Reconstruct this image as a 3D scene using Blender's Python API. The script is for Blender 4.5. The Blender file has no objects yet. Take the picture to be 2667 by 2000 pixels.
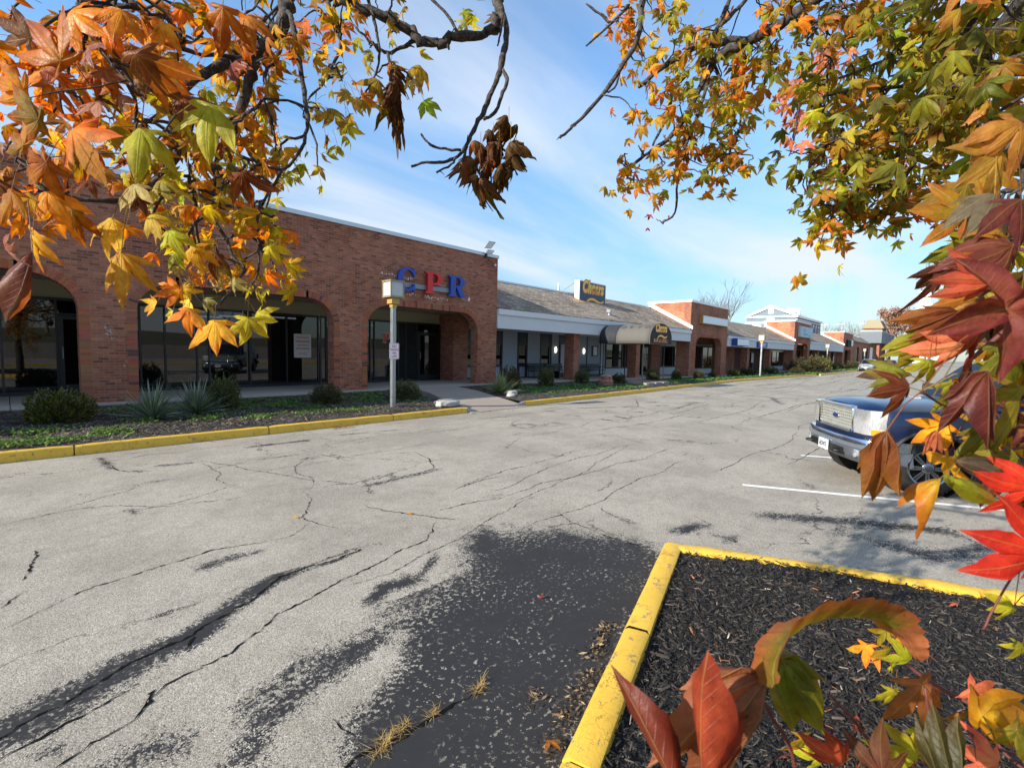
import bpy, bmesh, math, random
import numpy as np
from mathutils import Vector, Matrix, Quaternion
random.seed(7); RNG = np.random.default_rng(7)
PI = math.pi
SC = bpy.context.scene
COL = SC.collection
R = math.radians

# ---------------------------------------------------------------- objects
def tag(o, label=None, cat=None, group=None, kind=None):
    if label: o['label'] = label
    if cat: o['category'] = cat
    if group: o['group'] = group
    if kind: o['kind'] = kind
    return o

def empty(name, loc=(0, 0, 0), rz=0.0, label=None, cat=None, group=None):
    o = bpy.data.objects.new(name, None); COL.objects.link(o)
    o.location = loc; o.rotation_euler = (0, 0, rz); o.empty_display_size = 0.2
    return tag(o, label, cat, group)

def copy_tree(o, parent=None):
    c = o.copy(); COL.objects.link(c)
    if parent is not None: c.parent = parent
    for ch in list(o.children): copy_tree(ch, c)
    return c

class MB:
    """collects faces, then links them as ONE mesh object"""
    def __init__(s): s.v = []; s.f = []; s.m = []; s.cur = 0; s.col = []; s.c = (1, 1, 1)
    def add(s, vs, fs):
        b = len(s.v); s.v.extend([tuple(p) for p in vs]); s.col.extend([s.c] * len(vs))
        for f in fs: s.f.append([b + i for i in f]); s.m.append(s.cur)
        return s
    def box(s, x0, y0, z0, x1, y1, z1):
        x0, x1 = min(x0, x1), max(x0, x1); y0, y1 = min(y0, y1), max(y0, y1); z0, z1 = min(z0, z1), max(z0, z1)
        return s.add([(x0,y0,z0),(x1,y0,z0),(x1,y1,z0),(x0,y1,z0),(x0,y0,z1),(x1,y0,z1),(x1,y1,z1),(x0,y1,z1)],
                     [(0,3,2,1),(4,5,6,7),(0,1,5,4),(1,2,6,5),(2,3,7,6),(3,0,4,7)])
    def obox(s, c, ax, ay, az):
        c, ax, ay, az = map(Vector, (c, ax, ay, az)); p = []
        for k in (-1, 1):
            for (i, j) in ((-1,-1),(1,-1),(1,1),(-1,1)): p.append(c + ax*i + ay*j + az*k)
        return s.add(p, [(0,3,2,1),(4,5,6,7),(0,1,5,4),(1,2,6,5),(2,3,7,6),(3,0,4,7)])
    def quad(s, a, b, c, d): return s.add([a, b, c, d], [(0, 1, 2, 3)])
    def poly(s, pts): return s.add(pts, [tuple(range(len(pts)))])
    def prism(s, pts, off):
        n = len(pts); off = Vector(off)
        vs = [Vector(p) for p in pts]; vs = vs + [p + off for p in vs]
        fs = [tuple(range(n))[::-1], tuple(range(n, 2*n))] + [(i, (i+1) % n, n + (i+1) % n, n + i) for i in range(n)]
        return s.add(vs, fs)
    def tube(s, path, rad, n=8, cap=True):
        path = [Vector(p) for p in path]; k = len(path)
        if not hasattr(rad, '__len__'): rad = [rad] * k
        vs = []; ref = None
        for i, p in enumerate(path):
            t = (path[min(i+1, k-1)] - path[max(i-1, 0)])
            t = t.normalized() if t.length > 1e-9 else Vector((0, 0, 1))
            if ref is None: ref = t.orthogonal().normalized()
            ref = (ref - t * ref.dot(t)); ref = ref.normalized() if ref.length > 1e-6 else t.orthogonal().normalized()
            b = t.cross(ref)
            for j in range(n):
                a = 2*PI*j/n; vs.append(p + (ref*math.cos(a) + b*math.sin(a)) * rad[i])
        fs = [(i*n+j, i*n+(j+1) % n, (i+1)*n+(j+1) % n, (i+1)*n+j) for i in range(k-1) for j in range(n)]
        if cap: fs += [tuple(range(n))[::-1], tuple(range((k-1)*n, k*n))]
        return s.add(vs, fs)
    def lathe(s, c, prof, n=20, axis='z', caps=True):
        c = Vector(c); vs = []
        for (r, h) in prof:
            for j in range(n):
                a = 2*PI*j/n; x, y = r*math.cos(a), r*math.sin(a)
                vs.append(c + (Vector((x, y, h)) if axis == 'z' else Vector((x, h, y)) if axis == 'y' else Vector((h, x, y))))
        k = len(prof)
        fs = [(i*n+j, i*n+(j+1) % n, (i+1)*n+(j+1) % n, (i+1)*n+j) for i in range(k-1) for j in range(n)]
        if caps: fs += [tuple(range(n))[::-1], tuple(range((k-1)*n, k*n))]
        return s.add(vs, fs)
    def loft(s, secs, closed=True, caps=True):
        n = len(secs[0]); vs = [p for q in secs for p in q]
        fs = [(i*n+j, i*n+(j+1) % n, (i+1)*n+(j+1) % n, (i+1)*n+j) for i in range(len(secs)-1) for j in range(n if closed else n-1)]
        if caps and closed: fs += [tuple(range(n))[::-1], tuple(range((len(secs)-1)*n, len(secs)*n))]
        return s.add(vs, fs)
    def build(s, name, mat, parent=None, smooth=False, bevel=0, sharp=None, subsurf=0):
        me = bpy.data.meshes.new(name); me.from_pydata(s.v, [], s.f)
        mats = mat if isinstance(mat, (list, tuple)) else [mat]
        for m in mats: me.materials.append(m)
        if len(mats) > 1: me.polygons.foreach_set('material_index', s.m)
        if any(c != (1, 1, 1) for c in s.col):
            a = me.attributes.new('Col', 'FLOAT_COLOR', 'POINT')
            a.data.foreach_set('color', np.concatenate([np.array(s.col, 'f'), np.ones((len(s.col), 1), 'f')], 1).ravel())
        if smooth or bevel or subsurf or sharp:
            bm = bmesh.new(); bm.from_mesh(me); bmesh.ops.recalc_face_normals(bm, faces=bm.faces); bm.to_mesh(me); bm.free()
        if smooth or sharp:
            me.polygons.foreach_set('use_smooth', [True]*len(me.polygons))
            if sharp: me.set_sharp_from_angle(angle=R(sharp))
        me.update()
        o = bpy.data.objects.new(name, me); COL.objects.link(o)
        if parent is not None: o.parent = parent
        if bevel:
            b = o.modifiers.new('bevel', 'BEVEL'); b.width = bevel; b.segments = 2; b.limit_method = 'ANGLE'; b.angle_limit = R(35)
        if subsurf:
            b = o.modifiers.new('sub', 'SUBSURF'); b.levels = b.render_levels = subsurf
        return o

def mesh_np(name, V, F, mats, parent=None, col=None, attrs=None, smooth=False, midx=None):
    """V (n,3) floats, F (m,k) ints all k-gons (k fixed)"""
    V = np.asarray(V, 'f'); F = np.asarray(F, 'i'); k = F.shape[1]
    me = bpy.data.meshes.new(name)
    me.vertices.add(len(V)); me.vertices.foreach_set('co', V.ravel())
    me.loops.add(F.size); me.loops.foreach_set('vertex_index', F.ravel())
    me.polygons.add(len(F)); me.polygons.foreach_set('loop_start', np.arange(0, F.size, k, dtype='i'))
    me.polygons.foreach_set('loop_total', np.full(len(F), k, 'i'))
    for m in (mats if isinstance(mats, (list, tuple)) else [mats]): me.materials.append(m)
    if midx is not None: me.polygons.foreach_set('material_index', np.asarray(midx, 'i'))
    if smooth: me.polygons.foreach_set('use_smooth', np.ones(len(F), bool))
    if col is not None:
        a = me.attributes.new('Col', 'FLOAT_COLOR', 'POINT')
        c = np.asarray(col, 'f')
        if c.shape[1] == 3: c = np.concatenate([c, np.ones((len(c), 1), 'f')], 1)
        a.data.foreach_set('color', c.ravel())
    for k_, val in (attrs or {}).items():
        a = me.attributes.new(k_, 'FLOAT', 'POINT'); a.data.foreach_set('value', np.asarray(val, 'f'))
    me.update(); me.validate()
    o = bpy.data.objects.new(name, me); COL.objects.link(o)
    if parent is not None: o.parent = parent
    return o

def curve_text(name, splines, mat, parent, M, extrude=0.0, bevel=0.0):
    """filled letter outlines (closed 2D polygons; inner ones are holes) -> mesh placed by matrix M"""
    cu = bpy.data.curves.new(name, 'CURVE'); cu.dimensions = '2D'; cu.fill_mode = 'BOTH'; cu.extrude = extrude; cu.bevel_depth = bevel
    for pts in splines:
        sp = cu.splines.new('POLY'); sp.points.add(len(pts)-1); sp.use_cyclic_u = True
        for q, p in zip(sp.points, pts): q.co = (p[0], p[1], 0, 1)
    return _conv(cu, name, mat, parent, M)

def font_text(name, text, size, mat, parent, M, extrude=0.002, shear=0, offset=0.0, align='CENTER', sx=1.0, line=1.0, warp=None):
    cu = bpy.data.curves.new(name, 'FONT'); cu.body = text; cu.size = size; cu.extrude = extrude; cu.shear = shear
    cu.offset = offset; cu.align_x = align; cu.align_y = 'CENTER'; cu.space_line = line
    return _conv(cu, name, mat, parent, M @ Matrix.Diagonal((sx, 1, 1, 1)), warp)

def _conv(cu, name, mat, parent, M, warp=None):
    t = bpy.data.objects.new('t', cu); COL.objects.link(t)
    bpy.context.view_layer.update()
    me = bpy.data.meshes.new_from_object(t.evaluated_get(bpy.context.evaluated_depsgraph_get()))
    bpy.data.objects.remove(t); bpy.data.curves.remove(cu)
    me.name = name; me.transform(M)
    if warp:
        for v in me.vertices: v.co = warp(v.co)
    me.materials.clear(); me.materials.append(mat)
    o = bpy.data.objects.new(name, me); COL.objects.link(o)
    if parent is not None: o.parent = parent
    return o

def face_y(x, y, z):   # text plane facing -Y
    return Matrix.Translation((x, y, z)) @ Matrix.Rotation(PI/2, 4, 'X')

# ---------------------------------------------------------------- materials
def lin(h):
    h = h.lstrip('#'); c = [int(h[i:i+2], 16)/255 for i in (0, 2, 4)]
    return tuple((x/12.92 if x <= 0.04045 else ((x+0.055)/1.055)**2.4) for x in c)

class NT:
    def __init__(s, name):
        s.mat = bpy.data.materials.new(name); s.mat.use_nodes = True
        s.t = s.mat.node_tree; s.t.nodes.clear()
        s.out = s.n('ShaderNodeOutputMaterial')
    def n(s, typ, ins=None, **kw):
        nd = s.t.nodes.new(typ)
        for k, v in kw.items(): setattr(nd, k, v)
        for k, v in (ins or {}).items():
            if isinstance(v, bpy.types.NodeSocket): s.t.links.new(v, nd.inputs[k])
            else:
                sock = nd.inputs[k]
                if sock.type in ('RGBA',) and hasattr(v, '__len__') and len(v) == 3: v = (*v, 1)
                sock.default_value = v
        return nd
    def pos(s, scale=(1, 1, 1)):
        g = s.n('ShaderNodeTexCoord')
        return s.n('ShaderNodeVectorMath', {0: g.outputs['Object'], 1: scale}, operation='MULTIPLY').outputs[0]
    def noise(s, vec, scale, detail=4, rough=0.6, out='Fac', dist=0.0):
        return s.n('ShaderNodeTexNoise', {'Vector': vec, 'Scale': scale, 'Detail': detail, 'Roughness': rough, 'Distortion': dist}).outputs[out]
    def vor(s, vec, scale, out='Distance', feature='F1'):
        return s.n('ShaderNodeTexVoronoi', {'Vector': vec, 'Scale': scale}, feature=feature).outputs[out]
    def ramp(s, fac, stops):
        r = s.n('ShaderNodeValToRGB', {'Fac': fac}); e = r.color_ramp.elements
        while len(e) < len(stops): e.new(0.5)
        for q, (p, c) in zip(e, stops):
            q.position = p; q.color = (*c, 1) if len(c) == 3 else c
        return r.outputs['Color']
    def mix(s, a, b, fac, blend='MIX'):
        m = s.n('ShaderNodeMix', data_type='RGBA', blend_type=blend)
        for k, v in ((0, fac), (6, a), (7, b)):
            if isinstance(v, bpy.types.NodeSocket): s.t.links.new(v, m.inputs[k])
            else: m.inputs[k].default_value = (*v, 1) if hasattr(v, '__len__') and len(v) == 3 else v
        return m.outputs[2]
    def math(s, op, a, b=0.0, c=0.0, clamp=False):
        m = s.n('ShaderNodeMath', operation=op, use_clamp=clamp)
        for k, v in ((0, a), (1, b), (2, c)):
            if isinstance(v, bpy.types.NodeSocket): s.t.links.new(v, m.inputs[k])
            else: m.inputs[k].default_value = v
        return m.outputs[0]
    def mr(s, v, a, b, c=0.0, d=1.0, smooth=True):
        return s.n('ShaderNodeMapRange', {0: v, 1: a, 2: b, 3: c, 4: d}, interpolation_type='SMOOTHSTEP' if smooth else 'LINEAR').outputs[0]
    def attr(s, name, out='Color'): return s.n('ShaderNodeAttribute', attribute_name=name).outputs[out]
    def bump(s, h, strength=0.5, dist=0.01, normal=None):
        ins = {'Height': h, 'Strength': strength, 'Distance': dist}
        if normal is not None: ins['Normal'] = normal
        return s.n('ShaderNodeBump', ins).outputs[0]
    def bsdf(s, color, rough=0.7, metallic=0.0, spec=0.5, normal=None, **kw):
        ins = {'Base Color': color, 'Roughness': rough, 'Metallic': metallic, 'Specular IOR Level': spec}
        if normal is not None: ins['Normal'] = normal
        ins.update(kw)
        b = s.n('ShaderNodeBsdfPrincipled', ins)
        return b.outputs[0]
    def done(s, shader): s.t.links.new(shader, s.out.inputs['Surface']); return s.mat

MC = {}
def plain(name, hexc, rough=0.6, metallic=0.0, spec=0.5, var=0.12, scale=6.0, bump=0.0, bscale=60.0, k=1.0, **kw):
    """painted / plain surface with a little mottling and grain"""
    if name in MC: return MC[name]
    t = NT(name); c = tuple(x*k for x in lin(hexc)); p = t.pos()
    nz = t.noise(p, scale, 5, 0.65)
    colr = t.mix(tuple(x*(1-var) for x in c), tuple(min(1, x*(1+var)) for x in c), nz)
    nrm = t.bump(t.noise(p, bscale, 3), bump, 0.01) if bump else None
    rr = t.mr(nz, 0.3, 0.7, max(0.02, rough-0.08), min(1, rough+0.08))
    MC[name] = t.done(t.bsdf(colr, rr, metallic, spec, nrm, **kw)); return MC[name]

def emit(name, hexc, strength):
    if name in MC: return MC[name]
    t = NT(name); MC[name] = t.done(t.n('ShaderNodeEmission', {'Color': lin(hexc), 'Strength': strength}).outputs[0]); return MC[name]
# ---------------------------------------------------------------- procedural surfaces
def mat_brick(name, c1, c2, c3, mortar, stain=0.5, warm=None):
    t = NT(name); g = t.n('ShaderNodeTexCoord').outputs['Object']
    sx = t.n('ShaderNodeSeparateXYZ', {0: g}); u = t.math('ADD', sx.outputs[0], sx.outputs[1])
    wob = t.math('MULTIPLY', t.math('SUBTRACT', t.noise(g, 3.0, 2), 0.5), 0.012)
    v = t.n('ShaderNodeCombineXYZ', {0: u, 1: t.math('ADD', sx.outputs[2], wob), 2: 0.0}).outputs[0]
    br = t.n('ShaderNodeTexBrick', {'Vector': v, 'Color1': (0, 0, 0, 1), 'Color2': (1, 1, 1, 1), 'Mortar': (.5, .5, .5, 1), 'Scale': 1.0,
             'Mortar Size': 0.006, 'Mortar Smooth': 0.3, 'Bias': 0.0, 'Brick Width': 0.20, 'Row Height': 0.066})
    idn = br.outputs['Color']
    body = t.ramp(idn, [(0.0, c2), (0.06, tuple(x*.85 for x in c2)), (0.16, c1), (0.55, tuple(x*1.12 for x in c1)), (0.8, c3), (1.0, tuple(x*1.15 for x in c3))])
    big = t.noise(g, 0.7, 5, 0.7)
    body = t.mix(body, t.mix(body, (.75, .62, .6), 1.0, 'MULTIPLY'), t.mr(big, 0.42, 0.62))
    # soot and lost faces in a few patches
    st = t.math('MULTIPLY', t.mr(t.noise(t.n('ShaderNodeVectorMath', {0: g, 1: (1, 1, .8)}, operation='MULTIPLY').outputs[0], 0.55, 6, 0.75), 0.56, 0.70),
                t.mr(t.noise(g, 9, 3), .42, .6))
    body = t.mix(body, tuple(x*.28 for x in c1), t.math('MULTIPLY', st, stain))
    fine = t.noise(g, 55, 4, 0.7)
    body = t.mix(body, t.mix(body, (.6, .6, .6), 1.0, 'MULTIPLY'), t.mr(fine, .35, .7, 0, .7))
    colr = t.mix(body, mortar, t.math('MULTIPLY', br.outputs['Fac'], 0.8))
    h = t.math('ADD', t.math('MULTIPLY', t.math('SUBTRACT', 1.0, br.outputs['Fac']), 1.0), t.math('ADD', t.math('MULTIPLY', fine, .35), t.math('MULTIPLY', idn, .5)))
    return t.done(t.bsdf(colr, 0.88, spec=0.25, normal=t.bump(h, 0.8, 0.008)))
M_BRICK = mat_brick('brick', (.315, .124, .075), (.225, .088, .058), (.40, .165, .095), (.33, .225, .17))
M_BRICK2 = mat_brick('sunlit_tone_brick', (.40, .165, .085), (.33, .13, .07), (.47, .21, .11), (.42, .28, .19), 0.1)  # lighter orange copy of the brick, sunlight put into the colour

def mat_shingle():
    t = NT('roof_shingle'); g = t.n('ShaderNodeTexCoord').outputs['Object']; sx = t.n('ShaderNodeSeparateXYZ', {0: g})
    v = t.n('ShaderNodeCombineXYZ', {0: sx.outputs[0], 1: t.math('MULTIPLY', sx.outputs[1], 1.13), 2: 0.0}).outputs[0]
    br = t.n('ShaderNodeTexBrick', {'Vector': v, 'Color1': (0, 0, 0, 1), 'Color2': (1, 1, 1, 1), 'Mortar': (.1, .1, .1, 1), 'Scale': 1.0,
             'Mortar Size': 0.008, 'Mortar Smooth': .2, 'Brick Width': .32, 'Row Height': .14}, offset_frequency=2)
    c = t.ramp(br.outputs['Color'], [(0, (.24, .195, .15)), (.5, (.35, .285, .225)), (1, (.45, .375, .30))])
    c = t.mix(c, (.045, .038, .032), t.math('MULTIPLY', br.outputs['Fac'], .75))
    c = t.mix(c, t.mix(c, (.55, .55, .55), 1, 'MULTIPLY'), t.mr(t.noise(g, 90, 3, .8), .4, .65, 0, .8))
    c = t.mix(c, t.mix(c, (.72, .7, .68), 1, 'MULTIPLY'), t.mr(t.noise(g, .6, 4), .4, .65))
    return t.done(t.bsdf(c, .95, spec=.15, normal=t.bump(t.math('SUBTRACT', t.math('MULTIPLY', br.outputs['Color'], .4), br.outputs['Fac']), .7, .012)))
M_SHINGLE = mat_shingle()

def mat_concrete(name, c, crack=True):
    t = NT(name); p = t.pos()
    n1 = t.noise(p, 1.3, 6, .7); n2 = t.noise(p, 45, 4, .75)
    col = t.mix(tuple(x*.72 for x in c), tuple(x*1.15 for x in c), n1)
    col = t.mix(col, t.mix(col, (.55, .52, .5), 1, 'MULTIPLY'), t.mr(n2, .45, .75, 0, .8))
    col = t.mix(col, (.06, .055, .05), t.mr(t.noise(p, 3.1, 6, .75), .66, .78, 0, .6))
    return t.done(t.bsdf(col, .9, spec=.2, normal=t.bump(n2, .35, .006)))
M_CONC = mat_concrete('sidewalk_concrete', (.40, .355, .31))
M_CONC2 = mat_concrete('path_concrete', (.33, .28, .235))
M_STONE = mat_concrete('pale_stone', (.42, .41, .38))

def mat_kerb():
    t = NT('yellow_kerb_paint'); p = t.pos()
    n = t.noise(p, 14, 6, .75); c = t.mix((.60, .345, .028), (.74, .465, .065), t.noise(p, 2.2, 5, .7))
    c = t.mix(c, t.mix(c, (.62, .55, .4), 1, 'MULTIPLY'), t.mr(t.noise(p, 5, 5, .8), .5, .75))
    wear = t.mr(n, .59, .635)
    c = t.mix(c, (.19, .165, .13), t.math('MULTIPLY', wear, .85))
    pw = t.n('ShaderNodeVectorMath', {0: p, 1: t.n('ShaderNodeVectorMath', {0: t.noise(p, 4, 4, .7, 'Color'), 1: (.5, .5, .5)}, operation='MULTIPLY').outputs[0]}, operation='ADD').outputs[0]
    ck = t.vor(pw, 3.2, feature='DISTANCE_TO_EDGE'); ckm = t.math('MULTIPLY', t.mr(ck, .004, .014, 1, 0), t.mr(t.noise(p, 1.1, 2), .47, .56))
    c = t.mix(c, (.2, .12, .015), t.math('MULTIPLY', ckm, .75))
    h = t.math('SUBTRACT', t.math('SUBTRACT', t.noise(p, 60, 4, .7), t.math('MULTIPLY', wear, .8)), ckm)
    return t.done(t.bsdf(c, .62, spec=.35, normal=t.bump(h, .45, .006)))
M_KERB = mat_kerb()

def mat_asphalt():
    """aged sun-bleached asphalt: pale stones in a grey binder; 'seal' marks where dark sealcoat survives, 'crk' where it has cracked"""
    t = NT('aged_asphalt'); p = t.pos(); seal = t.attr('seal', 'Fac')
    pd = t.n('ShaderNodeVectorMath', {0: p, 1: t.n('ShaderNodeVectorMath', {0: t.noise(p, 30, 2, .5, 'Color'), 1: (.012, .012, .012)}, operation='MULTIPLY').outputs[0]}, operation='ADD').outputs[0]
    vor = t.n('ShaderNodeTexVoronoi', {'Vector': pd, 'Scale': 150.0}); cell = t.n('ShaderNodeSeparateColor', {0: vor.outputs['Color']}).outputs[0]
    d = vor.outputs['Distance']
    stone = t.ramp(cell, [(0, (.16, .140, .108)), (.10, (.30, .268, .214)), (.5, (.385, .350, .295)), (.88, (.45, .408, .337)), (1, (.58, .535, .455))])
    stone = t.mix(stone, (.13, .112, .09), t.mr(d, .42, .68, 0, .5))
    big = t.noise(p, .55, 6, .68); mid = t.noise(p, 5.5, 5, .7)
    stone = t.mix(stone, t.mix(stone, (.80, .795, .79), 1, 'MULTIPLY'), t.mr(big, .40, .62))
    stone = t.mix(stone, t.mix(stone, (.84, .825, .81), 1, 'MULTIPLY'), t.mr(mid, .45, .75))
    # sealcoat: feathered, with stones wearing through
    n2 = t.noise(p, 19, 5, .72); n3 = t.noise(p, 2.9, 5, .72)
    s = t.math('ADD', seal, t.math('ADD', t.math('MULTIPLY', t.math('SUBTRACT', n2, .5), .85), t.math('MULTIPLY', t.math('SUBTRACT', n3, .5), 1.0)))
    s = t.math('ADD', s, t.math('MULTIPLY', t.math('SUBTRACT', cell, .5), -.32))
    # scattered weak dark streaks of old sealer along the lane
    stv = t.pos((.35, 2.2, 1)); st = t.math('MULTIPLY', t.mr(t.noise(stv, .9, 5, .7), .55, .70), .60)
    m = t.mr(t.math('ADD', s, st), .44, .60)
    tar = t.mix((.017, .017, .0185), (.030, .029, .030), t.noise(p, 7, 4))
    # blobs of bare stone in the middle of the coat
    chips = t.math('MULTIPLY', t.mr(t.math('ADD', t.noise(p, 30, 4, .66), t.math('MULTIPLY', t.math('SUBTRACT', 1.0, seal), .20)), .575, .635), t.mr(t.noise(p, 2.1, 4, .65), .40, .58))
    m = t.math('MULTIPLY', m, t.math('SUBTRACT', 1.0, t.math('MULTIPLY', chips, .9)))
    c = t.mix(stone, tar, m)
    # hairline cracks
    pw = t.n('ShaderNodeVectorMath', {0: t.pos((.55, 1, 1)), 1: t.n('ShaderNodeVectorMath', {0: t.noise(p, 1.6, 5, .7, 'Color'), 1: (.55, .55, .55)}, operation='MULTIPLY').outputs[0]}, operation='ADD').outputs[0]
    ck = t.vor(pw, .42, feature='DISTANCE_TO_EDGE')
    ckm = t.math('MULTIPLY', t.mr(ck, .0012, .0055, 1, 0), t.mr(t.noise(p, .8, 3), .45, .58))
    pw2 = t.n('ShaderNodeVectorMath', {0: t.pos((.8, 1, 1)), 1: t.n('ShaderNodeVectorMath', {0: t.noise(p, 3.0, 4, .7, 'Color'), 1: (.3, .3, .3)}, operation='MULTIPLY').outputs[0]}, operation='ADD').outputs[0]
    ck2 = t.math('MULTIPLY', t.mr(t.vor(pw2, 1.25, feature='DISTANCE_TO_EDGE'), .0015, .007, .8, 0), t.mr(t.noise(p, .5, 4, .7), .55, .64))
    ckm = t.math('MAXIMUM', ckm, ck2)
    c = t.mix(c, (.022, .019, .017), t.math('MULTIPLY', ckm, .85))
    h = t.math('SUBTRACT', t.math('MULTIPLY', t.math('SUBTRACT', .7, d), t.math('SUBTRACT', 1, t.math('MULTIPLY', m, .75))), t.math('MULTIPLY', ckm, 2))
    rough = t.mr(m, 0, 1, .95, .82)
    return t.done(t.bsdf(c, rough, spec=.3, normal=t.bump(h, .35, .004)))
M_ASPH = mat_asphalt()
M_CRACK = plain('crack_tar', '15130f', .9, var=.3, scale=20, spec=.1)
M_LINE = None
def mat_line():
    t = NT('white_road_paint'); p = t.pos(); n = t.noise(p, 40, 5, .75)
    c = t.mix((.66, .65, .62), (.80, .79, .77), t.noise(p, 3, 3)); c = t.mix(c, (.24, .22, .2), t.mr(n, .62, .68, 0, .9))
    return t.done(t.bsdf(c, .8, spec=.3, normal=t.bump(n, .3, .004)))
M_LINE = mat_line()

def mat_mulch(name='black_mulch', k=1.0):
    t = NT(name); p = t.pos()
    q = t.n('ShaderNodeVectorMath', {0: t.pos((1, 2.2, 1)), 1: t.n('ShaderNodeVectorMath', {0: t.noise(p, 9, 4, .6, 'Color'), 1: (.25, .25, .25)}, operation='MULTIPLY').outputs[0]}, operation='ADD').outputs[0]
    v = t.n('ShaderNodeTexVoronoi', {'Vector': q, 'Scale': 30.0}); cell = t.n('ShaderNodeSeparateColor', {0: v.outputs['Color']}).outputs[0]
    c = t.ramp(cell, [(0, (.006, .005, .005)), (.6, (.020*k, .017*k, .015*k)), (.88, (.05*k, .041*k, .034*k)), (1, (.14*k, .11*k, .085*k))])
    h = t.math('ADD', cell, t.math('MULTIPLY', v.outputs['Distance'], -1))
    return t.done(t.bsdf(c, .85, spec=.3, normal=t.bump(h, 1.0, .03)))
M_MULCH = mat_mulch(); M_MULCH2 = mat_mulch('weathered_mulch', 3.6)

def mat_attr(name, rough=.7, spec=.4, trans=0.0, mott=.25, mscale=30, bump=0.0, coat=0.0, tcol=(1.0, .85, .35)):
    """colour comes from each piece's own Col attribute, with mottling"""
    t = NT(name); p = t.pos(); c = t.attr('Col')
    n = t.noise(p, mscale, 4, .65)
    c = t.mix(t.mix(c, (1-mott,)*3, 1, 'MULTIPLY'), t.mix(c, (1+mott,)*3, 1, 'MULTIPLY'), n)
    nrm = t.bump(n, bump, .003) if bump else None
    b = t.bsdf(c, rough, spec=spec, normal=nrm, **({'Coat Weight': coat, 'Coat Roughness': .25} if coat else {}))
    if trans:
        tr = t.n('ShaderNodeBsdfTranslucent', {'Color': t.mix(c, tcol, 1.0, 'MULTIPLY')}).outputs[0]
        b = t.n('ShaderNodeMixShader', {0: trans, 1: b, 2: tr}).outputs[0]
    return t.done(b)
M_CHIP = mat_attr('mulch_chip', .75, .3)
M_GREEN = mat_attr('shrub_leaf', .45, .4, .25, .2, 20, tcol=(1.0, 1.2, .5))

def mat_leaf():
    """autumn maple-like leaf: colour per leaf, redder rim, pale veins, brown flecks, waxy sheen, light passes through"""
    t = NT('autumn_leaf'); p = t.pos(); c = t.attr('Col'); vein = t.attr('vein', 'Fac')
    n = t.noise(p, 55, 4, .7); al = t.attr('al', 'Fac'); m2 = t.noise(p, 17, 5, .7)
    c = t.mix(t.mix(c, (.72, .62, .5), 1, 'MULTIPLY'), t.mix(c, (1.28, 1.30, 1.05), 1, 'MULTIPLY'), t.mr(m2, .32, .66))
    c = t.mix(c, t.mix(c, (.82, .8, .75), 1, 'MULTIPLY'), t.mr(n, .4, .7))
    c = t.mix(c, (.06, .022, .012), t.mr(t.noise(p, 130, 4, .65), .64, .72, 0, .75))
    fr = t.math('FRACT', t.math('MULTIPLY', t.math('SUBTRACT', al, t.math('MULTIPLY', vein, .9)), 9.0))
    side = t.math('MULTIPLY', t.mr(t.math('ABSOLUTE', t.math('SUBTRACT', fr, .5)), .0, .10, 1, 0), t.mr(vein, .16, .02, 0, 1))
    mid = t.mr(vein, .003, .014, 1, 0); vv = t.math('MAXIMUM', mid, t.math('MULTIPLY', side, .28))
    c = t.mix(c, t.mix((.50, .36, .13), c, .45), t.math('MULTIPLY', vv, .36))
    gl = t.mr(t.noise(p, 2.5, 2), .45, .6)
    b = t.bsdf(c, t.mr(gl, 0, 1, .66, .44), spec=.26, normal=t.bump(t.math('SUBTRACT', t.math('ADD', t.math('MULTIPLY', n, .5), t.math('MULTIPLY', m2, 1.0)), t.math('MULTIPLY', vv, .8)), .45, .004))
    tr = t.n('ShaderNodeBsdfTranslucent', {'Color': t.mix(c, (1.7, 1.5, .5), 1, 'MULTIPLY')}).outputs[0]
    return t.done(t.n('ShaderNodeMixShader', {0: .48, 1: b, 2: tr}).outputs[0])
M_LEAF = mat_leaf()

def mat_bark(name='bark', a=(.03, .025, .022), b=(.12, .108, .095)):
    t = NT(name); p = t.pos(); n = t.noise(p, 45, 6, .75); m = t.noise(p, 12, 4, .7)
    c = t.mix(t.mix(a, b, t.mr(n, .35, .75)), tuple(x*.45 for x in a), t.mr(m, .55, .7, 0, .8))
    return t.done(t.bsdf(c, .9, spec=.2, normal=t.bump(n, .9, .006)))
M_BARK = mat_bark(); M_TWIG = mat_bark('grey_bark', (.13, .115, .10), (.27, .25, .23))

def mat_glass():
    t = NT('dark_window_glass')
    gl = t.bsdf((.004, .0045, .005), .015, spec=1.0)
    tr = t.n('ShaderNodeBsdfTransparent', {'Color': (.30, .31, .32, 1)}).outputs[0]
    fr = t.n('ShaderNodeFresnel', {'IOR': 1.45}).outputs[0]
    return t.done(t.n('ShaderNodeMixShader', {0: t.mr(fr, 0, .4, .74, 1.0, False), 1: tr, 2: gl}).outputs[0])
M_GLASS = mat_glass()
M_FRAME = plain('black_aluminium', '16171a', .45, spec=.5, var=.1)
M_WHITE = plain('white_trim', 'e4e6e8', .55, var=.05, scale=3)
M_WTRIM = plain('weathered_white_trim', 'c9ccd0', .6, var=.1, scale=3)
M_COPING = plain('pale_metal_coping', 'c3ccd2', .45, .3, var=.08, scale=2)
M_FASCIA = plain('grey_white_fascia', 'c4c6c8', .7, var=.09, scale=1.5, bump=.05)
M_PANEL = plain('blue_grey_stucco', '8a929d', .85, var=.1, scale=2, bump=.2, bscale=80)
M_STUCCO = plain('olive_stucco', '98917a', .9, var=.1, scale=2, bump=.3, bscale=90)
M_SILL = plain('pale_grey_panel', 'aab0b8', .7, var=.1, scale=2)
M_NAVY = plain('navy_paint', '141b2c', .4, var=.15, scale=5)
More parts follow.
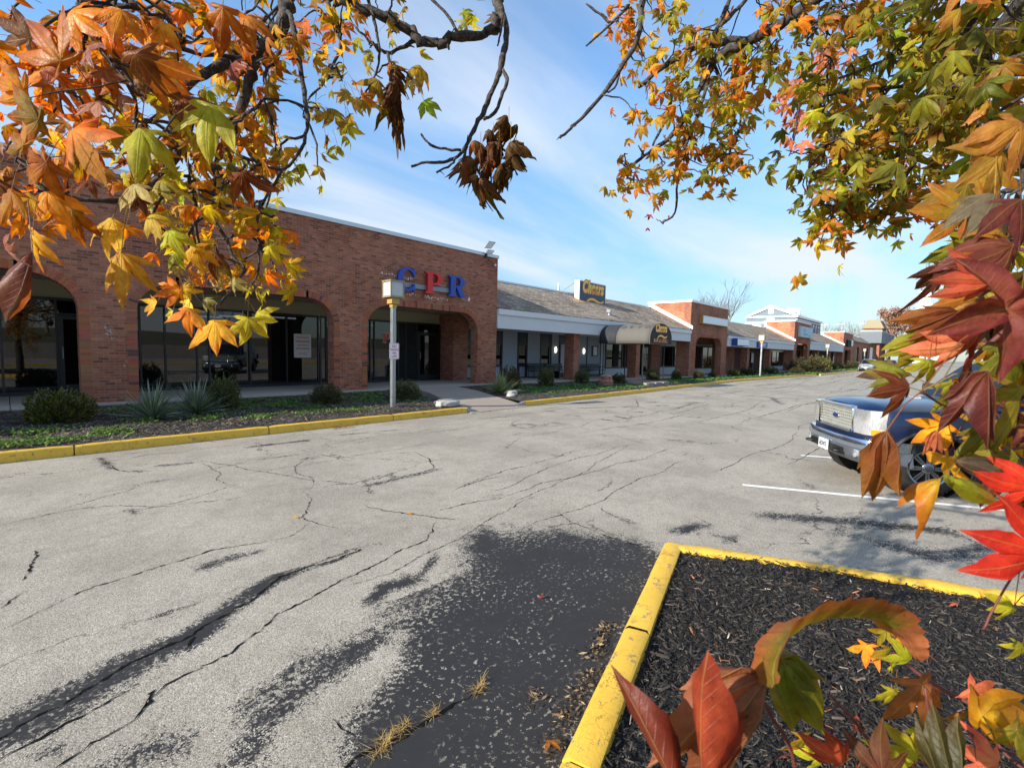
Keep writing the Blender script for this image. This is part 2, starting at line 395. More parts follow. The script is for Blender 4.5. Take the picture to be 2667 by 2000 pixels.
M_DARK = plain('dark_interior', '0c0c0d', .9, var=.3, scale=2)
M_MAROON = plain('maroon_wall', '4a2724', .8, var=.2, scale=2)
M_STEEL = plain('galvanised_steel', 'b9bec4', .38, .75, var=.18, scale=9)
M_GREYMETAL = plain('grey_metal', '80868c', .5, .4, var=.12)
M_GOLD = plain('gold_paint', 'a98a4c', .45, .2, var=.2, scale=12)
M_BLACK = plain('black_iron', '111214', .5, var=.2)
M_CHROME = plain('chrome', 'dfe3e8', .1, 1.0, var=.04); M_RIM = plain('dark_chrome_rim', '85888d', .16, 1.0, var=.1)
M_RUBBER = plain('tyre_rubber', '1a1918', .85, var=.25, scale=15, bump=.3, bscale=60)
M_RED = plain('red_sign_paint', 'c01c1c', .4, var=.06)
M_BLUE = plain('blue_sign_paint', '1a3f9c', .4, var=.06)
M_BACKLIT = plain('white_sign_face', 'cfd8e2', .35, var=.05)
M_BLUESIGN = plain('blue_sign_box', '1d3f8a', .5, var=.1)
M_SIGNBLUE = plain('slate_blue_sign', '26384f', .45, var=.1)
M_FROST = plain('frosted_lantern', 'bfc3c6', .35, var=.08, **{'Transmission Weight': .25})
M_AWN = plain('grey_canvas', '57544e', .85, var=.12, scale=4, bump=.15, bscale=150)
M_AWND = plain('charcoal_canvas', '25282d', .85, var=.15, scale=4, bump=.15, bscale=150)
M_CREAM = plain('gold_cream_lettering', 'e6c25e', .5, var=.12, scale=20)
M_ORANGE = plain('orange_lettering', 'd9853b', .5, var=.08)
M_DRYG = mat_attr('dry_grass', .8, .2, .3)
M_SOIL = plain('dry_grass_hill', '565236', .95, var=.35, scale=.6, bump=.4, bscale=6)
CRACKS = [
  (0.015, [(-0.14, 3.22), (-0.09, 3.23), (0.03, 3.27), (0.16, 3.3), (0.28, 3.37), (0.43, 3.43), (0.56, 3.46), (0.71, 3.49), (0.83, 3.54), (0.96, 3.62), (1.13, 3.7), (1.32, 3.83), (1.54, 3.91), (1.73, 3.93), (1.91, 3.91), (2.21, 3.96)]),
  (0.009, [(-0.12, 3.0), (-0.09, 3.01), (-0.0, 3.04), (0.11, 3.08), (0.17, 3.11), (0.26, 3.12), (0.37, 3.18)]),
  (0.012, [(0.05, 2.78), (0.19, 2.86), (0.35, 2.9), (0.47, 3.04), (0.54, 3.11), (0.67, 3.13), (0.81, 3.15), (1.07, 3.29), (1.2, 3.4), (1.41, 3.43), (1.67, 3.49), (2.05, 3.56), (2.37, 3.66), (2.76, 3.69), (3.13, 4.03)]),
  (0.013, [(0.39, 2.92), (0.44, 3.01), (0.49, 3.09)]),
  (0.012, [(0.69, 3.33), (0.76, 3.48)]),
  (0.012, [(-0.1, 4.81), (-0.02, 4.97), (0.05, 5.02)]),
  (0.012, [(0.01, 5.26), (0.07, 5.66), (0.11, 5.95)]),
  (0.008, [(-0.1, 4.42), (0.12, 4.59), (0.38, 4.75), (0.61, 4.78), (0.94, 4.82), (1.2, 4.9), (1.57, 4.76), (1.84, 4.74), (2.1, 4.92)]),
  (0.012, [(0.97, 10.07), (1.03, 8.92), (1.3, 8.58)]),
  (0.011, [(2.05, 8.9), (2.35, 8.21), (2.61, 7.49), (2.92, 6.6), (3.32, 5.7)]),
  (0.012, [(3.34, 5.75), (3.96, 5.83), (4.61, 5.89), (4.96, 6.54), (5.02, 7.1), (4.46, 7.35)]),
  (0.015, [(2.86, 5.13), (2.93, 4.78), (3.08, 4.48), (3.22, 4.19), (3.36, 3.96)]),
  (0.009, [(-0.12, 7.02), (0.41, 7.1), (0.83, 6.97), (1.13, 6.64), (1.31, 6.64), (1.8, 6.88), (2.08, 6.98)]),
  (0.012, [(4.16, 4.85), (4.76, 4.93), (4.99, 4.89)]),
  (0.01, [(3.42, 4.32), (3.76, 4.29), (4.28, 4.18)]),
  (0.01, [(1.08, 2.0), (1.08, 2.08), (1.07, 2.2)]),
  (0.014, [(0.97, 1.89), (1.04, 1.93), (1.12, 1.92), (1.23, 1.89), (1.35, 1.88), (1.48, 1.87), (1.64, 1.85), (1.75, 1.79)]),
  (0.012, [(4.4, 3.35), (4.27, 3.05), (4.15, 2.59), (4.21, 2.24), (4.24, 2.05)]),
  (0.01, [(4.88, 3.03), (4.76, 2.79)]),
  (0.01, [(5.47, 2.13), (5.3, 1.82)]),
  (0.013, [(15.43, 8.28), (14.36, 6.96), (14.34, 6.35), (18.57, 6.81)]),
  (0.013, [(11.31, 6.83), (14.11, 6.83)]),
  (0.022, [(17.51, 9.41), (15.2, 8.07)]),
  (0.022, [(15.19, 6.82), (17.89, 7.3), (19.12, 6.85)]),
  (0.022, [(13.23, 5.17), (15.86, 5.17), (18.06, 5.19), (17.75, 4.54)]),
  (0.025, [(15.07, 4.35), (16.95, 4.33), (21.23, 4.44), (23.4, 4.02)]),
  (0.013, [(17.56, 6.32), (18.61, 5.94), (18.35, 5.35)]),
  (0.024, [(20.14, 8.61), (21.73, 8.08), (22.82, 8.54)]),
  (0.022, [(22.53, 6.42), (28.11, 6.4), (33.39, 6.27)]),
  (0.022, [(22.55, 6.95), (31.1, 6.82), (47.58, 9.06)]),
  (0.022, [(24.52, 8.05), (27.5, 8.28)]),
  (0.022, [(18.54, 4.16), (21.2, 4.25), (23.99, 4.09)]),
  (0.013, [(9.27, 2.03), (10.28, 2.0), (11.94, 1.95)]),
  (0.013, [(16.86, 4.09), (17.22, 3.07)]),
]
SEAL_STROKES = [
  ((0.2, 0.14), 1.0, [(-0.14, 3.22), (-0.09, 3.23), (0.03, 3.27), (0.16, 3.3), (0.28, 3.37), (0.43, 3.43), (0.56, 3.46), (0.71, 3.49)]),
  ((0.14, 0.07), 0.95, [(0.71, 3.49), (0.83, 3.55), (0.97, 3.67), (1.16, 3.77), (1.34, 3.88), (1.55, 3.93)]),
  ((0.06, 0.03), 0.8, [(1.55, 3.93), (1.73, 3.93), (1.91, 3.91), (2.21, 3.96)]),
  ((0.1, 0.1), 0.7, [(0.97, 10.07), (1.0, 9.13)]),
  ((0.1, 0.1), 0.7, [(1.49, 8.88), (1.92, 8.76)]),
  ((0.1, 0.1), 0.55, [(1.24, 8.68), (1.34, 8.64)]),
  ((0.12, 0.12), 0.75, [(3.02, 9.46), (4.03, 9.4)]),
  ((0.1, 0.1), 0.65, [(4.84, 9.55), (5.43, 9.43)]),
  ((0.08, 0.08), 0.6, [(5.7, 9.4), (6.31, 9.3)]),
  ((0.12, 0.1), 0.7, [(1.08, 4.58), (1.27, 4.6), (1.48, 4.57)]),
  ((0.06, 0.06), 0.5, [(-0.05, 8.2), (0.13, 8.16)]),
  ((0.06, 0.06), 0.5, [(0.37, 8.07), (0.47, 8.04)]),
  ((0.06, 0.06), 0.5, [(0.52, 7.8), (0.88, 7.72), (1.13, 7.78)]),
  ((0.07, 0.07), 0.5, [(1.06, 6.74), (1.31, 6.67)]),
  ((0.1, 0.1), 0.6, [(2.83, 8.31), (3.39, 8.29)]),
  ((0.12, 0.1), 0.6, [(3.37, 5.8), (3.99, 5.81), (4.58, 5.85)]),
  ((0.1, 0.1), 0.6, [(4.13, 4.32), (4.35, 4.25)]),
  ((0.08, 0.08), 0.7, [(0.03, 2.96), (0.09, 2.95)]),
  ((0.14, 0.14), 0.75, [(0.31, 2.63), (0.43, 2.63), (0.51, 2.57)]),
  ((0.08, 0.08), 0.6, [(0.88, 6.71), (0.93, 6.5)]),
  ((0.09, 0.12), 0.85, [(1.8, 3.09), (2.02, 3.19), (2.2, 3.13)]),
  ((0.07, 0.05), 0.7, [(2.25, 3.13), (2.53, 3.28), (2.67, 3.4)]),
  ((0.1, 0.1), 0.7, [(0.78, 2.6), (0.98, 2.67), (1.14, 2.76)]),
  ((0.06, 0.06), 0.6, [(-0.13, 9.54), (0.16, 9.61)]),
  ((0.05, 0.05), 0.45, [(2.08, 8.65), (2.19, 8.45)]),
  ((0.05, 0.04), 0.55, [(2.62, 5.02), (2.67, 5.0)]),
  ((0.15, 0.15), 0.7, [(4.87, 2.09), (5.24, 1.93)]),
  ((0.2, 0.2), 0.8, [(6.16, 1.47), (6.61, 0.83), (6.84, 0.31), (7.04, 0.02)]),
  ((0.2, 0.15), 0.7, [(6.03, 0.45), (6.03, -0.0), (6.78, -0.35)]),
  ((0.3, 0.2), 0.55, [(6.17, 0.66), (6.17, -0.22)]),
  ((0.15, 0.15), 0.6, [(3.64, 3.44), (3.76, 3.24)]),
  ((0.1, 0.1), 0.6, [(4.77, 2.89), (4.72, 2.52)]),
  ((0.15, 0.1), 0.5, [(5.1, 1.78), (5.02, 1.51)]),
  ((0.13, 0.13), 0.7, [(13.15, 9.22), (14.34, 8.52)]),
  ((0.13, 0.13), 0.7, [(14.69, 8.44), (15.12, 8.31)]),
  ((0.13, 0.13), 0.7, [(11.69, 9.31), (11.75, 9.11)]),
  ((0.13, 0.13), 0.7, [(11.38, 8.35), (11.47, 7.99)]),
  ((0.13, 0.13), 0.7, [(11.49, 7.18), (11.5, 6.92)]),
  ((0.13, 0.13), 0.7, [(12.36, 7.3), (12.22, 6.87)]),
  ((0.13, 0.13), 0.7, [(16.76, 8.56), (17.26, 8.42)]),
  ((0.13, 0.13), 0.7, [(21.51, 9.41), (21.45, 8.85)]),
  ((0.13, 0.13), 0.7, [(14.44, 10.22), (14.55, 9.93)]),
  ((0.13, 0.13), 0.7, [(13.79, 7.39), (14.01, 7.29)]),
  ((0.13, 0.13), 0.7, [(16.08, 7.8), (16.58, 7.63)]),
  ((0.2, 0.2), 0.65, [(27.27, 10.46), (29.37, 8.74)]),
  ((0.2, 0.2), 0.65, [(24.67, 10.45), (25.17, 9.75)]),
  ((0.2, 0.2), 0.65, [(23.86, 6.05), (21.08, 4.99)]),
  ((0.2, 0.2), 0.65, [(20.96, 5.3), (21.08, 4.99)]),
  ((0.2, 0.2), 0.65, [(18.16, 7.54), (18.77, 7.33)]),
  ((0.2, 0.2), 0.65, [(22.34, 8.55), (22.28, 8.29)]),
  ((0.2, 0.2), 0.65, [(31.92, 9.02), (36.48, 8.98)]),
  ((0.2, 0.2), 0.65, [(32.49, 10.7), (35.26, 10.24)]),
  ((0.2, 0.2), 0.65, [(43.08, 9.86), (52.1, 9.34)]),
  ((0.2, 0.2), 0.65, [(31.15, 7.65), (34.38, 7.55)]),
  ((0.2, 0.2), 0.65, [(33.53, 4.46), (35.4, 4.14)]),
]
SEAL_POLY = [(3.15, 3.59), (3.44, 3.58), (3.54, 3.28), (3.98, 3.02), (4.25, 2.47), (4.37, 2.02), (4.14, 1.65), (3.12, 1.39), (2.39, 1.2), (1.77, 1.06), (1.57, 0.98), (0.87, 1.69), (0.54, 2.18), (0.64, 2.32), (0.78, 2.58), (1.05, 2.71), (1.3, 2.77), (1.6, 2.77), (1.93, 2.85), (2.22, 2.91), (2.49, 2.96), (2.76, 3.2)]
SEAL_HOLE = [(0.73, 2.12), (0.84, 2.33), (1.01, 2.38), (1.27, 2.45), (1.56, 2.51), (1.71, 2.59), (1.53, 2.38), (1.31, 2.28), (1.2, 2.19), (1.06, 2.12), (0.92, 1.92)]
# ---------------------------------------------------------------- ground levels
KERB_Y = 10.55          # lot-side face of the long kerb
FY = 14.65              # front plane of piers and towers
GY = 17.5               # shop windows behind the portico
def walk_z(x): return 0.45 - min(max(x - 14.0, 0) * 0.0117, 0.35)
def bed_z(x, y):
    a = min(max((y - 10.72) / 3.7, 0), 1)
    return 0.155*(1-a) + (walk_z(x) - 0.04)*a

def seg_dist(P, a, b):
    a = np.array(a); b = np.array(b); d = b - a; L = max(d @ d, 1e-9)
    t = np.clip(((P - a) @ d) / L, 0, 1); return np.hypot(*(P - a - t[:, None]*d).T), t
def poly_sdf(P, poly):
    n = len(poly); ins = np.zeros(len(P), bool); dm = np.full(len(P), 1e9)
    for i in range(n):
        a, b = poly[i], poly[(i+1) % n]; dm = np.minimum(dm, seg_dist(P, a, b)[0])
        c = ((a[1] > P[:, 1]) != (b[1] > P[:, 1])) & (P[:, 0] < (b[0]-a[0])*(P[:, 1]-a[1])/((b[1]-a[1]) or 1e-9) + a[0]); ins ^= c
    return np.where(ins, dm, -dm)

def make_road():
    xs = np.unique(np.concatenate([[-700, -300, -120, -60, -30, -15, -8, -5], np.arange(-3, 8, .05), np.arange(8, 20, .12), np.arange(20, 60, .4), np.arange(60, 140, 3), [160, 220, 320, 500, 900]]))
    ys = np.unique(np.concatenate([[-700, -300, -120, -60, -30, -15, -8, -5], np.arange(-3, 10.5, .06), [10.5, 10.8, 12, 20, 40, 80, 160, 320, 700]]))
    X, Y = np.meshgrid(xs, ys, indexing='ij'); P = np.stack([X.ravel(), Y.ravel()], 1)
    s = np.zeros(len(P)); near = (P[:, 0] > -4) & (P[:, 0] < 75) & (P[:, 1] > -4) & (P[:, 1] < 10.7)
    Q = P[near]; q = np.zeros(len(Q))
    for (h, v, pts) in SEAL_STROKES:
        n = len(pts) - 1
        for i in range(n):
            d, t = seg_dist(Q, pts[i], pts[i+1]); hw = h[0] + (h[1]-h[0]) * (i + t)/n
            q = np.maximum(q, v*np.clip(1.0 - d/(hw*1.7), 0, 1)**.8)
    d = poly_sdf(Q, SEAL_POLY); v = np.clip(.5 + d/.75, 0, 1)*1.0
    dh = poly_sdf(Q, SEAL_HOLE); v = np.minimum(v, np.clip(.42 - dh/.35, 0, 1))
    s[near] = np.maximum(q, v)
    n = len(ys); I = np.arange((len(xs)-1)*n).reshape(len(xs)-1, n)[:, :-1].ravel()
    F = np.stack([I, I+n, I+n+1, I+1], 1)
    V = np.concatenate([P, np.zeros((len(P), 1))], 1)
    tag(mesh_np('parking_lot', V, F, M_ASPH, attrs={'seal': s}), kind='structure')
make_road()

def ribbon_crack():
    V = []; F = []
    rng = np.random.default_rng(3)
    more = []; rg = random.Random(77)
    for k in range(46):     # long thin cracks wandering along the lane, and short ones across it
        x = rg.uniform(.5, 9)**1.9*.9 + rg.uniform(0, 4); y = rg.uniform(2.6, 10.3); L = rg.uniform(2, 5) + x*.22; p = [(x, y)]
        for i in range(8): x += L/8; y += rg.uniform(-.16, .16) + .03; p.append((x, min(y, 10.42)))
        more.append((.006 + .0006*p[0][0], p))
    for k in range(16):
        x = rg.uniform(1, 30); y = rg.uniform(4, 9.5); p = [(x, y)]
        for i in range(5): x += rg.uniform(-.1, .35); y += rg.uniform(.15, .45); p.append((x, min(y, 10.42)))
        more.append((.007 + .0005*x, p))
    for w, pts in CRACKS + more:
        P = [np.array(p) for p in pts]; L = []
        for a, b in zip(P[:-1], P[1:]):
            n = max(2, int(np.hypot(*(b-a))/(.028 if max(abs(a).max(), abs(b).max()) < 9 else .12))); L += [a + (b-a)*k/n for k in range(n)]
        L.append(P[-1]); L = np.array(L); n = len(L)
        if n < 3: continue
        j = np.cumsum(rng.normal(0, .006, (n, 2))*(1 if w < .015 else 1.3), 0); j -= np.linspace(0, 1, n)[:, None]*j[-1]
        L = L + j + rng.normal(0, .0055, (n, 2))
        T = np.gradient(L, axis=0); N = np.stack([-T[:, 1], T[:, 0]], 1); N /= np.maximum(np.linalg.norm(N, axis=1), 1e-9)[:, None]
        prof = np.sin(np.linspace(0.15, PI-.15, n))**.4
        hw = w*.5*prof*np.clip(rng.lognormal(-.25, .6, n), .06, 2.6)
        b0 = len(V)
        for p, nn, h in zip(L, N, hw):
            V += [(*(p - nn*h), .004), (*(p + nn*h), .004)]
        F += [(b0+2*i, b0+2*i+2, b0+2*i+3, b0+2*i+1) for i in range(n-1)]
    tag(mesh_np('asphalt_crack', V, F, M_CRACK), kind='structure')
ribbon_crack()

# painted bays, angled as the parked truck stands
def line_strip(x, y, L, w=.1, d=(.433, -.901)):
    d = Vector((d[0], d[1], 0)); n = Vector((-d.y, d.x, 0))*w*.5; a = Vector((x, y, .004)); b = a + d*L
    return [a-n, b-n, b+n, a+n]
mb = MB()
for x, y in ((7.32, 2.16), (10.39, 2.05), (13.45, 2.0), (16.5, 1.95), (19.55, 1.9), (22.6, 1.85)): mb.poly(line_strip(x, y, 5.2))
tag(mb.build('painted_line', M_LINE), kind='structure')

# ---------------------------------------------------------------- kerbs
def kerb_run(path, name, h=.165, w=.155, joint=3.05, closed=False, off=0.0):
    """path on the lot side, kerb body lies to its left"""
    mb = MB(); P = [Vector((*p, 0)) for p in path]
    for a, b in zip(P[:-1], P[1:]):
        d = b - a; L = d.length; d.normalize(); n = Vector((-d.y, d.x, 0)); s = 0.0; first = True
        while s < L - .05:
            e = min(L, s + (off if first and off else joint)); first = False
            if L - e < .4: e = L
            secs = []; k = max(2, int((e - s)/.22))
            for i in range(k+1):
                q = s + .008 + (e - s - .016)*i/k; base = a + d*q; r = random.uniform(-.004, .004); u = random.uniform(-.004, .004)
                ends = .012 if i in (0, k) else 0
                prof = [(0, -.05), (.004, h-.035+r), (.014, h-.012+r-ends), (.035, h+r-ends), (w-.03, h+u-ends), (w-.008, h-.012+u-ends), (w, -.05)]
                secs.append([base + n*(x + random.uniform(-.002, .002)) + Vector((0, 0, z)) for x, z in prof])
            mb.loft(secs)
            if e < L:      # dark joint between two lengths
                mb.cur = 1; q = a + d*e; mb.loft([[q + d*k + n*x + Vector((0, 0, z)) for x, z in ((.006, -.05), (.008, h-.03), (.03, h-.008), (w-.03, h-.008), (w-.008, h-.03), (w-.006, -.05))] for k in (-.0085, .0085)]); mb.cur = 0
            s = e
    return tag(mb.build(name, [M_KERB, M_CRACK], smooth=True, sharp=40), kind='structure')
kerb_run([(-14, KERB_Y), (9.35, KERB_Y)], 'kerb', off=2.5)
kerb_run([(12.05, KERB_Y+.05), (21.3, KERB_Y+.28), (28, KERB_Y+.55), (35.4, KERB_Y+.8), (45, KERB_Y+.35), (55.6, KERB_Y-.5)], 'kerb', off=2.5)
kerb_run([(56.9, KERB_Y-.6), (66, KERB_Y-.75), (80, KERB_Y-.6), (96, KERB_Y-.5)], 'kerb')
# sloping kerb ends beside the ramp
mb = MB()
mb.prism([(9.36, KERB_Y+.002, 0), (9.36, KERB_Y+.002, .155), (9.85, KERB_Y+.002, .02), (9.85, KERB_Y+.002, 0)], (0, .15, 0))
mb.prism([(12.04, KERB_Y+.052, 0), (12.04, KERB_Y+.052, .155), (11.5, KERB_Y+.052, .02), (11.5, KERB_Y+.052, 0)], (0, .15, 0))
tag(mb.build('kerb_ramp', M_CONC), kind='structure')

# ---------------------------------------------------------------- planting bed, walk, ramp
def bed(x0, x1, name, y1=14.42, nx=None):
    def kerb_back(x):
        if x < 11: return KERB_Y + .14
        xs = [12.05, 21.3, 28, 35.4, 45, 55.6, 56.9, 66, 80, 96]; ys = [.05, .28, .55, .8, .35, -.5, -.6, -.75, -.6, -.5]
        return KERB_Y + .14 + float(np.interp(x, xs, ys))
    nx = nx or int((x1-x0)/.12); ny = 34; V = []
    for i in range(nx+1):
        x = x0 + (x1-x0)*i/nx; yb = kerb_back(x)
        for j in range(ny+1):
            y = yb + (y1 - yb)*j/ny
            e = min(1, j/3, (ny-j)/3, i/3, (nx-i)/3)
            V.append((x, y, bed_z(x, y) + e*(.03*math.sin(x*2.1+y*3)*math.sin(y*2.7) + random.uniform(-.012, .022)) - .004))
    I = np.arange(nx*(ny+1)).reshape(nx, ny+1)[:, :-1].ravel(); n = ny+1
    return tag(mesh_np(name, V, np.stack([I, I+n, I+n+1, I+1], 1), M_MULCH2), kind='structure')
bed(-14, 9.5, 'planting_bed'); bed(12.0, 22.4, 'planting_bed'); bed(22.4, 55.6, 'planting_bed', nx=150); bed(56.9, 96, 'planting_bed', nx=120)
mb = MB()
def slab(mb, x0, x1, y0, y1, n=1, zo=0.0):
    for i in range(n):
        a = x0 + (x1-x0)*i/n + .006; b = x0 + (x1-x0)*(i+1)/n - .006
        za, zb = walk_z(a)+zo, walk_z(b)+zo
        p = [(a,y0,za),(b,y0,zb),(b,y1,zb),(a,y1,za)]
        mb.prism([(x, y, z-.25) for x, y, z in p], (0, 0, .25))
for (a, b, n) in ((-14, 14, 12), (14, 44, 14), (44, 140, 30)):
    for i in range(n):
        x0 = a + (b-a)*i/n; x1 = a + (b-a)*(i+1)/n
        za, zb = walk_z(x0), walk_z(x1)
        for y0, y1 in ((14.42, 15.9), (15.912, 18.2)):
            p = [(x0+.006,y0,za),(x1-.006,y0,zb),(x1-.006,y1,zb),(x0+.006,y1,za)]
            mb.add([(x,y,z-.4) for x,y,z in p] + p, [(4,5,6,7),(0,1,5,4),(1,2,6,5),(2,3,7,6),(3,0,4,7)])
tag(mb.build('sidewalk', M_CONC), kind='structure')
mb = MB()   # ramp from the walk down to the lot
L0, L1 = (10.15, 14.415), (9.40, 10.42); R0, R1 = (12.05, 14.415), (12.02, 10.46)
zz = [(0, .445), (.35, .36), (.8, .13), (1, .012)]
for (s0, z0), (s1, z1) in zip(zz[:-1], zz[1:]):
    def lerp(a, b, s): return (a[0]+(b[0]-a[0])*s, a[1]+(b[1]-a[1])*s)
    a = lerp(L0, L1, s0); b = lerp(R0, R1, s0); c = lerp(R0, R1, s1); d = lerp(L0, L1, s1)
    mb.add([(*a, z0), (*b, z0), (*c, z1), (*d, z1), (*a, z0-.35), (*b, z0-.35), (*c, z1-.35), (*d, z1-.35)], [(0,1,2,3),(3,2,6,7),(0,3,7,4),(1,5,6,2)])
# strip filling the gap in the kerb between ramp and lot
tag(mb.build('concrete_ramp', M_CONC2), kind='structure')
mb = MB()   # flagstone strips under the awning, leading from the kerb to the bar
for k in range(3): mb.box(23.0+k*.9, 11.7, .1, 23.75+k*.9, 14.40, .33-.0*k)
tag(mb.build('stone_path', M_CONC2), kind='structure')

# ---------------------------------------------------------------- island the photographer stands in
ISL = [(-6.0, -1.05), (-3.0, -.19), (1.57, 1.12), (4.12, 1.85), (5.07, -.21), (6.6, -3.5), (7.5, -5.5)]
kerb_run([(4.13, 1.87), (1.57, 1.13), (-3.0, -.18), (-6, -1.04)], 'island_kerb', h=.17, w=.17, joint=1.55)
kerb_run([(6.6, -3.5), (5.07, -.20), (4.165, 1.78)], 'island_kerb', h=.17, w=.155, joint=2.2)
IPOLY = [(-6, -.9-.15), (-3, -.35), (1.6, .97), (4.03, 1.66), (4.93, -.25), (6.4, -3.5), (5, -6), (-6, -6)]
def isl_z(x, y): return .125 + .03*math.sin(x*1.7+.5)*math.sin(y*1.9)
def island():
    xs = np.concatenate([[-6, -4, -2], np.arange(-1, 5.2, .07), [5.5, 6, 6.5]]); ys = np.concatenate([[-6, -5, -4], np.arange(-3, 1.75, .07)])
    X, Y = np.meshgrid(xs, ys, indexing='ij'); P = np.stack([X.ravel(), Y.ravel()], 1); sd = poly_sdf(P, IPOLY)
    rng = np.random.default_rng(5)
    Z = np.array([isl_z(*p) for p in P]) + rng.uniform(-.012, .012, len(P)); n = len(ys)
    I = np.arange((len(xs)-1)*n).reshape(len(xs)-1, n)[:, :-1].ravel(); F = np.stack([I, I+n, I+n+1, I+1], 1)
    F = F[(sd[F] > -.09).all(1)]
    tag(mesh_np('island_soil', np.concatenate([P, Z[:, None]], 1), F, M_MULCH), kind='structure')
    # wood chips lying loose on it
    N = 32000; x = rng.uniform(-.2, 5.1, N*2); y = rng.uniform(-2.6, 1.75, N*2); P = np.stack([x, y], 1)
    keep = (poly_sdf(P, IPOLY) > -.03+rng.exponential(.012, N*2)*-1) & (rng.random(N*2) < np.clip(1.5 - np.hypot(x-2.4, y-.2)/4.5, .15, 1)); P = P[keep][:N]; N = len(P)
    L = rng.gamma(4, .0031, N)+.0045; W = L*rng.uniform(.14, .34, N); T = W*rng.uniform(.25, .6, N)
    a = rng.uniform(0, 2*PI, N); tilt = rng.normal(0, .3, N); roll = rng.normal(0, .5, N)
    ca, sa, ct, stt, cr, sr = np.cos(a), np.sin(a), np.cos(tilt), np.sin(tilt), np.cos(roll), np.sin(roll)
    ax = np.stack([ca*ct, sa*ct, stt], 1); s0 = np.stack([-sa, ca, 0*a], 1); u0 = np.cross(ax, s0)
    ay = s0*cr[:, None] + u0*sr[:, None]; az = np.cross(ax, ay)
    c = np.stack([P[:, 0], P[:, 1], np.array([isl_z(*p) for p in P]) + .008 + rng.uniform(0, .016, N)], 1)
    V = np.stack([c - ax*L[:, None] - ay*W[:, None]*.6, c - ax*L[:, None]*.9 + ay*W[:, None]*.7, c + ax*L[:, None] + ay*W[:, None]*.4, c + ax*L[:, None]*.95 - ay*W[:, None]*.9,
                  c - ax*L[:, None]*.7 + az*T[:, None]*1.6, c + ax*L[:, None]*.75 + az*T[:, None]*1.6], 1).reshape(-1, 3)
    b = np.arange(N)[:, None]*6
    F = np.concatenate([b+np.array([[0,3,5,4]]), b+np.array([[1,4,5,2]]), b+np.array([[0,4,1,1]]), b+np.array([[3,2,5,5]])], 0)
    q = rng.random(N); base = np.where(q[:, None] < .78, np.array([[.027, .0225, .0192]]), np.where(q[:, None] < .955, np.array([[.075, .061, .049]]), np.array([[.125, .095, .068]])))
    base = np.where(rng.random((N, 1)) < .010, np.array([[.26, .10, .04]]), base); base = np.where(rng.random((N, 1)) < .008, np.array([[.30, .26, .19]]), base)
    base = base*rng.uniform(.6, 1.5, (N, 1))
    quads = F[:2*N]; tris = F[2*N:, :3]
    me_v = np.repeat(base, 6, 0)
    F3 = np.concatenate([quads[:, [0,1,2]], quads[:, [0,2,3]], tris], 0)
    tag(mesh_np('mulch', V, F3, M_CHIP, col=me_v), 'loose black bark chips heaped inside the yellow kerbed parking island', 'mulch', kind='stuff')
island()
# ---------------------------------------------------------------- building kit
def arch_profile(x, xl, xr, zs, zc, cw):
    """underside height of a flat-crowned arch at x"""
    u = min(x - xl, xr - x) / cw
    if u >= 1: return zc
    return zs + (zc - zs)*math.sqrt(max(0, 1 - (1-max(u, 0))**2))

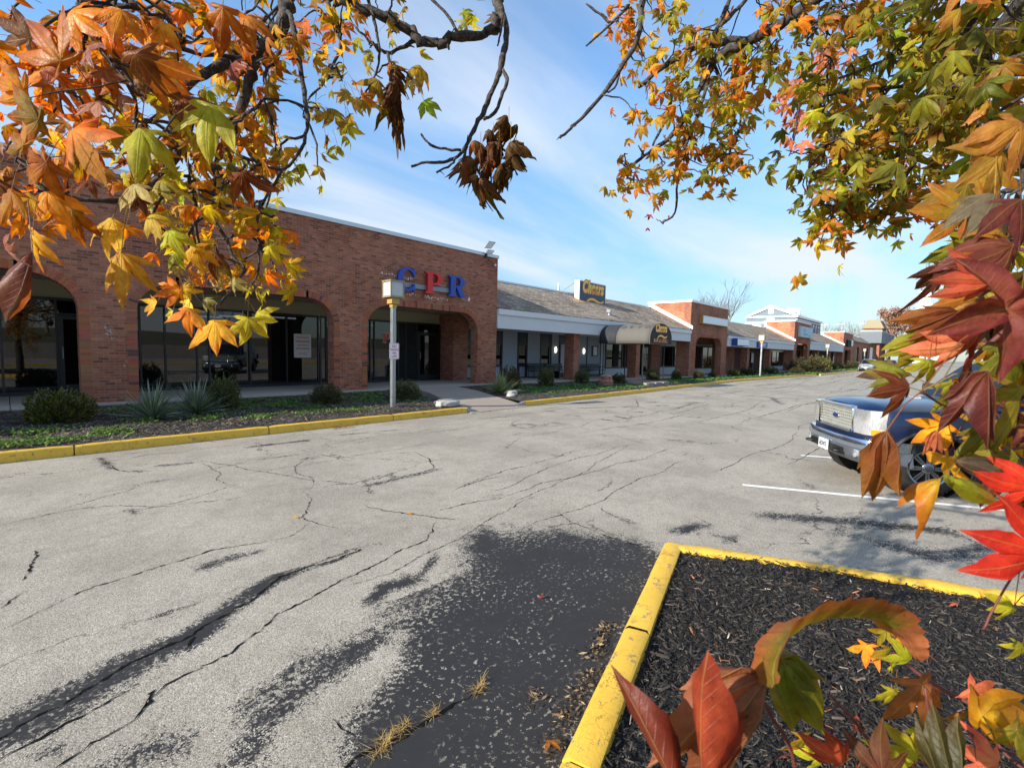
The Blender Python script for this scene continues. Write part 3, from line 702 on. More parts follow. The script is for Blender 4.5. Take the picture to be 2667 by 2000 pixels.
def arch_wall(parent, name, x0, x1, y0, y1, ztop, arches, mat, zf, axis='x', ring=True, back=True):
    """wall from x0 to x1, y0 (front) to y1 (back), pierced by arches (xl,xr,spring,crown,corner width); axis 'y' swaps the plan axes"""
    mb = MB(); P = (lambda a, b, z: (a, b, z)) if axis == 'x' else (lambda a, b, z: (b, a, z))
    xs = [x0, x1]
    for (l, r, zs, zc, cw) in arches:
        xs += [l, r]
        for k in range(1, 15):
            d = cw*(1-math.cos(k/14*PI/2)); xs += [l+d, r-d]
    xs = sorted(set(round(min(max(x, x0), x1), 5) for x in xs))
    def under(x, side):
        for a in arches:
            if a[0]-1e-6 <= x <= a[1]+1e-6:
                if (abs(x-a[0]) < 1e-4 and side < 0) or (abs(x-a[1]) < 1e-4 and side > 0): return None
                return arch_profile(x, *a)
        return None
    for a, b in zip(xs[:-1], xs[1:]):
        za, zb = under(a, 1), under(b, -1); m = (a+b)/2
        inside = any(q[0] < m < q[1] for q in arches)
        if inside:
            mb.quad(P(a,y0,za), P(b,y0,zb), P(b,y0,ztop), P(a,y0,ztop)); mb.quad(P(b,y0,zb), P(a,y0,za), P(a,y1,za), P(b,y1,zb))
            if back: mb.quad(P(b,y1,zb), P(a,y1,za), P(a,y1,ztop), P(b,y1,ztop))
        else:
            fa, fb = zf(a)-.1, zf(b)-.1
            mb.quad(P(a,y0,fa), P(b,y0,fb), P(b,y0,ztop), P(a,y0,ztop))
            if back: mb.quad(P(b,y1,fb), P(a,y1,fa), P(a,y1,ztop), P(b,y1,ztop))
    for (l, r, zs, zc, cw) in arches:
        for x in (l, r): mb.quad(P(x,y0,zf(x)-.1), P(x,y1,zf(x)-.1), P(x,y1,zs), P(x,y0,zs))
    for x in (x0, x1): mb.quad(P(x,y0,zf(x)-.1), P(x,y1,zf(x)-.1), P(x,y1,ztop), P(x,y0,ztop))
    mb.quad(P(x0,y0,ztop), P(x1,y0,ztop), P(x1,y1,ztop), P(x0,y1,ztop))
    o = mb.build(name, mat, parent)
    if ring:
        rng = random.Random(11)
        for A in arches:
            rb = MB()
            l, r, zs, zc, cw = A; path = []
            z = zf(l) + .05
            while z < zs: path.append((l, z, -1, 0)); z += .078
            H = zc - zs; th = .078/H
            while th < PI/2:
                nx, nz = -math.cos(th)/cw, math.sin(th)/H; q = math.hypot(nx, nz)
                path.append((l + cw*(1-math.cos(th)), zs + H*math.sin(th), nx/q, nz/q)); th += .078/math.hypot(cw*math.sin(th), H*math.cos(th))
            x = l + cw
            while x < (l+r)/2 - .045: path.append((x, zc, 0, 1)); x += .078
            path += [(l + r - x, z, -nx, nz) for x, z, nx, nz in path]
            for (x, z, nx, nz) in path:
                if z < zf(x): continue
                k = rng.random(); rb.c = (.11, .06, .052) if k < .07 else tuple(v*rng.uniform(.75, 1.25) for v in (.300, .108, .060))
                t = Vector((-nz, 0, nx)); nrm = Vector((nx, 0, nz)); c = Vector((x, y0 + .02, z)) + nrm*.1
                cc, a1, a2, a3 = c, t*.034, Vector((0, .024, 0)), nrm*.098
                if axis == 'x': rb.obox(cc, a1, a2, a3)
            if axis == 'x' and rb.v: rb.build('arch_ring', M_ATTR_BRICK, parent)
    return o
M_ATTR_BRICK = mat_attr('ring_brick', .88, .2, 0, .3, 40, bump=.5)

def glazing(parent, x0, x1, z0, z1, y, mull, trans=(), name='window', fw=.05, base=.09):
    """aluminium shopfront: one frame with its pane"""
    mb = MB()
    mb.box(x0, y-.05, z0, x1, y+.05, z0+base); mb.box(x0, y-.05, z1-.07, x1, y+.05, z1)
    for m in sorted(set(list(mull) + [x0+fw/2, x1-fw/2])): mb.box(m-fw/2, y-.053, z0+base, m+fw/2, y+.053, z1-.07)
    for (a, b, z) in trans: mb.box(a+fw/2, y-.048, z-.025, b-fw/2, y+.048, z+.025)
    f = mb.build(name, M_FRAME, parent)
    g = MB(); g.box(x0+.01, y-.012, z0+.02, x1-.01, y+.012, z1-.02); g.build('pane', M_GLASS, f)
    return f

def door(parent, x0, x1, z0, z1, y, handle_side=1, mat=None, panemat=None, y2=None):
    mb = MB(); w = .1; yy = y-.075
    mb.box(x0, yy, z0+.01, x0+w, yy+.05, z1); mb.box(x1-w, yy, z0+.01, x1, yy+.05, z1); mb.box(x0+w, yy, z1-w, x1-w, yy+.05, z1); mb.box(x0+w, yy, z0+.01, x1-w, yy+.05, z0+.26)
    d = mb.build('door', mat or M_FRAME, parent)
    g = MB(); g.box(x0+w-.01, yy+.02, z0+.25, x1-w+.01, yy+.032, z1-w+.01); g.build('pane', panemat or M_GLASS, d)
    h = MB(); hx = x1-.07 if handle_side > 0 else x0+.07
    h.tube([(hx, yy-.003, z0+.95), (hx, yy-.06, z0+.97), (hx, yy-.06, z0+1.25), (hx, yy-.003, z0+1.27)], .012, 6); h.build('handle', M_GREYMETAL, d)
    return d


# ================================================================ the tall brick shopfront
BT = 5.94; F0_ = .45
blk = empty('brick_shopfront', (0, 0, 0), label='tall red brick shopfront with wide flat arches and dark shop windows', cat='building')
ARC = [(-10.2, -5.0, 2.63, 3.38, .9), (-4.0, 1.14, 2.63, 3.38, .95), (2.2, 7.22, 2.63, 3.38, .85), (8.41, 13.5, 2.6, 3.38, .9)]
arch_wall(blk, 'wall', -13, 14.61, FY, FY+.42, BT-.13, ARC, M_BRICK, walk_z)
arch_wall(blk, 'end_wall', FY+.42, GY+.3, 13.76, 14.61, BT-.13, [(FY+.425, 16.52, 2.6, 3.38, .72)], M_BRICK, lambda y: .44, axis='y', ring=False)
mb = MB(); mb.box(-13, 22.5, 0, 14.61, 27, BT-.4); mb.box(-13, FY+.42, BT-.5, 13.76, GY+.3, BT-.42); mb.box(-13, GY+.3, 3.2, 14.61, 22.5, BT-.4); mb.build('rear_block', M_STUCCO, blk)
M_ROOM = plain('shop_interior', '55524c', .9, var=.3, scale=1.2)
mb = MB(); mb.box(-13, GY+.3, .2, 14.6, 22.49, F0_); mb.box(-13, 22.44, F0_, 14.6, 22.49, 3.19); mb.box(-13, GY+.3, 3.12, 14.6, 22.43, 3.19); mb.box(-13, GY+.4, F0_, -12.9, 22.4, 3.1); mb.box(14.4, GY+.4, F0_, 14.6, 22.4, 3.1); mb.box(7.9, GY+.4, F0_, 8.02, 22.4, 3.1); mb.build('interior', M_ROOM, blk)
for x, y in ((7.4, 19.3), (9.6 - 1.7, 21.9), (6.2, 20.6), (5.4, 21.9), (11.6, 20.8)): mb = MB(); mb.box(x-.6, y-.10, 2.94, x+.6, y+.10, 2.99); mb.build('ceiling_light', emit('tube_glow', 'eef4ff', 9.0), blk)
mb = MB(); mb.box(2.8, 20.2, F0_+.005, 4.6, 20.9, 1.2); mb.box(5.0, 19.3, F0_+.005, 6.4, 19.9, 1.15); mb.box(10, 20, F0_+.005, 11.2, 20.8, 1.3); mb.build('counter', M_SILL, blk)
mb = MB(); mb.box(14.57, GY+.3, 3, 14.613, 27, BT-.135); mb.build('side_wall', M_BRICK, blk)
mb = MB(); mb.box(-13.2, FY+.5, 0, -13.003, 27, BT-.135); mb.build('side_wall', M_BRICK, blk)
mb = MB(); mb.box(-13, GY+.06, 3.02, 13.757, GY+.29, 3.47); mb.box(-13, FY+.423, 3.47, 13.757, GY+.06, 3.56); mb.build('portico_ceiling', M_STUCCO, blk)
mb = MB(); mb.box(-13.1, FY-.035, BT-.128, 14.66, FY+.5, BT); mb.box(14.16, FY+.503, BT-.128, 14.66, 27.1, BT-.002); mb.build('coping', M_COPING, blk)
F0 = .45
def bay(x0, x1, mull, doors=(), trans=()):
    glazing(blk, x0, x1, F0, 3.02, GY, mull, trans)
    for (a, b, s) in doors: door(blk, a, b, F0+.0, 2.56, GY, s)
mb = MB(); mb.box(-13, GY-.02, F0-.05, 13.757, GY+.28, F0+.012); mb.build('threshold', M_BLACK, blk)
bay(-12.9, -4.3, (-11, -9.6, -8.2, -6.8, -5.4))
bay(-4.25, 1.98, (-3.3, -2.3, -1.2, -.09, .92), [(.95, 1.93, -1)], [(.92, 1.98, 2.60)])
bay(2.02, 8.02, (2.68, 3.28, 4.10, 4.44, 5.64, 6.85), trans=[(2.02, 2.68, 2.6)])
bay(8.06, 13.75, (8.3, 9.3, 10.15, 10.34, 11.48, 11.86, 12.46), [(8.32, 9.28, 1), (12.5, 13.66, -1)], [(8.3, 9.3, 2.6), (12.46, 13.75, 2.6)])
# dark blinds stand behind two of the panes, ceiling lights glow inside the second shop
mb = MB(); mb.box(11.50, GY-.03, F0+.1, 12.44, GY-.014, 2.94); mb.build('blind', M_DARK, blk)
# ---- things fixed to it
sg = empty('letter_sign', (9.47, FY-.15, 3.94), label='large blue, red and blue block letters on a grey rail over the brick arch', cat='sign')
def arcpts(cx, cy, rx, ry, a0, a1, n=20): return [(cx + rx*math.cos(a0+(a1-a0)*i/n), cy + ry*math.sin(a0+(a1-a0)*i/n)) for i in range(n+1)]
def glyph(ch):
    S = []
    if ch == 'C':
        o = arcpts(.50, .5, .48, .52, R(62), R(298), 34); i = arcpts(.56, .5, .27, .42, R(295), R(65), 30)
        top = [(.80, .80), (.84, .66), (.92, .66), (.92, 1.02), (.86, 1.02), (.80, .93)]
        bot = [(.80, .07), (.86, -.02), (.92, -.02), (.92, .34), (.84, .34), (.80, .20)]
        S.append(o + bot + i + top[::1])
    else:
        body = [(0, 0), (.50, 0), (.50, .07), (.40, .09), (.40, .42)]
        if ch == 'P':
            body = [(0, 0), (.52, 0), (.52, .07), (.41, .10), (.41, .42)] + arcpts(.58, .71, .38, .29, R(-90), R(90), 18) + [(0, 1), (0, .93), (.12, .90), (.12, .10), (0, .07)]
            S.append(body); S.append([(.41, .51)] + arcpts(.52, .71, .17, .20, R(-90), R(90), 12) + [(.41, .91)])
        else:
            S.append([(0, 0), (.50, 0), (.50, .07), (.40, .10), (.40, .45), (.46, .45), (.66, .08), (.70, 0), (1.02, 0), (1.02, .07), (.94, .10), (.78, .40), (.70, .46)]
                     + arcpts(.60, .73, .36, .27, R(-60), R(90), 16) + [(0, 1), (0, .93), (.11, .90), (.11, .10), (0, .07)])
            S.append([(.40, .53)] + arcpts(.52, .73, .17, .19, R(-90), R(90), 12) + [(.40, .92)])
    return S
for ch, x, w, m in (('C', 0.0, .80, M_BLUE), ('P', 1.19, .84, M_RED), ('R', 2.30, .84, M_BLUE)):
    M = Matrix.Translation((x, -.0, .0)) @ Matrix.Rotation(PI/2, 4, 'X') @ Matrix.Diagonal((w, .80, 1, 1))
    o = curve_text('letter', glyph(ch), m, sg, M, extrude=.06); o['label'] = {'C': 'blue letter C', 'P': 'red letter P', 'R': 'blue letter R'}[ch]
mb = MB(); mb.box(.3, .062, .13, 3.05, .148, .30); mb.build('rail', M_GREYMETAL, sg)
# scraps of white adhesive from the sign that was there before
mb = MB(); rng = random.Random(4)
for (x0, x1, z, h) in ((8.9, 9.55, 4.45, .09), (9.75, 10.2, 4.42, .10), (8.95, 9.2, 4.2, .08), (10.0, 10.4, 3.86, .10), (10.8, 11.0, 3.84, .1), (11.0, 11.9, 3.82, .08), (11.45, 11.75, 4.33, .06), (12.55, 12.72, 3.95, .1)):
    x = x0
    while x < x1:
        w = rng.uniform(.015, .045); hh = h*rng.uniform(.25, 1); zz = z + rng.uniform(-.03, .03)
        mb.obox((x, FY-.0035, zz), Vector((w*.5, 0, rng.uniform(-.01, .01))), (0, .003, 0), Vector((rng.uniform(-.012, .012), 0, hh*.5))); x += w + rng.uniform(.02, .08)
mb.build('adhesive_residue', M_WTRIM, blk)
font_text('ghost_lettering', 'E D', .27, M_WTRIM, blk, face_y(12.87, FY-.004, 3.93), .002, offset=-.012)
mb = MB()
for k in range(26):
    a = rng.uniform(-.10, .10); z = 2.30 - k*.012 + rng.uniform(-.05, .05)
    mb.obox((1.62 + a*.6 + (2.3-z)*.25, FY-.003, z), Vector((rng.uniform(.008, .03), 0, rng.uniform(-.01, .01))), (0, .003, 0), Vector((0, 0, rng.uniform(.006, .025))))
mb.obox((1.93, FY-.003, 1.32), (.02, 0, 0), (0, .003, 0), (0, 0, .02)); mb.build('paint_splash', plain('faded_paint', 'a8928a', .9), blk)
fl = empty('floodlight', (13.86, FY-.02, BT), label='twin floodlight clamped on the coping at the corner of the tall brick shopfront', cat='floodlight')
mb = MB(); mb.box(-.06, -.05, -.2, .06, .02, .02); mb.tube([(0, -.03, -.05), (-.02, -.12, .02), (0, -.16, .1)], .025, 6); mb.build('bracket', M_BLACK, fl)
for s, z in ((1, .30), (-.4, .02)):
    mb = MB(); a = Vector((.16, -.05, 0)); b = Vector((.05, -.09, .13))*(1 if s == 1 else .55); n = a.cross(b).normalized()
    mb.obox(Vector((.03, -.2, z)), a, b, n*.03); h = mb.build('lamp_head', M_GREYMETAL, fl, bevel=.01)
    mb = MB(); mb.obox(Vector((.03, -.2, z)) + n*(-.032 if n.y > 0 else .032), a*.85, b*.85, n*.003); mb.build('lens', M_BACKLIT, h)
mb = MB(); mb.tube([(14.0, FY-.012, 5.72), (14.1, FY-.012, 5.62), (14.25, FY-.012, 5.6), (14.38, FY-.012, 5.55)], .012, 5); mb.build('cable', M_BLACK, blk)
mb = MB(); mb.lathe((14.42, FY-.004, 5.5), [(.05, 0), (.055, -.05), (.03, -.08)], 10, 'y'); tag(mb.build('sensor', M_WTRIM, None, smooth=True, sharp=40), 'small white dome sensor on the brick corner below the floodlight', 'sensor')
po = empty('poster', (7.41, GY-.035, 1.89), label='white poster with faded red print behind the shop glass beside the arch pier', cat='poster')
mb = MB(); mb.box(-.31, -.006, -.43, .31, .006, .43); mb.build('sheet', plain('poster_paper', 'b9b4b0', .8, var=.06, scale=3), po)
mb = MB()
for i, (z, w, h) in enumerate(((.3, .22, .05), (.16, .25, .06), (.02, .2, .04), (-.1, .24, .05), (-.26, .15, .02), (-.32, .18, .02))): mb.box(-w, -.011, z-h/2, w, -.0065, z+h/2)
mb.build('print', plain('faded_red_print', 'b0776f', .8, var=.2, scale=30), po)
for ch, x, m in (('C', 9.72, M_BLUE), ('P', 10.73, M_RED), ('R', 11.74, M_BLUE)):
    w = empty('window_letter', (x, GY-.02, 2.11), label={'C': 'blue vinyl letter C on the shop window', 'P': 'red vinyl letter P on the shop window behind the lamp post', 'R': 'blue vinyl letter R on the shop window'}[ch], cat='lettering', group='vinyl letters on the shop window')
    for nm, mm, dz, sc_, yy in (('outline', M_BACKLIT, -.012, .44, 0), ('letter', m, 0, .40, -.006)):
        M = Matrix.Translation((-.0 + dz, yy, dz)) @ Matrix.Rotation(PI/2, 4, 'X') @ Matrix.Diagonal((.36 if nm == 'letter' else .392, .375 if nm == 'letter' else .40, 1, 1))
        curve_text(nm, glyph(ch), mm, w, M, extrude=.002, bevel=0)
ad = empty('house_number', (1.72, GY-.082, 2.66), label='small white house number over the door at far left', cat='number')
mb = MB(); mb.box(-.22, -.004, -.06, .22, .004, .06); mb.build('plate', M_WTRIM, ad)
font_text('digits', '63', .13, M_BLACK, ad, face_y(-.1, -.006, 0), .002)

# ================================================================ shed-roofed bar between the shopfront and the first tower
RS = .52
def shed(name, x0, x1, label, z0=3.73, yr=18.0, y0=14.55, fz=2.84, trimx=0.06, roofmat=None, fascia=None, ridge=True):
    e = empty(name, (0, 0, 0), label=label, cat='building')
    zr = z0 + RS*(yr - y0)
    mb = MB(); mb.add([(x0,y0,z0),(x1,y0,z0),(x1,yr,zr),(x0,yr,zr),(x0,y0,z0-.06),(x1,y0,z0-.06),(x1,yr,zr-.06),(x0,yr,zr-.06)], [(0,1,2,3),(4,7,6,5),(0,4,5,1),(1,5,6,2),(2,6,7,3),(3,7,4,0)])
    mb.build('roof', roofmat or M_SHINGLE, e)
    mb = MB(); mb.box(x0, y0-.03, z0-.30, x1, y0+.12, z0-.055); mb.build('eave_trim', M_WTRIM, e, bevel=.012)
    mb = MB(); mb.box(x0, y0+.04, fz, x1, y0+.22, z0-.303); mb.build('fascia', fascia or M_FASCIA, e)
    mb = MB(); mb.box(x0, yr-.06, zr-.02, x1, yr+.16, zr+.07); mb.build('ridge_coping', M_COPING, e)
    mb = MB(); mb.box(x0, y0+.22, fz+.05, x1, GY+.1, fz+.12); mb.build('porch_ceiling', M_FASCIA, e)
    mb = MB(); mb.box(x0+.01, GY+.5, 0, x1-.01, 26, zr-.6); mb.build('rear_block', M_STUCCO, e)
    return e
def pillar(parent, x0, x1, y0=14.9, d=.62, ztop=2.86, mat=None):
    mb = MB(); mb.box(x0, y0, walk_z(x0)-.15, x1, y0+d, ztop); mb.build('pillar', mat or M_BRICK, parent, bevel=.006)
bar = shed('bar_building', 14.613, 35.14, 'long shed roofed bar with grey fascia, porch pillars and blue grey stucco wall')
for x in (20.71, 27.51): pillar(bar, x, x+.5)
zz = lambda x: walk_z(x)-.06
for a, b in ((14.613, 15.2), (16.0, 17.1), (17.95, 19.08), (19.95, 21.02), (22.1, 22.78), (23.85, 25.72), (25.82, 27.35)):
    mb = MB(); mb.box(a, GY, zz(a), b, GY+.2, 2.9); mb.build('wall', M_PANEL, bar)
def strip_window(x0, x1):
    z = zz(x0); m = MB(); m.box(x0, GY-.02, z, x0+.09, GY+.15, 2.9); m.box(x1-.09, GY-.02, z, x1, GY+.15, 2.9); m.box(x0+.09, GY, z, x1-.09, GY+.12, 1.15); m.box(x0+.09, GY, 2.15, x1-.09, GY+.12, 2.9)
    f = m.build('window', M_NAVY, bar); g = MB(); g.box(x0+.08, GY+.04, 1.14, x1-.08, GY+.06, 2.16); g.build('pane', M_GLASS, f)
    g = MB(); g.box(x0+.2, GY-.012, z+.12, x1-.2, GY+.001, 1.0); g.build('inset_panel', M_PANEL, f)
for a, b in ((15.22, 16.0), (17.1, 17.93), (19.1, 19.93), (21.04, 21.95)): strip_window(a, b)
mb = MB()
for x in (22.0, 25.73, 27.36): mb.box(x, GY-.03, zz(x), x+.09, GY+.1, 2.9)
mb.box(15.2, GY-.025, zz(22)-.01, 27.9, GY-.005, zz(16)+.07); mb.build('dark_batten', M_NAVY, bar)
door(bar, 22.82, 23.8, zz(23)+.06, 2.42, GY, 1, M_NAVY, M_SILL)
mb = MB(); mb.box(22.76, GY, 2.42, 23.87, GY+.12, 2.9); mb.build('transom_panel', M_NAVY, bar)
mb = MB(); mb.box(27.46, GY, zz(28), 27.95, GY+.15, 2.9); mb.build('wall', M_SILL, bar)
for (a, b, m) in ((27.95, 31.75, (28.05, 29.25, 30.2, 30.9)), (36.25, 39.9, (36.4, 38.5, 39.6))):
    glazing(bar if a < 35 else bar, a, b, .78, 2.52, GY, m, fw=.09)
    mb = MB(); mb.box(a, GY, zz(b), b, GY+.15, .777); mb.box(a, GY, 2.523, b, GY+.15, 2.92); mb.build('sill_panel', M_SILL, bar)
mb = MB(); mb.box(28.95, GY-.06, .9, 29.7, GY-.052, 2.45); mb.build('dark_curtain', M_DARK, bar)
mb = MB(); mb.box(31.78, GY+.0, zz(33), 32.9, GY+.2, 2.9); mb.build('brick_pier', M_BRICK, bar)
mb = MB(); mb.box(34.62, GY-.05, zz(35), 36.22, GY+.2, 2.9); mb.build('brick_pier', M_BRICK, bar)
mb = MB(); mb.box(32.9, GY+.15, zz(33), 34.62, GY+.2, 2.9); mb.build('door_recess', M_DARK, bar)
door(bar, 33.3, 34.4, zz(33)+.06, 2.4, GY+.14, -1)
# ---- on the bar
def oval_lamp(x, z, label):
    e = empty('wall_lamp', (x, GY-.005, z), label=label, cat='wall lamp', group='lit lamps either side of the bar door')
    mb = MB(); mb.lathe((0, 0, 0), [(.10, 0), (.10, -.03)], 14, 'y'); mb.build('backplate', M_BLACK, e)
    mb = MB(); mb.v = []; mb.lathe((0, 0, 0), [(.095*math.cos(t), -.03 - .07*math.sin(t)) for t in (0, .4, .8, 1.2, 1.5)], 14, 'y')
    mb.v = [(x_, y_, z_*1.9) for x_, y_, z_ in mb.v]; mb.build('lamp_shade', emit('lamp_glow', 'fff1d0', 2.2), e, smooth=True)
oval_lamp(22.44, 1.98, 'lit oval wall lamp to the window side of the bar door'); oval_lamp(25.38, 1.94, 'lit oval wall lamp between the brick pillar and the notice case')
nb = empty('notice_case', (26.66, GY-.002, 1.96), label='black framed notice case on the blue grey stucco wall', cat='notice case')
mb = MB(); mb.box(-.34, -.06, -.34, .34, 0, .34); mb.build('frame', M_BLACK, nb, bevel=.01); mb = MB(); mb.box(-.22, -.066, -.28, .22, -.061, .28); mb.build('notice', M_WTRIM, nb)

def stroke_logo(parent, M, s=1.0, depth=.006, shadow=True):
    """hand lettered word 'Cheers' with a swash below, as thick pen strokes"""
    SW = [(.24,.0),(.36,.12),(.52,.18),(.74,.19),(.98,.13),(1.2,.09),(1.38,.14),(1.42,.2)]
    for nm, mat, hw, yo in (('logo_shadow', M_ORANGE, .075, 0.0), ('logo_lettering', M_CREAM, .048, depth)):
        V = []; F = []
        def strip(P, w0):
            P = [Vector(p) for p in P]; Q = []
            for i in range(len(P)-1):
                p0, p1, p2, p3 = P[max(i-1, 0)], P[i], P[i+1], P[min(i+2, len(P)-1)]
                for k in range(6):
                    u = k/6; Q.append(.5*((2*p1) + (-p0+p2)*u + (2*p0-5*p1+4*p2-p3)*u*u + (-p0+3*p1-3*p2+p3)*u**3))
            Q.append(P[-1]); n = len(Q); b = len(V)
            for i, q in enumerate(Q):
                t = (Q[min(i+1, n-1)] - Q[max(i-1, 0)]).normalized(); nn = Vector((-t.y, t.x))*w0*(.55 + .45*math.sin(PI*(i+1.5)/(n+2)))
                for a in (q - nn, q + nn):
                    V.append((a.x, a.y, yo)); V.append((a.x, a.y, yo + depth))
            for i in range(n-1):
                a = b + 4*i; F.extend([(a+1, a+5, a+7, a+3), (a, a+1, a+5, a+4)[::-1], (a+2, a+3, a+7, a+6)])
        strip(SW, hw*.8)
        V2 = [M @ Vector(((x-.72)*s, (y-.45)*s, z)) for x, y, z in V]
        mesh_np(nm, V2, F, mat, parent)
        M2 = M @ Matrix.Translation((-.02*s, .17*s, yo))
        font_text(nm, 'Cheers', .60*s, mat, parent, M2, depth*.5, shear=.18, offset=.055*s if yo == 0 else .018*s, sx=.80)
sb = empty('roof_sign', (25.7, 17.15, 5.0), label='slate blue box sign with gold script standing on the bar roof', cat='sign')
mb = MB(); mb.box(-1.5, -.02, -.05, 1.5, .34, 1.3); mb.build('cabinet', M_WTRIM, sb, bevel=.015)
mb = MB(); mb.box(-1.43, -.035, .02, 1.43, -.021, 1.23); mb.build('sign_face', M_SIGNBLUE, sb)
stroke_logo(sb, face_y(.02, -.036, .65), 1.68)
mb = MB()
for p, q in (((-2.5, .85, .55), (-2.5, .85, 1.05)), ((-2.5, .85, .98), (-2.1, 1.0, .55)), ((-1.4, .3, 1.25), (-1.95, 1.0, .6)), ((-1.4, .3, .55), (-1.45, .9, .55)), ((1.4, .3, 1.1), (1.4, 1.0, .6))): mb.tube([p, q], .022, 6)
mb.build('support_strut', M_STEEL, sb)
# patched shingles and a small roof flood
mb = MB(); mb.obox((23.95, 16.95, 4.985), (.42, 0, 0), (0, .25, .13), (0, 0, .012)); tag(mb.build('roof_patch', plain('pale_shingle', 'a8834f', .9, var=.3, scale=14), bar))
rf = empty('floodlight', (24.8, 15.35, 4.12), label='small grey floodlight standing on the shingles of the bar roof', cat='floodlight')
mb = MB(); mb.lathe((0, 0, 0), [(.1, 0), (.1, .03), (.03, .05), (.03, .14)], 10); mb.build('base', M_WTRIM, rf)
mb = MB(); mb.obox((0, 0, .24), (.13, .05, 0), (-.04, .12, .03), (0, -.02, .1)); mb.build('lamp_head', M_GREYMETAL, rf, bevel=.02)
# ---- awning
aw = empty('awning', (23.8, 11.5, 0), label='grey barrel awning with charcoal ends reaching from the bar to the kerb', cat='awning')
AX, AB, AT, YB = 1.26, 2.62, 3.47, 14.50-11.5
def barrel(y0, y1, n=18, k=1.0, wave=0.0):
    secs = []; m = 6
    for j in range(m+1):
        y = y0 + (y1-y0)*j/m; sag = wave*math.sin(PI*((j*1.0) % 2)/1.0)
        P = [(-AX*k, y, 2.38)] + [(AX*k*math.cos(PI - PI*i/n), y, AB + (AT-AB)*math.sin(PI*i/n)**.9*k) for i in range(n+1)] + [(AX*k, y, 2.38)]
        secs.append(P)
    return secs
mb = MB(); mb.loft(barrel(.0, 1.95), closed=False); o = mb.build('canopy', M_AWN, aw, smooth=True, sharp=50); o.modifiers.new('t', 'SOLIDIFY').thickness = .012
mb = MB(); mb.loft(barrel(1.95, YB), closed=False); o = mb.build('canopy', M_AWND, aw, smooth=True, sharp=50); o['label'] = 'charcoal rear section'; o.modifiers.new('t', 'SOLIDIFY').thickness = .012
fr = barrel(0, .1)[0]; mb = MB(); mb.prism([(x, -.012, z) for x, y, z in fr], (0, .024, 0)); mb.build('front_panel', M_AWND, aw)
mb = MB(); mb.tube([(x*1.0, -.02, z) for x, y, z in fr] + [(fr[0][0], -.02, fr[0][2])], .022, 6); mb.build('piping', M_AWN, aw)
stroke_logo(aw, face_y(.03, -.016, 3.07), .92, .004)
font_text('lettering', 'BAR & GRILL', .27, M_ORANGE, aw, face_y(0, -.02, 2.56), .004, offset=.003, sx=1.08)
for i, ch in enumerate('OKYO'):   # faded old letters on the roadside slope of the barrel
    yc = 1.70 - i*.46
    def wrap(c, yc=yc):
        a = .80 + c.y*1.0; return Vector((-AX*1.012*math.cos(a), yc - c.x, AB + (AT-AB)*1.012*math.sin(a)**.9 + .004))
    font_text('faded_letter', ch, .36, plain('faded_grey_ink', '4d4c4a', .9, var=.2, scale=20), aw, Matrix.Identity(4), .0005, warp=wrap)
for sx in (-1, 1):
    for y in (.34, 2.75):
        mb = MB(); x = 23.8 + sx*1.2; mb.tube([(sx*1.2, y, bed_z(x, 11.5+y)-.1 if y < 1 else walk_z(x)-.1), (sx*1.2, y, 2.42)], .032, 8); mb.build('post', M_BLACK, aw)
mb = MB()
for sx in (-1, 1): mb.tube([(sx*1.2, .05, 2.4), (sx*1.2, 2.9, 2.4)], .02, 6)
mb.tube([(-1.2, .05, 2.4), (1.2, .05, 2.4)], .02, 6); mb.build('frame', M_BLACK, aw)

# ================================================================ brick towers and the sheds between them
def tower(x0, x1, ztop, arch, label, rear=18.05, glaz=None, z0=3.73):
    e = empty('brick_tower', (0, 0, 0), label=label, cat='building', group='brick entrance towers along the shopping strip')
    wz = lambda x: walk_z(x) - .12
    arch_wall(e, 'wall', x0, x1, FY, FY+.5, ztop-.16, [arch], M_BRICK, wz)
    # side wall: pier at the front, open below, solid above the shed roof; same brick in lighter orange, sunlight put into its colour
    for xa, xb in ((x0, x0+.45), (x1-.45, x1)):
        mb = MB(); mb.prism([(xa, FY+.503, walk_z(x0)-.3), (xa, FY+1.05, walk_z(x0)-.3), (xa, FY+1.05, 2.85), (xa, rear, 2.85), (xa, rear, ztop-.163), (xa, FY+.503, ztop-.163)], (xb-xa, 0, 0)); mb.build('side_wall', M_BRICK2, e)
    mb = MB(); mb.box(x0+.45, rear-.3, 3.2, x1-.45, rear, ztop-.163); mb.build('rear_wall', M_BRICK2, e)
    mb = MB(); mb.box(x0-.06, FY-.05, ztop-.16, x1+.06, FY+.45, ztop); mb.box(x0-.06, FY+.453, ztop-.16, x0+.4, rear+.1, ztop-.001); mb.box(x1-.4, FY+.453, ztop-.16, x1+.06, rear+.1, ztop-.001); mb.build('coping', M_WHITE, e)
    y0, y1 = 14.45, rear+.02; zr = z0 + RS*(y1-y0)
    mb = MB(); mb.prism([(x0-.10, y0, z0+.03), (x0-.10, y1, zr+.03), (x0-.10, y1, zr+.33), (x0-.10, y0, z0+.26)], (.098, 0, 0)); mb.prism([(x0-.10, y1-.25, zr+.2), (x0-.10, y1, zr+.2), (x0-.10, y1, ztop-.165), (x0-.10, y1-.25, ztop-.165)], (.098, 0, 0)); mb.build('rake_trim', M_WHITE, e)
    mb = MB(); mb.box(x0+.45, FY+.5, 3.42, x1-.45, rear-.3, 3.5); mb.box(x0+.45, GY+.06, 2.55, x1-.45, GY+.3, 3.42); mb.build('portico_ceiling', M_STUCCO, e)
    return e
t1 = tower(35.15, 43.0, 5.96, (36.3, 41.75, 2.45, 3.24, .95), 'nearest brick tower with blank white sign and gold sign edge')
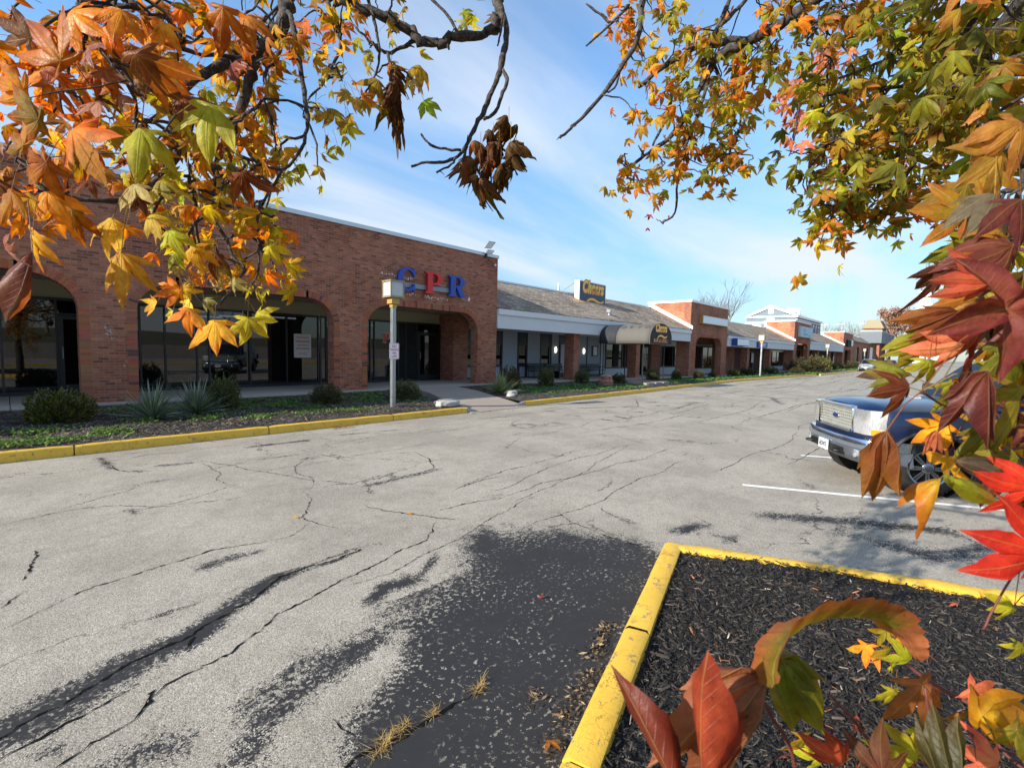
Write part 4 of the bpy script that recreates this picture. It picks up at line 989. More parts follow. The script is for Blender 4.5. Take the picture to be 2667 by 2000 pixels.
glazing(t1, 39.95, 42.9, .6, 2.52, GY, (40.6, 41.5, 42.4)); mb = MB(); mb.box(39.95, GY, -.1, 42.9, GY+.15, .597); mb.build('sill_panel', M_SILL, t1)
door(t1, 40.62, 41.48, walk_z(41)+.0, 2.5, GY-.03, 1)
t2 = tower(66.4, 75.2, 6.36, (67.9, 74.0, 2.75, 3.56, 1.1), 'second brick tower with a pale picture sign over its arch')
glazing(t2, 66.9, 74.9, .55, 2.52, GY, (68.3, 70.4, 71.6, 73.2)); mb = MB(); mb.box(66.9, GY, -.1, 74.9, GY+.15, .547); mb.build('sill_panel', M_SILL, t2)
t3 = tower(101.5, 111.5, 6.5, (103.3, 110.3, 2.5, 3.3, 1.1), 'farthest brick tower with a small dark sign beside white panel', z0=4.02)
mb = MB(); mb.box(102, GY, 0, 111, GY+.2, 3.4); mb.build('shop_wall', M_MAROON, t3)
def box_sign(name, x0, x1, z0, z1, face, edge, label, y=FY, d=.28, art=False):
    e = empty(name, ((x0+x1)/2, y-.003, (z0+z1)/2), label=label, cat='sign'); w, h = (x1-x0)/2, (z1-z0)/2
    mb = MB(); mb.box(-w, -d, -h, w, 0, h); mb.build('cabinet', edge, e, bevel=.012)
    mb = MB(); mb.box(-w+.06, -d-.012, -h+.05, w-.06, -d-.001, h-.05); mb.build('sign_face', face, e)
    return e
box_sign('blank_sign', 36.75, 42.2, 4.28, 4.92, M_BACKLIT, M_GOLD, 'long blank white box sign with gold ends on the nearest brick tower')
ps = box_sign('picture_sign', 68.3, 74.95, 4.38, 5.72, plain('pale_blue_picture', '93b2c4', .5, var=.35, scale=.9), M_WTRIM, 'large pale blue picture sign on the second brick tower')
mb = MB(); rng = random.Random(2)
for x, z, w, h in ((-1.5, -.1, .25, .5), (-1.2, .25, .2, .22), (-.4, -.3, 1.1, .12), (1.4, -.42, .8, .08), (-2.2, .35, .15, .15)): mb.prism([(x + w*math.cos(a)*(1+.2*math.sin(3*a)), -.296, z + h*math.sin(a)) for a in np.linspace(0, 2*PI, 14)[:-1]], (0, .003, 0))
mb.build('print', plain('teal_print', '5d93ab', .5, var=.2, scale=4), ps)
box_sign('dark_sign', 104.2, 108.2, 3.9, 5.1, M_DARK, M_BLACK, 'dark square box sign on the farthest brick tower')
box_sign('white_sign', 108.6, 110.8, 4.1, 5.2, M_BACKLIT, M_WTRIM, 'small white sign beside the dark one on the farthest brick tower', d=.2)
def shop(x0, x1, label, fz, pill, z0, sections):
    e = shed('shop_building', x0, x1, label, z0=z0, fz=fz)
    for a, b in pill: pillar(e, a, b, ztop=fz+.02)
    for kind, a, b in sections:
        if kind == 'wall': mb = MB(); mb.box(a, GY, -.1, b, GY+.2, fz+.05); mb.build('wall', M_MAROON, e)
        elif kind == 'brick': mb = MB(); mb.box(a, GY-.02, -.1, b, GY+.2, fz+.05); mb.build('wall', M_BRICK, e)
        elif kind == 'glass':
            n = max(1, int((b-a)/1.4)); glazing(e, a, b, .55, fz+.0, GY, [a+(b-a)*i/n for i in range(1, n)], fw=.08); mb = MB(); mb.box(a, GY, -.1, b, GY+.15, .547); mb.build('sill_panel', M_SILL, e)
        elif kind == 'door':
            mb = MB(); mb.box(a, GY, 2.3, b, GY+.2, fz+.05); mb.build('wall', M_MAROON, e); door(e, a, b, walk_z(a), 2.3, GY+.06, 1, M_GREYMETAL)
    return e
s2 = shop(43.003, 66.39, 'maroon walled shop section with blue and white signs between two towers', 2.66, [(49.6, 50.2), (57.3, 57.95)], 3.62,
          [('glass', 43.1, 51.2), ('brick', 51.2, 53.9), ('wall', 53.9, 59.0), ('door', 59.0, 60.5), ('wall', 60.5, 68.0)])
s3 = shop(75.203, 101.49, 'dim shop section under a grey shed roof before the farthest tower', 2.86, [(82.2, 82.9), (91.0, 91.7)], 4.02,
          [('glass', 75.3, 82), ('glass', 84, 92), ('wall', 92, 95.5), ('door', 95.5, 97), ('wall', 97, 101.4)])
box_sign('white_sign', 44.0, 47.2, 2.74, 3.38, M_BACKLIT, M_BLUESIGN, 'white sign with a blue end panel on the grey fascia after the nearest tower', y=14.585, d=.5)
bs = box_sign('blue_sign', 51.3, 54.5, 2.72, 3.28, M_BLUESIGN, M_BLUESIGN, 'small blue sign on the grey fascia behind a lamp post', y=14.585, d=.15)
mb = MB()
for z in (.12, -.02, -.15): mb.box(-.9, -.166, z-.03, .9+z, -.163, z+.03)
mb.build('lettering', M_BACKLIT, bs)
wn = empty('window_poster', (60.0, GY-.07, 1.6), label='white poster on the maroon wall of the middle shops', cat='poster'); mb = MB(); mb.box(-.45, -.005, -.55, .45, .005, .55); mb.build('sheet', M_WTRIM, wn)
# last brick building with tall arched windows under a shingled mansard
s4 = empty('brick_hall', (0, 0, 0), label='far brick building with tall arched windows under a shingled mansard', cat='building')
arch_wall(s4, 'wall', 111.51, 135.9, FY, FY+.3, 5.15, [(117.2, 120.6, 3.4, 4.1, 1.5), (125.2, 128.6, 3.4, 4.1, 1.5), (131.4, 134.2, 3.4, 4.1, 1.3)], M_BRICK, lambda x: .1)
mb = MB(); mb.add([(111.51, FY-.25, 5.16), (135.9, FY-.25, 5.16), (135.9, FY+1.6, 6.5), (111.51, FY+1.6, 6.5)], [(0, 1, 2, 3)]); mb.box(111.51, FY-.25, 5.02, 135.9, FY-.003, 5.157); mb.build('roof', M_SHINGLE, s4)
for a in (117.2, 125.2, 131.4): glazing(s4, a+.05, a+3.35 if a < 130 else a+2.75, .9, 4.05, FY+.2, (a+1.1, a+2.2), fw=.12)
mb = MB(); mb.box(111.6, FY+1.7, 0, 135.8, 26, 6.2); mb.build('rear_block', M_STUCCO, s4)
dk = empty('grey_canopy_building', (136, 12.5, 0), label='modern dark grey box canopy at the far end of the strip', cat='building')
mb = MB(); mb.box(0, 0, 5.35, 30, 4, 8.0); mb.build('canopy', plain('grey_cladding', '5b636b', .6, var=.06, scale=1), dk); mb = MB(); mb.box(-.05, -.05, 8.0, 30.05, 4.05, 8.12); mb.build('coping', M_WTRIM, dk)
mb = MB(); mb.box(.3, 2.2, 0, 30, 14, 5.35); mb.build('wall', M_BRICK, dk)
mb = MB(); mb.box(.29-.02, 2.4, .2, .3-.001, 3.9, 4.4); mb.box(2, 2.18, .2, 7, 2.199, 4.4); mb.build('window', M_BACKLIT, dk)
for x in (1, 14, 28): mb = MB(); mb.box(x, .4, 0, x+.5, .9, 5.35); mb.build('post', M_BRICK, dk)
# ---------------------------------------------------------------- lamp posts
def lamp_post(x, y, label, z=None, dirty=True):
    z0 = bed_z(x, y) if z is None else z
    e = empty('lamp_post', (x, y, z0), label=label, cat='lamp post', group='square lantern lamp posts in the planting strip')
    mb = MB(); mb.box(-.058, -.058, -.12, .058, .058, 2.86); mb.build('pole', M_POLE, e, bevel=.008)
    mb = MB(); mb.box(-.075, -.075, 2.80, .075, .075, 2.90); mb.box(-.125, -.125, 2.90, .125, .125, 3.07); mb.build('collar', M_GOLD, e, bevel=.008)
    la = MB(); s = .205
    la.box(-s-.015, -s-.015, 3.07, s+.015, s+.015, 3.115); la.box(-s-.02, -s-.02, 3.50, s+.02, s+.02, 3.545)
    for i in (-1, 1):
        for j in (-1, 1): la.box(i*s-.014, j*s-.014, 3.115, i*s+.014, j*s+.014, 3.5)
    h = la.build('lantern', M_LANT, e)
    g = MB(); g.box(-s+.006, -s+.006, 3.116, s-.006, s-.006, 3.499); g.build('lamp_shade', M_FROST, h)
    return e
M_POLE = plain('grey_lamp_pole', '94989b', .35, .65, var=.15, scale=5, bump=.05)
M_LANT = plain('bronze_lantern_frame', '8d8467', .45, .4, var=.15)
lamp_post(7.47, 11.62, 'nearest lamp post with square white lantern, carrying the no parking plate')
lamp_post(44.35, 12.2, 'lamp post standing before the blue sign and maroon walled shops')
lamp_post(76.0, 12.7, 'lamp post near the yellowish juniper before the farther shops')
lamp_post(111.0, 12.6, 'farthest lamp post, by the brick hall with arched windows')
ns = empty('no_parking_sign', (7.47, 11.555, 1.80), label='white fire lane no parking plate with red lettering on the nearest lamp post', cat='sign')
mb = MB(); mb.prism([(-.155, 0, -.21), (-.14, 0, -.225), (.14, 0, -.225), (.155, 0, -.21), (.155, 0, .21), (.14, 0, .225), (-.14, 0, .225), (-.155, 0, .21)], (0, -.004, 0)); mb.build('plate', M_BACKLIT, ns)
mb = MB()
for (a, b, c, d) in ((-.145, -.215, .145, -.205), (-.145, .205, .145, .215), (-.145, -.205, -.137, .205), (.137, -.205, .145, .205)): mb.box(a, -.0052, b, c, -.0041, d)
mb.build('red_border', M_RED, ns)
for tx, z, sz in (('NO', .13, .115), ('PARKING', .035, .085), ('FIRE', -.06, .085), ('LANE', -.145, .085)): font_text('lettering', tx, sz, M_RED, ns, face_y(0, -.0046, z), .0005, offset=.002, sx=.82)

# ---------------------------------------------------------------- benches on the porch
def bench(x, y, rz, label, arm=True, w=1.42):
    z = walk_z(x)
    e = empty('bench', (x, y, z), rz, label, 'bench', 'black benches on the bar porch')
    mb = MB()
    for k in range(4): mb.box(-w/2, -.42+k*.105, .41, w/2, -.335+k*.105, .435)
    mb.build('seat', M_BLACK, e)
    mb = MB()
    for k in range(4): mb.obox((0, .05+k*.02, .52+k*.085), (w/2, 0, 0), (0, .012, 0), (0, .008, .036))
    mb.build('backrest', M_BLACK, e)
    for s in (-1, 1):
        mb = MB(); xx = s*(w/2-.03); mb.tube([(xx, -.4, 0), (xx, -.4, .63), (xx, .08, .63)], .02, 6); mb.tube([(xx, .02, 0), (xx, .04, .42), (xx, .13, .83)], .02, 6); mb.tube([(xx, -.4, .4), (xx, .04, .4)], .018, 6); mb.build('side_frame', M_BLACK, e)
bench(20.25, 17.05, 0, 'black slatted bench nearest the tall brick shopfront'); bench(21.95, 17.05, 0, 'black slatted bench just before the brick pillar'); bench(25.75, 17.05, 0, 'black slatted bench under the notice case', w=1.9)
ta = empty('side_table', (21.1, 16.5, walk_z(21.1)), label='small black table between two black benches on the porch', cat='table'); mb = MB(); mb.box(-.3, -.2, .40, .3, .2, .43); mb.build('table_top', M_BLACK, ta)
for s in (-1, 1):
    mb = MB(); mb.box(s*.27-.02, -.18, 0, s*.27+.02, .18, .4); mb.build('leg', M_BLACK, ta)

# ---------------------------------------------------------------- planting
def leaf_cloud(n, rx, ry, h, pal, size, seed, squash=.55, lean=0.0):
    rng = np.random.default_rng(seed); V = []; C = []
    bump = lambda a, z: 1 + .13*np.sin(2*a+seed*1.7) + .13*np.sin(5*a+2*z*4+seed*2) + .10*np.sin(9*a - z*9) + .07*np.sin(15*a + z*5)
    a = rng.uniform(0, 2*PI, n); u = rng.uniform(0, 1, n)**.6*1.0; zz = rng.uniform(0.02, 1, n)
    prof = np.sqrt(np.clip(1 - (np.abs(zz-.42)/.60)**2.6, 0.0, 1)); r = np.clip(.55 + .45*rng.beta(4, 1.1, n), 0, 1)*prof*bump(a, zz)
    c = np.stack([rx*r*np.cos(a), ry*r*np.sin(a), h*zz*(.92 + .14*np.sin(4*a+seed) + .10*np.sin(11*a)*zz) + h*.10*(rng.random(n) < .10)*rng.random(n)*zz], 1)
    d = c - np.array([0, 0, h*.3]); d += rng.normal(0, .35*max(rx, .3), d.shape); d[:, 2] += .55*h; d /= np.linalg.norm(d, axis=1)[:, None]
    w = np.cross(d, rng.normal(0, 1, d.shape)); w /= np.linalg.norm(w, axis=1)[:, None]
    s = size*rng.uniform(.6, 1.35, n)[:, None]
    V = np.stack([c - d*s, c + w*s*squash, c + d*s*1.15, c - w*s*squash], 1).reshape(-1, 3)
    pal = np.array(pal); k = rng.integers(0, len(pal), n); col = pal[k]*rng.uniform(.65, 1.35, (n, 1))
    return V, np.repeat(col, 4, 0)
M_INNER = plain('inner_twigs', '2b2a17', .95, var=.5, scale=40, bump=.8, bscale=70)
GREENS = [(.06, .08, .02), (.085, .105, .026), (.048, .062, .018), (.125, .115, .026), (.075, .082, .022)]
def shrub_proto(seed, pal=GREENS, n=3600, rx=.5, ry=.5, h=.8, size=.026, name='shrub'):
    e = bpy.data.objects.new(name, None); COL.objects.link(e)
    bm = bmesh.new(); bmesh.ops.create_icosphere(bm, subdivisions=3, radius=1); r_ = random.Random(seed)
    for v in bm.verts: q = .62 + .10*math.sin(v.co.x*5+seed)*math.sin(v.co.z*4) + r_.uniform(-.05, .05); v.co = Vector((v.co.x*rx*q, v.co.y*ry*q, h*(.48 + .44*v.co.z*q)))
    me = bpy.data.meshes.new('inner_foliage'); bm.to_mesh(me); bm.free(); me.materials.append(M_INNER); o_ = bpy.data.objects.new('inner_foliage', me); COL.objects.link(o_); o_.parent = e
    V, C = leaf_cloud(n, rx, ry, h, pal, size, seed); N = len(V)//4
    mesh_np('foliage', V, np.arange(N*4).reshape(-1, 4), M_GREEN, e, col=C)
    mb = MB(); rng = random.Random(seed); mb.c = (.035, .025, .018)
    for k in range(16):
        a = rng.uniform(0, 2*PI); mb.tube([(0, 0, -.03), (rx*.35*math.cos(a), ry*.35*math.sin(a), h*.45), (rx*.66*math.cos(a), ry*.66*math.sin(a), h*rng.uniform(.6, .85))], [.018, .012, .004], 5)
    mb.build('stem', M_CHIP, e)
    return e
PROTO = [shrub_proto(1), shrub_proto(2), shrub_proto(3, [(.075, .05, .02), (.05, .05, .018), (.10, .065, .025), (.04, .045, .016), (.065, .07, .02)])]
used = [False]*3
def shrub(k, x, y, r, h, label, rz=0.0, group='clipped evergreen shrubs in the planting strip'):
    if not used[k]: e = PROTO[k]; used[k] = True
    else: e = copy_tree(PROTO[k])
    e.location = (x, y, bed_z(x, y)-.01); e.scale = (r/.5, r/.5, h/.8); e.rotation_euler = (0, 0, rz)
    return tag(e, label, 'shrub', group)
YBUSH = shrub_proto(9, [(.12, .115, .02), (.085, .095, .02), (.05, .066, .016), (.17, .15, .03), (.04, .055, .015)], n=4600, rx=.46, ry=.46, h=.60, size=.027)
YBUSH.location = (.68, 12.85, bed_z(.68, 12.85)-.02); tag(YBUSH, 'wide yellow green shrub at far left beside the spiky plants', 'shrub')
shrub(0, 3.6, 13.1, .38, .74, 'upright dark green shrub before the middle window of the tall shopfront', 1)
shrub(2, 6.1, 12.85, .38, .52, 'rounded bronze shrub in front of the brick pier left of the lamp post', 2)
shrub(1, 8.6, 12.7, .42, .56, 'loose dark green shrub just behind the nearest lamp post', .3)
shrub(2, 14.1, 13.35, .48, .85, 'tall brownish shrub behind the spiky plant at the ramp', 2.2)
shrub(0, 16.45, 13.3, .38, .80, 'green shrub in the grass before the first porch bench', .6)
shrub(1, 19.8, 13.7, .38, .66, 'green shrub at the foot of the first porch pillar', 1.9)
shrub(2, 22.3, 13.05, .37, .52, 'low bronze shrub right beside the red flagstone stack', 2.9)
shrub(0, 26.3, 13.1, .42, .68, 'dark shrub right of the awning posts', 3.7)
shrub(1, 29.8, 13.2, .34, .62, 'round dark shrub before the window at the end of the bar', 4.2)
shrub(2, 33.0, 13.0, .36, .62, 'round shrub by the left pier of the nearest tower', 5)
shrub(0, 36.4, 13.3, .28, .48, 'small round shrub under the arch of the nearest tower', 5.6)
shrub(1, 41.2, 13.4, .50, .6, 'low spreading shrub past the nearest tower', .9); shrub(2, 45.6, 13.7, .6, .78, 'dark shrub left of the second lamp post', 1.4)
shrub(0, 48.6, 13.9, .45, .5, 'low shrub behind the second lamp post', 2.4); shrub(1, 50.6, 13.0, .62, .75, 'dark shrub right of the second lamp post', 3.1)
shrub(2, 56.0, 11.9, .6, .62, 'clipped bronze shrub before the dark thicket', .2)
shrub(2, 63.0, 12.5, 1.9, 1.55, 'huge dark rounded bush before the second tower', 1.2, None); shrub(1, 67.6, 12.7, .8, 1.9, 'tall dark bush between the huge bush and the yellow juniper', 1.0, None)
JUN = shrub_proto(14, [(.16, .14, .03), (.12, .12, .03), (.07, .085, .022)], n=2200, rx=.85, ry=.8, h=1.75, size=.07, name='juniper'); JUN.location = (70.5, 12.2, bed_z(70.5, 12.2)); tag(JUN, 'yellowish juniper bush standing by the kerb before the second tower', 'juniper')
for i, (x, y, r, h) in enumerate(((79, 12.6, .9, .8), (84, 12.9, 1.0, .9), (89, 12.5, 1.1, .85), (97, 12.6, 1.5, 1.15))):
    shrub(i % 3, x, y, r, h, ['low dark shrub just past the third lamp post', 'dark shrub second along after the third lamp post', 'dark shrub between the third lamp post and the silver car', 'large dark shrub behind the silver car'][i], i*1.3)

def yucca(x, y, s, label, seed, col=(.20, .245, .185)):
    e = empty('spiky_yucca', (x, y, bed_z(x, y)-.02), label=label, cat='yucca', group='spiky yuccas in the planting strip'); rng = np.random.default_rng(seed)
    V = []; F = []; C = []
    for k in range(190):
        a = rng.uniform(0, 2*PI); el = rng.uniform(.05, 1.45); L = s*rng.uniform(.6, 1.05); w = .021*rng.uniform(.7, 1.2)
        d = np.array([math.cos(a)*math.cos(el), math.sin(a)*math.cos(el), math.sin(el)]); sd = np.array([-math.sin(a), math.cos(a), 0]); up = np.cross(sd, d)
        droop = rng.uniform(.0, .22); b = len(V); cc = np.array(col)*rng.uniform(.55, 1.4); cc = cc if rng.random() > .08 else np.array((.2, .16, .07))
        for i in range(6):
            t = i/5; p = d*L*t - np.array([0, 0, 1])*droop*L*t*t; ww = w*(1-t**2.2)*(.55+.9*min(t*3, 1)*.5)
            V += [p - sd*ww + up*ww*.5, p, p + sd*ww + up*ww*.5]; C += [cc]*3
        for i in range(5): q = b+3*i; F += [(q, q+1, q+4, q+3), (q+1, q+2, q+5, q+4)]
    mesh_np('leaves', V, F, M_GREEN, e, col=C)
    mb = MB(); mb.c = (.06, .045, .03); mb.lathe((0, 0, 0), [(.08, -.05), (.09, .03), (.05, .1), (.0, .12)], 8); mb.build('stem', M_CHIP, e)
yucca(2.1, 12.55, .92, 'spiky grey green yucca beside the yellow green shrub', 1); yucca(2.95, 12.75, .95, 'spiky grey green yucca next to the upright shrub', 2); yucca(12.75, 12.5, .98, 'spiky paler green yucca at the right edge of the concrete ramp', 3, (.25, .29, .15))

def ground_cover():
    rng = np.random.default_rng(21); V = []; C = []
    patches = [(-.4, 11.05, 1.8, .4, 2200, 1), (1.0, 11.4, .7, .3, 1100, 1), (2.2, 12.2, .9, .35, 900, 1), (.2, 12.0, .7, .3, 500, 1), (3.3, 11.9, .6, .28, 800, 1), (4.3, 11.6, .6, .25, 800, 1), (6.0, 11.5, .9, .25, 500, 1),
               (4.8, 13.2, 1.5, .9, 3600, 0), (7.3, 13.3, 1.3, 1.0, 3200, 0), (3.2, 13.6, 1.6, .5, 1300, 0), (5.5, 12.1, 1.2, .4, 900, 0), (8.6, 12.6, .5, .8, 700, 0), (1.5, 13.6, 1.2, .4, 600, 0),
               (15.2, 12.7, 2.0, 1.1, 4200, 0), (18.5, 12.6, 2.2, 1.2, 4200, 0), (21.2, 12.2, 1.3, .9, 1800, 0), (28.5, 12.6, 3.2, 1.1, 3600, 0), (33, 12.8, 2.5, 1.0, 2200, 0), (38, 12.8, 4, 1.1, 2400, 0), (46, 12.6, 6, 1.4, 2600, 0), (60, 11.9, 8, 1.3, 2200, 0), (82, 12.2, 14, 1.4, 2400, 0)]
    for (x, y, rx, ry, n, k) in patches:
        q = rng.normal(0, .5, (n, 2))*np.array([rx, ry]) + np.array([x, y])
        lump = np.sin(q[:, 0]*5.1+1.3*np.sin(q[:, 1]*4)) + np.sin(q[:, 1]*6.3+q[:, 0]*1.7); q = q[lump > -.75]
        q = q[(q[:, 1] > 10.85 + np.interp(q[:, 0], [12, 21, 35, 45, 56, 80], [.05, .3, .8, .35, -.5, -.6])*(q[:, 0] > 12)) & (q[:, 1] < 14.38) & ((q[:, 0] < 9.3) | (q[:, 0] > 12.15))]
        for p in q:
            far = max(1.0, math.hypot(*p)/14); sz = rng.uniform(.012, .032)*far; a = rng.uniform(0, 2*PI); t = rng.normal(0, .5); z = bed_z(*p) + rng.uniform(.01, .06)*(1 if k else .8)
            d = np.array([math.cos(a), math.sin(a), t]); w = np.array([-math.sin(a), math.cos(a), rng.normal(0, .4)]); c = np.array([p[0], p[1], z])
            V += [c-d*sz, c+w*sz*.6, c+d*sz, c-w*sz*.6]
            base = np.array((.13, .215, .04) if k else (.085, .165, .035))*rng.uniform(.6, 1.5)
            C += [base]*4
    n = len(V)//4; tag(mesh_np('ground_cover', V, np.arange(4*n).reshape(-1, 4), M_GREEN, col=C), 'bright green weedy ground cover spread over the planting strip', 'ground cover', kind='stuff')
    # bark chips and litter on the strip
    rng = np.random.default_rng(22); V = []; C = []; N = 9000
    x = -1 + rng.gamma(1.6, 4.5, N); y = 10.75 + rng.beta(1.2, 1.6, N)*3.6
    for p in zip(x, y):
        if 9.2 < p[0] < 12.2 or p[0] > 45 or p[1] > 14.35 or (p[0] > 12 and p[1] < 11.55): continue
        s = rng.gamma(4, .007)*(1+p[0]*.02); a = rng.uniform(0, 2*PI); d = np.array([math.cos(a), math.sin(a), rng.normal(0, .25)])*s; w = np.array([-math.sin(a), math.cos(a), rng.normal(0, .3)])*s*.3; c = np.array([*p, bed_z(*p)+.028])
        V += [c-d, c+w, c+d, c-w]; k = rng.random(); C += [np.array((.035, .03, .027) if k < .5 else (.12, .10, .08) if k < .9 else (.26, .16, .08))*rng.uniform(.7, 1.4)]*4
    n = len(V)//4; tag(mesh_np('bark_litter', V, np.arange(4*n).reshape(-1, 4), M_CHIP, col=C), 'scattered bark chips and leaf litter on the planting strip', 'mulch', kind='stuff')
ground_cover()

def rock(x, y, rx, ry, h, label, seed):
    bm = bmesh.new(); bmesh.ops.create_icosphere(bm, subdivisions=4, radius=1); rng = random.Random(seed); ph = [rng.uniform(0, 6) for _ in range(6)]
    for v in bm.verts:
        c = v.co.copy(); k = 1 + .10*math.sin(c.x*3+ph[0])*math.sin(c.y*2.5+ph[1]) + .05*math.sin(c.x*7+ph[2]+c.z*5) + .03*math.sin(c.y*13+ph[3])
        sq = lambda t: math.copysign(abs(t)**.62, t)
        v.co = Vector((sq(c.x)*rx*k, sq(c.y)*ry*k, max(-.4, min(.9, sq(c.z)))*h*(k + .12*c.x)))
    me = bpy.data.meshes.new('rock'); bm.to_mesh(me); bm.free(); me.materials.append(M_STONE); me.polygons.foreach_set('use_smooth', [True]*len(me.polygons)); me.set_sharp_from_angle(angle=R(35))
    o = bpy.data.objects.new('rock', me); COL.objects.link(o); o.location = (x, y, bed_z(x, y)+h*.25); o.rotation_euler = (0, 0, rng.uniform(-.4, .2)); tag(o, label, 'rock')
rock(9.15, 11.25, .40, .26, .13, 'flat pale boulder at the left edge of the concrete ramp', 1); rock(12.85, 12.05, .26, .2, .13, 'small pale rock at the foot of the yucca by the ramp', 2); rock(12.55, 11.75, .15, .12, .08, 'smallest grey stone beside the ramp', 3)
fs = empty('flagstone_stack', (20.5, 12.7, bed_z(20.5, 12.7)), label='round stack of reddish flagstones in the grass before the awning', cat='stone stack'); rng = random.Random(8)
for k in range(7):
    r = .34 - .012*k*(k > 3); mb = MB(); z = -.03 + k*.078
    for j in range(5):
        a0 = j*2*PI/5 + k*.6; pts = [(rng.uniform(.05, .09)*math.cos(a0+.6), .07*math.sin(a0+.6), z)] + [((r+rng.uniform(-.035, .03))*math.cos(a0+t), (r+rng.uniform(-.035, .03))*math.sin(a0+t), z) for t in (.04, .3, .6, .9, 1.2)]
        mb.prism(pts, (0, 0, .07))
    mb.build('stone_course', plain('red_flagstone' if k % 3 else 'pale_flagstone', 'a2685a' if k % 3 else 'a98a78', .9, var=.3, scale=8, bump=.4, bscale=30), fs, bevel=.008)

# dry grass growing through the crack by the island
def grass_tuft(x, y, r, n, label, seed, h=.12):
    rng = np.random.default_rng(seed); V = []; F = []; C = []
    for k in range(n):
        a = rng.uniform(0, 2*PI); L = h*rng.uniform(.5, 1.2); el = rng.uniform(.15, 1.2); p = np.array([rng.normal(0, r*.45), rng.normal(0, r*.16), 0]); w = .0016
        d = np.array([math.cos(a)*math.cos(el), math.sin(a)*math.cos(el), math.sin(el)]); s = np.array([-math.sin(a), math.cos(a), 0]); b = len(V); c = np.array((.42, .29, .11))*rng.uniform(.6, 1.3)
        for t in (0, .5, 1): q = p + d*L*t - np.array([0, 0, .35*L*t*t]); q[2] = max(q[2], .006); V += [q - s*w*(1.1-t), q + s*w*(1.1-t)]; C += [c, c]
        F += [(b, b+1, b+3, b+2), (b+2, b+3, b+5, b+4)]
    o = mesh_np('grass_tuft', V, F, M_DRYG, col=C); o.location = (x, y, 0); o.rotation_euler = (0, 0, .55); tag(o, label, 'grass tuft', 'dry grass tufts in the asphalt crack')
grass_tuft(1.17, 1.88, .10, 110, 'longest dry grass tuft, nearest the bottom edge of the dark sealed patch', 1, .085); grass_tuft(1.29, 1.90, .06, 60, 'dry grass tuft next to the longest one along the crack', 2, .07)
grass_tuft(1.45, 1.87, .06, 45, 'thin dry grass tuft in the middle of the crack', 3, .07); grass_tuft(1.74, 1.83, .07, 60, 'dry grass tuft at the crack end nearest the yellow kerb', 4, .09)
def debris():
    rng = np.random.default_rng(31); V = []; C = []
    for (x, y, s, n) in ((1.87, 1.56, .06, 60), (2.05, 1.40, .08, 130), (2.25, 1.45, .07, 120), (2.5, 1.55, .07, 120), (2.72, 1.63, .05, 110), (1.75, 1.30, .06, 60), (5.3, 10.40, .25, 160), (10.3, 10.4, .5, 60), (1.9, 1.33, .08, 60)):
        for k in range(n):
            p = np.array([x, y]) + rng.normal(0, s, 2)*np.array([1, .55])
            if y < 3 and poly_sdf(p[None], [(-6, -1.05), (-3, -.19), (1.57, 1.12), (4.12, 1.86), (5.07, -.21)])[0] > -.01: continue
            if y > 3 and p[1] > 10.53: continue
            a = rng.uniform(0, 2*PI); L = rng.gamma(3, .0042)*(1 if y < 3 else 2.2); d = np.array([math.cos(a), math.sin(a), rng.normal(0, .25)])*L; w = np.array([-math.sin(a), math.cos(a), rng.normal(0, .4)])*L*rng.uniform(.1, .4); c = np.array([*p, .008+rng.uniform(0, .02)])
            V += [c-d, c+w, c+d, c-w]; q = rng.random(); C += [np.array((.03, .024, .02) if q < .45 else (.16, .10, .055) if q < .85 else (.34, .25, .14))*rng.uniform(.6, 1.3) if y < 3 else np.array((.30, .10, .04))*rng.uniform(.5, 1.3)]*4
    n = len(V)//4; tag(mesh_np('debris', V, np.arange(4*n).reshape(-1, 4), M_CHIP, col=C), 'brown crumbs of bark and dead leaves swept against the yellow kerbs', 'debris', kind='stuff')
debris()

# ---------------------------------------------------------------- vehicles
def car_paint(name, hexc, metallic=.3):
    t = NT(name); p = t.pos(); n = t.noise(p, 400, 2); c = lin(hexc)
    return t.done(t.bsdf(t.mix(c, tuple(x*1.35 for x in c), n), .28, metallic, .5, **{'Coat Weight': .45, 'Coat Roughness': .05}))
def clear_glass():
    t = NT('headlight_glass'); p = t.pos(); v = t.vor(t.n('ShaderNodeVectorMath', {0: p, 1: (1, 1, .25)}, operation='MULTIPLY').outputs[0], 45)
    return t.done(t.bsdf(t.mix((.62, .64, .67), (.78, .8, .83), t.mr(v, .1, .6)), .12, .75, .6, t.bump(v, .12, .006), **{'Coat Weight': 1.0, 'Coat Roughness': .02}))
M_HEAD = clear_glass(); M_AMBER = plain('amber_lens', 'ef8a1c', .15, var=.1, **{'Coat Weight': 1.0}); M_PLASTIC = plain('dark_grey_plastic', '3b3d40', .6, var=.1)
M_TINT = plain('tinted_car_glass', '0a0c0e', .03, spec=.7, var=.05); M_GRILLE = plain('silver_grille', 'c2c3bd', .3, .6, var=.05); M_LOWER = plain('grey_lower_bumper', '5d636b', .35, .35, var=.08)

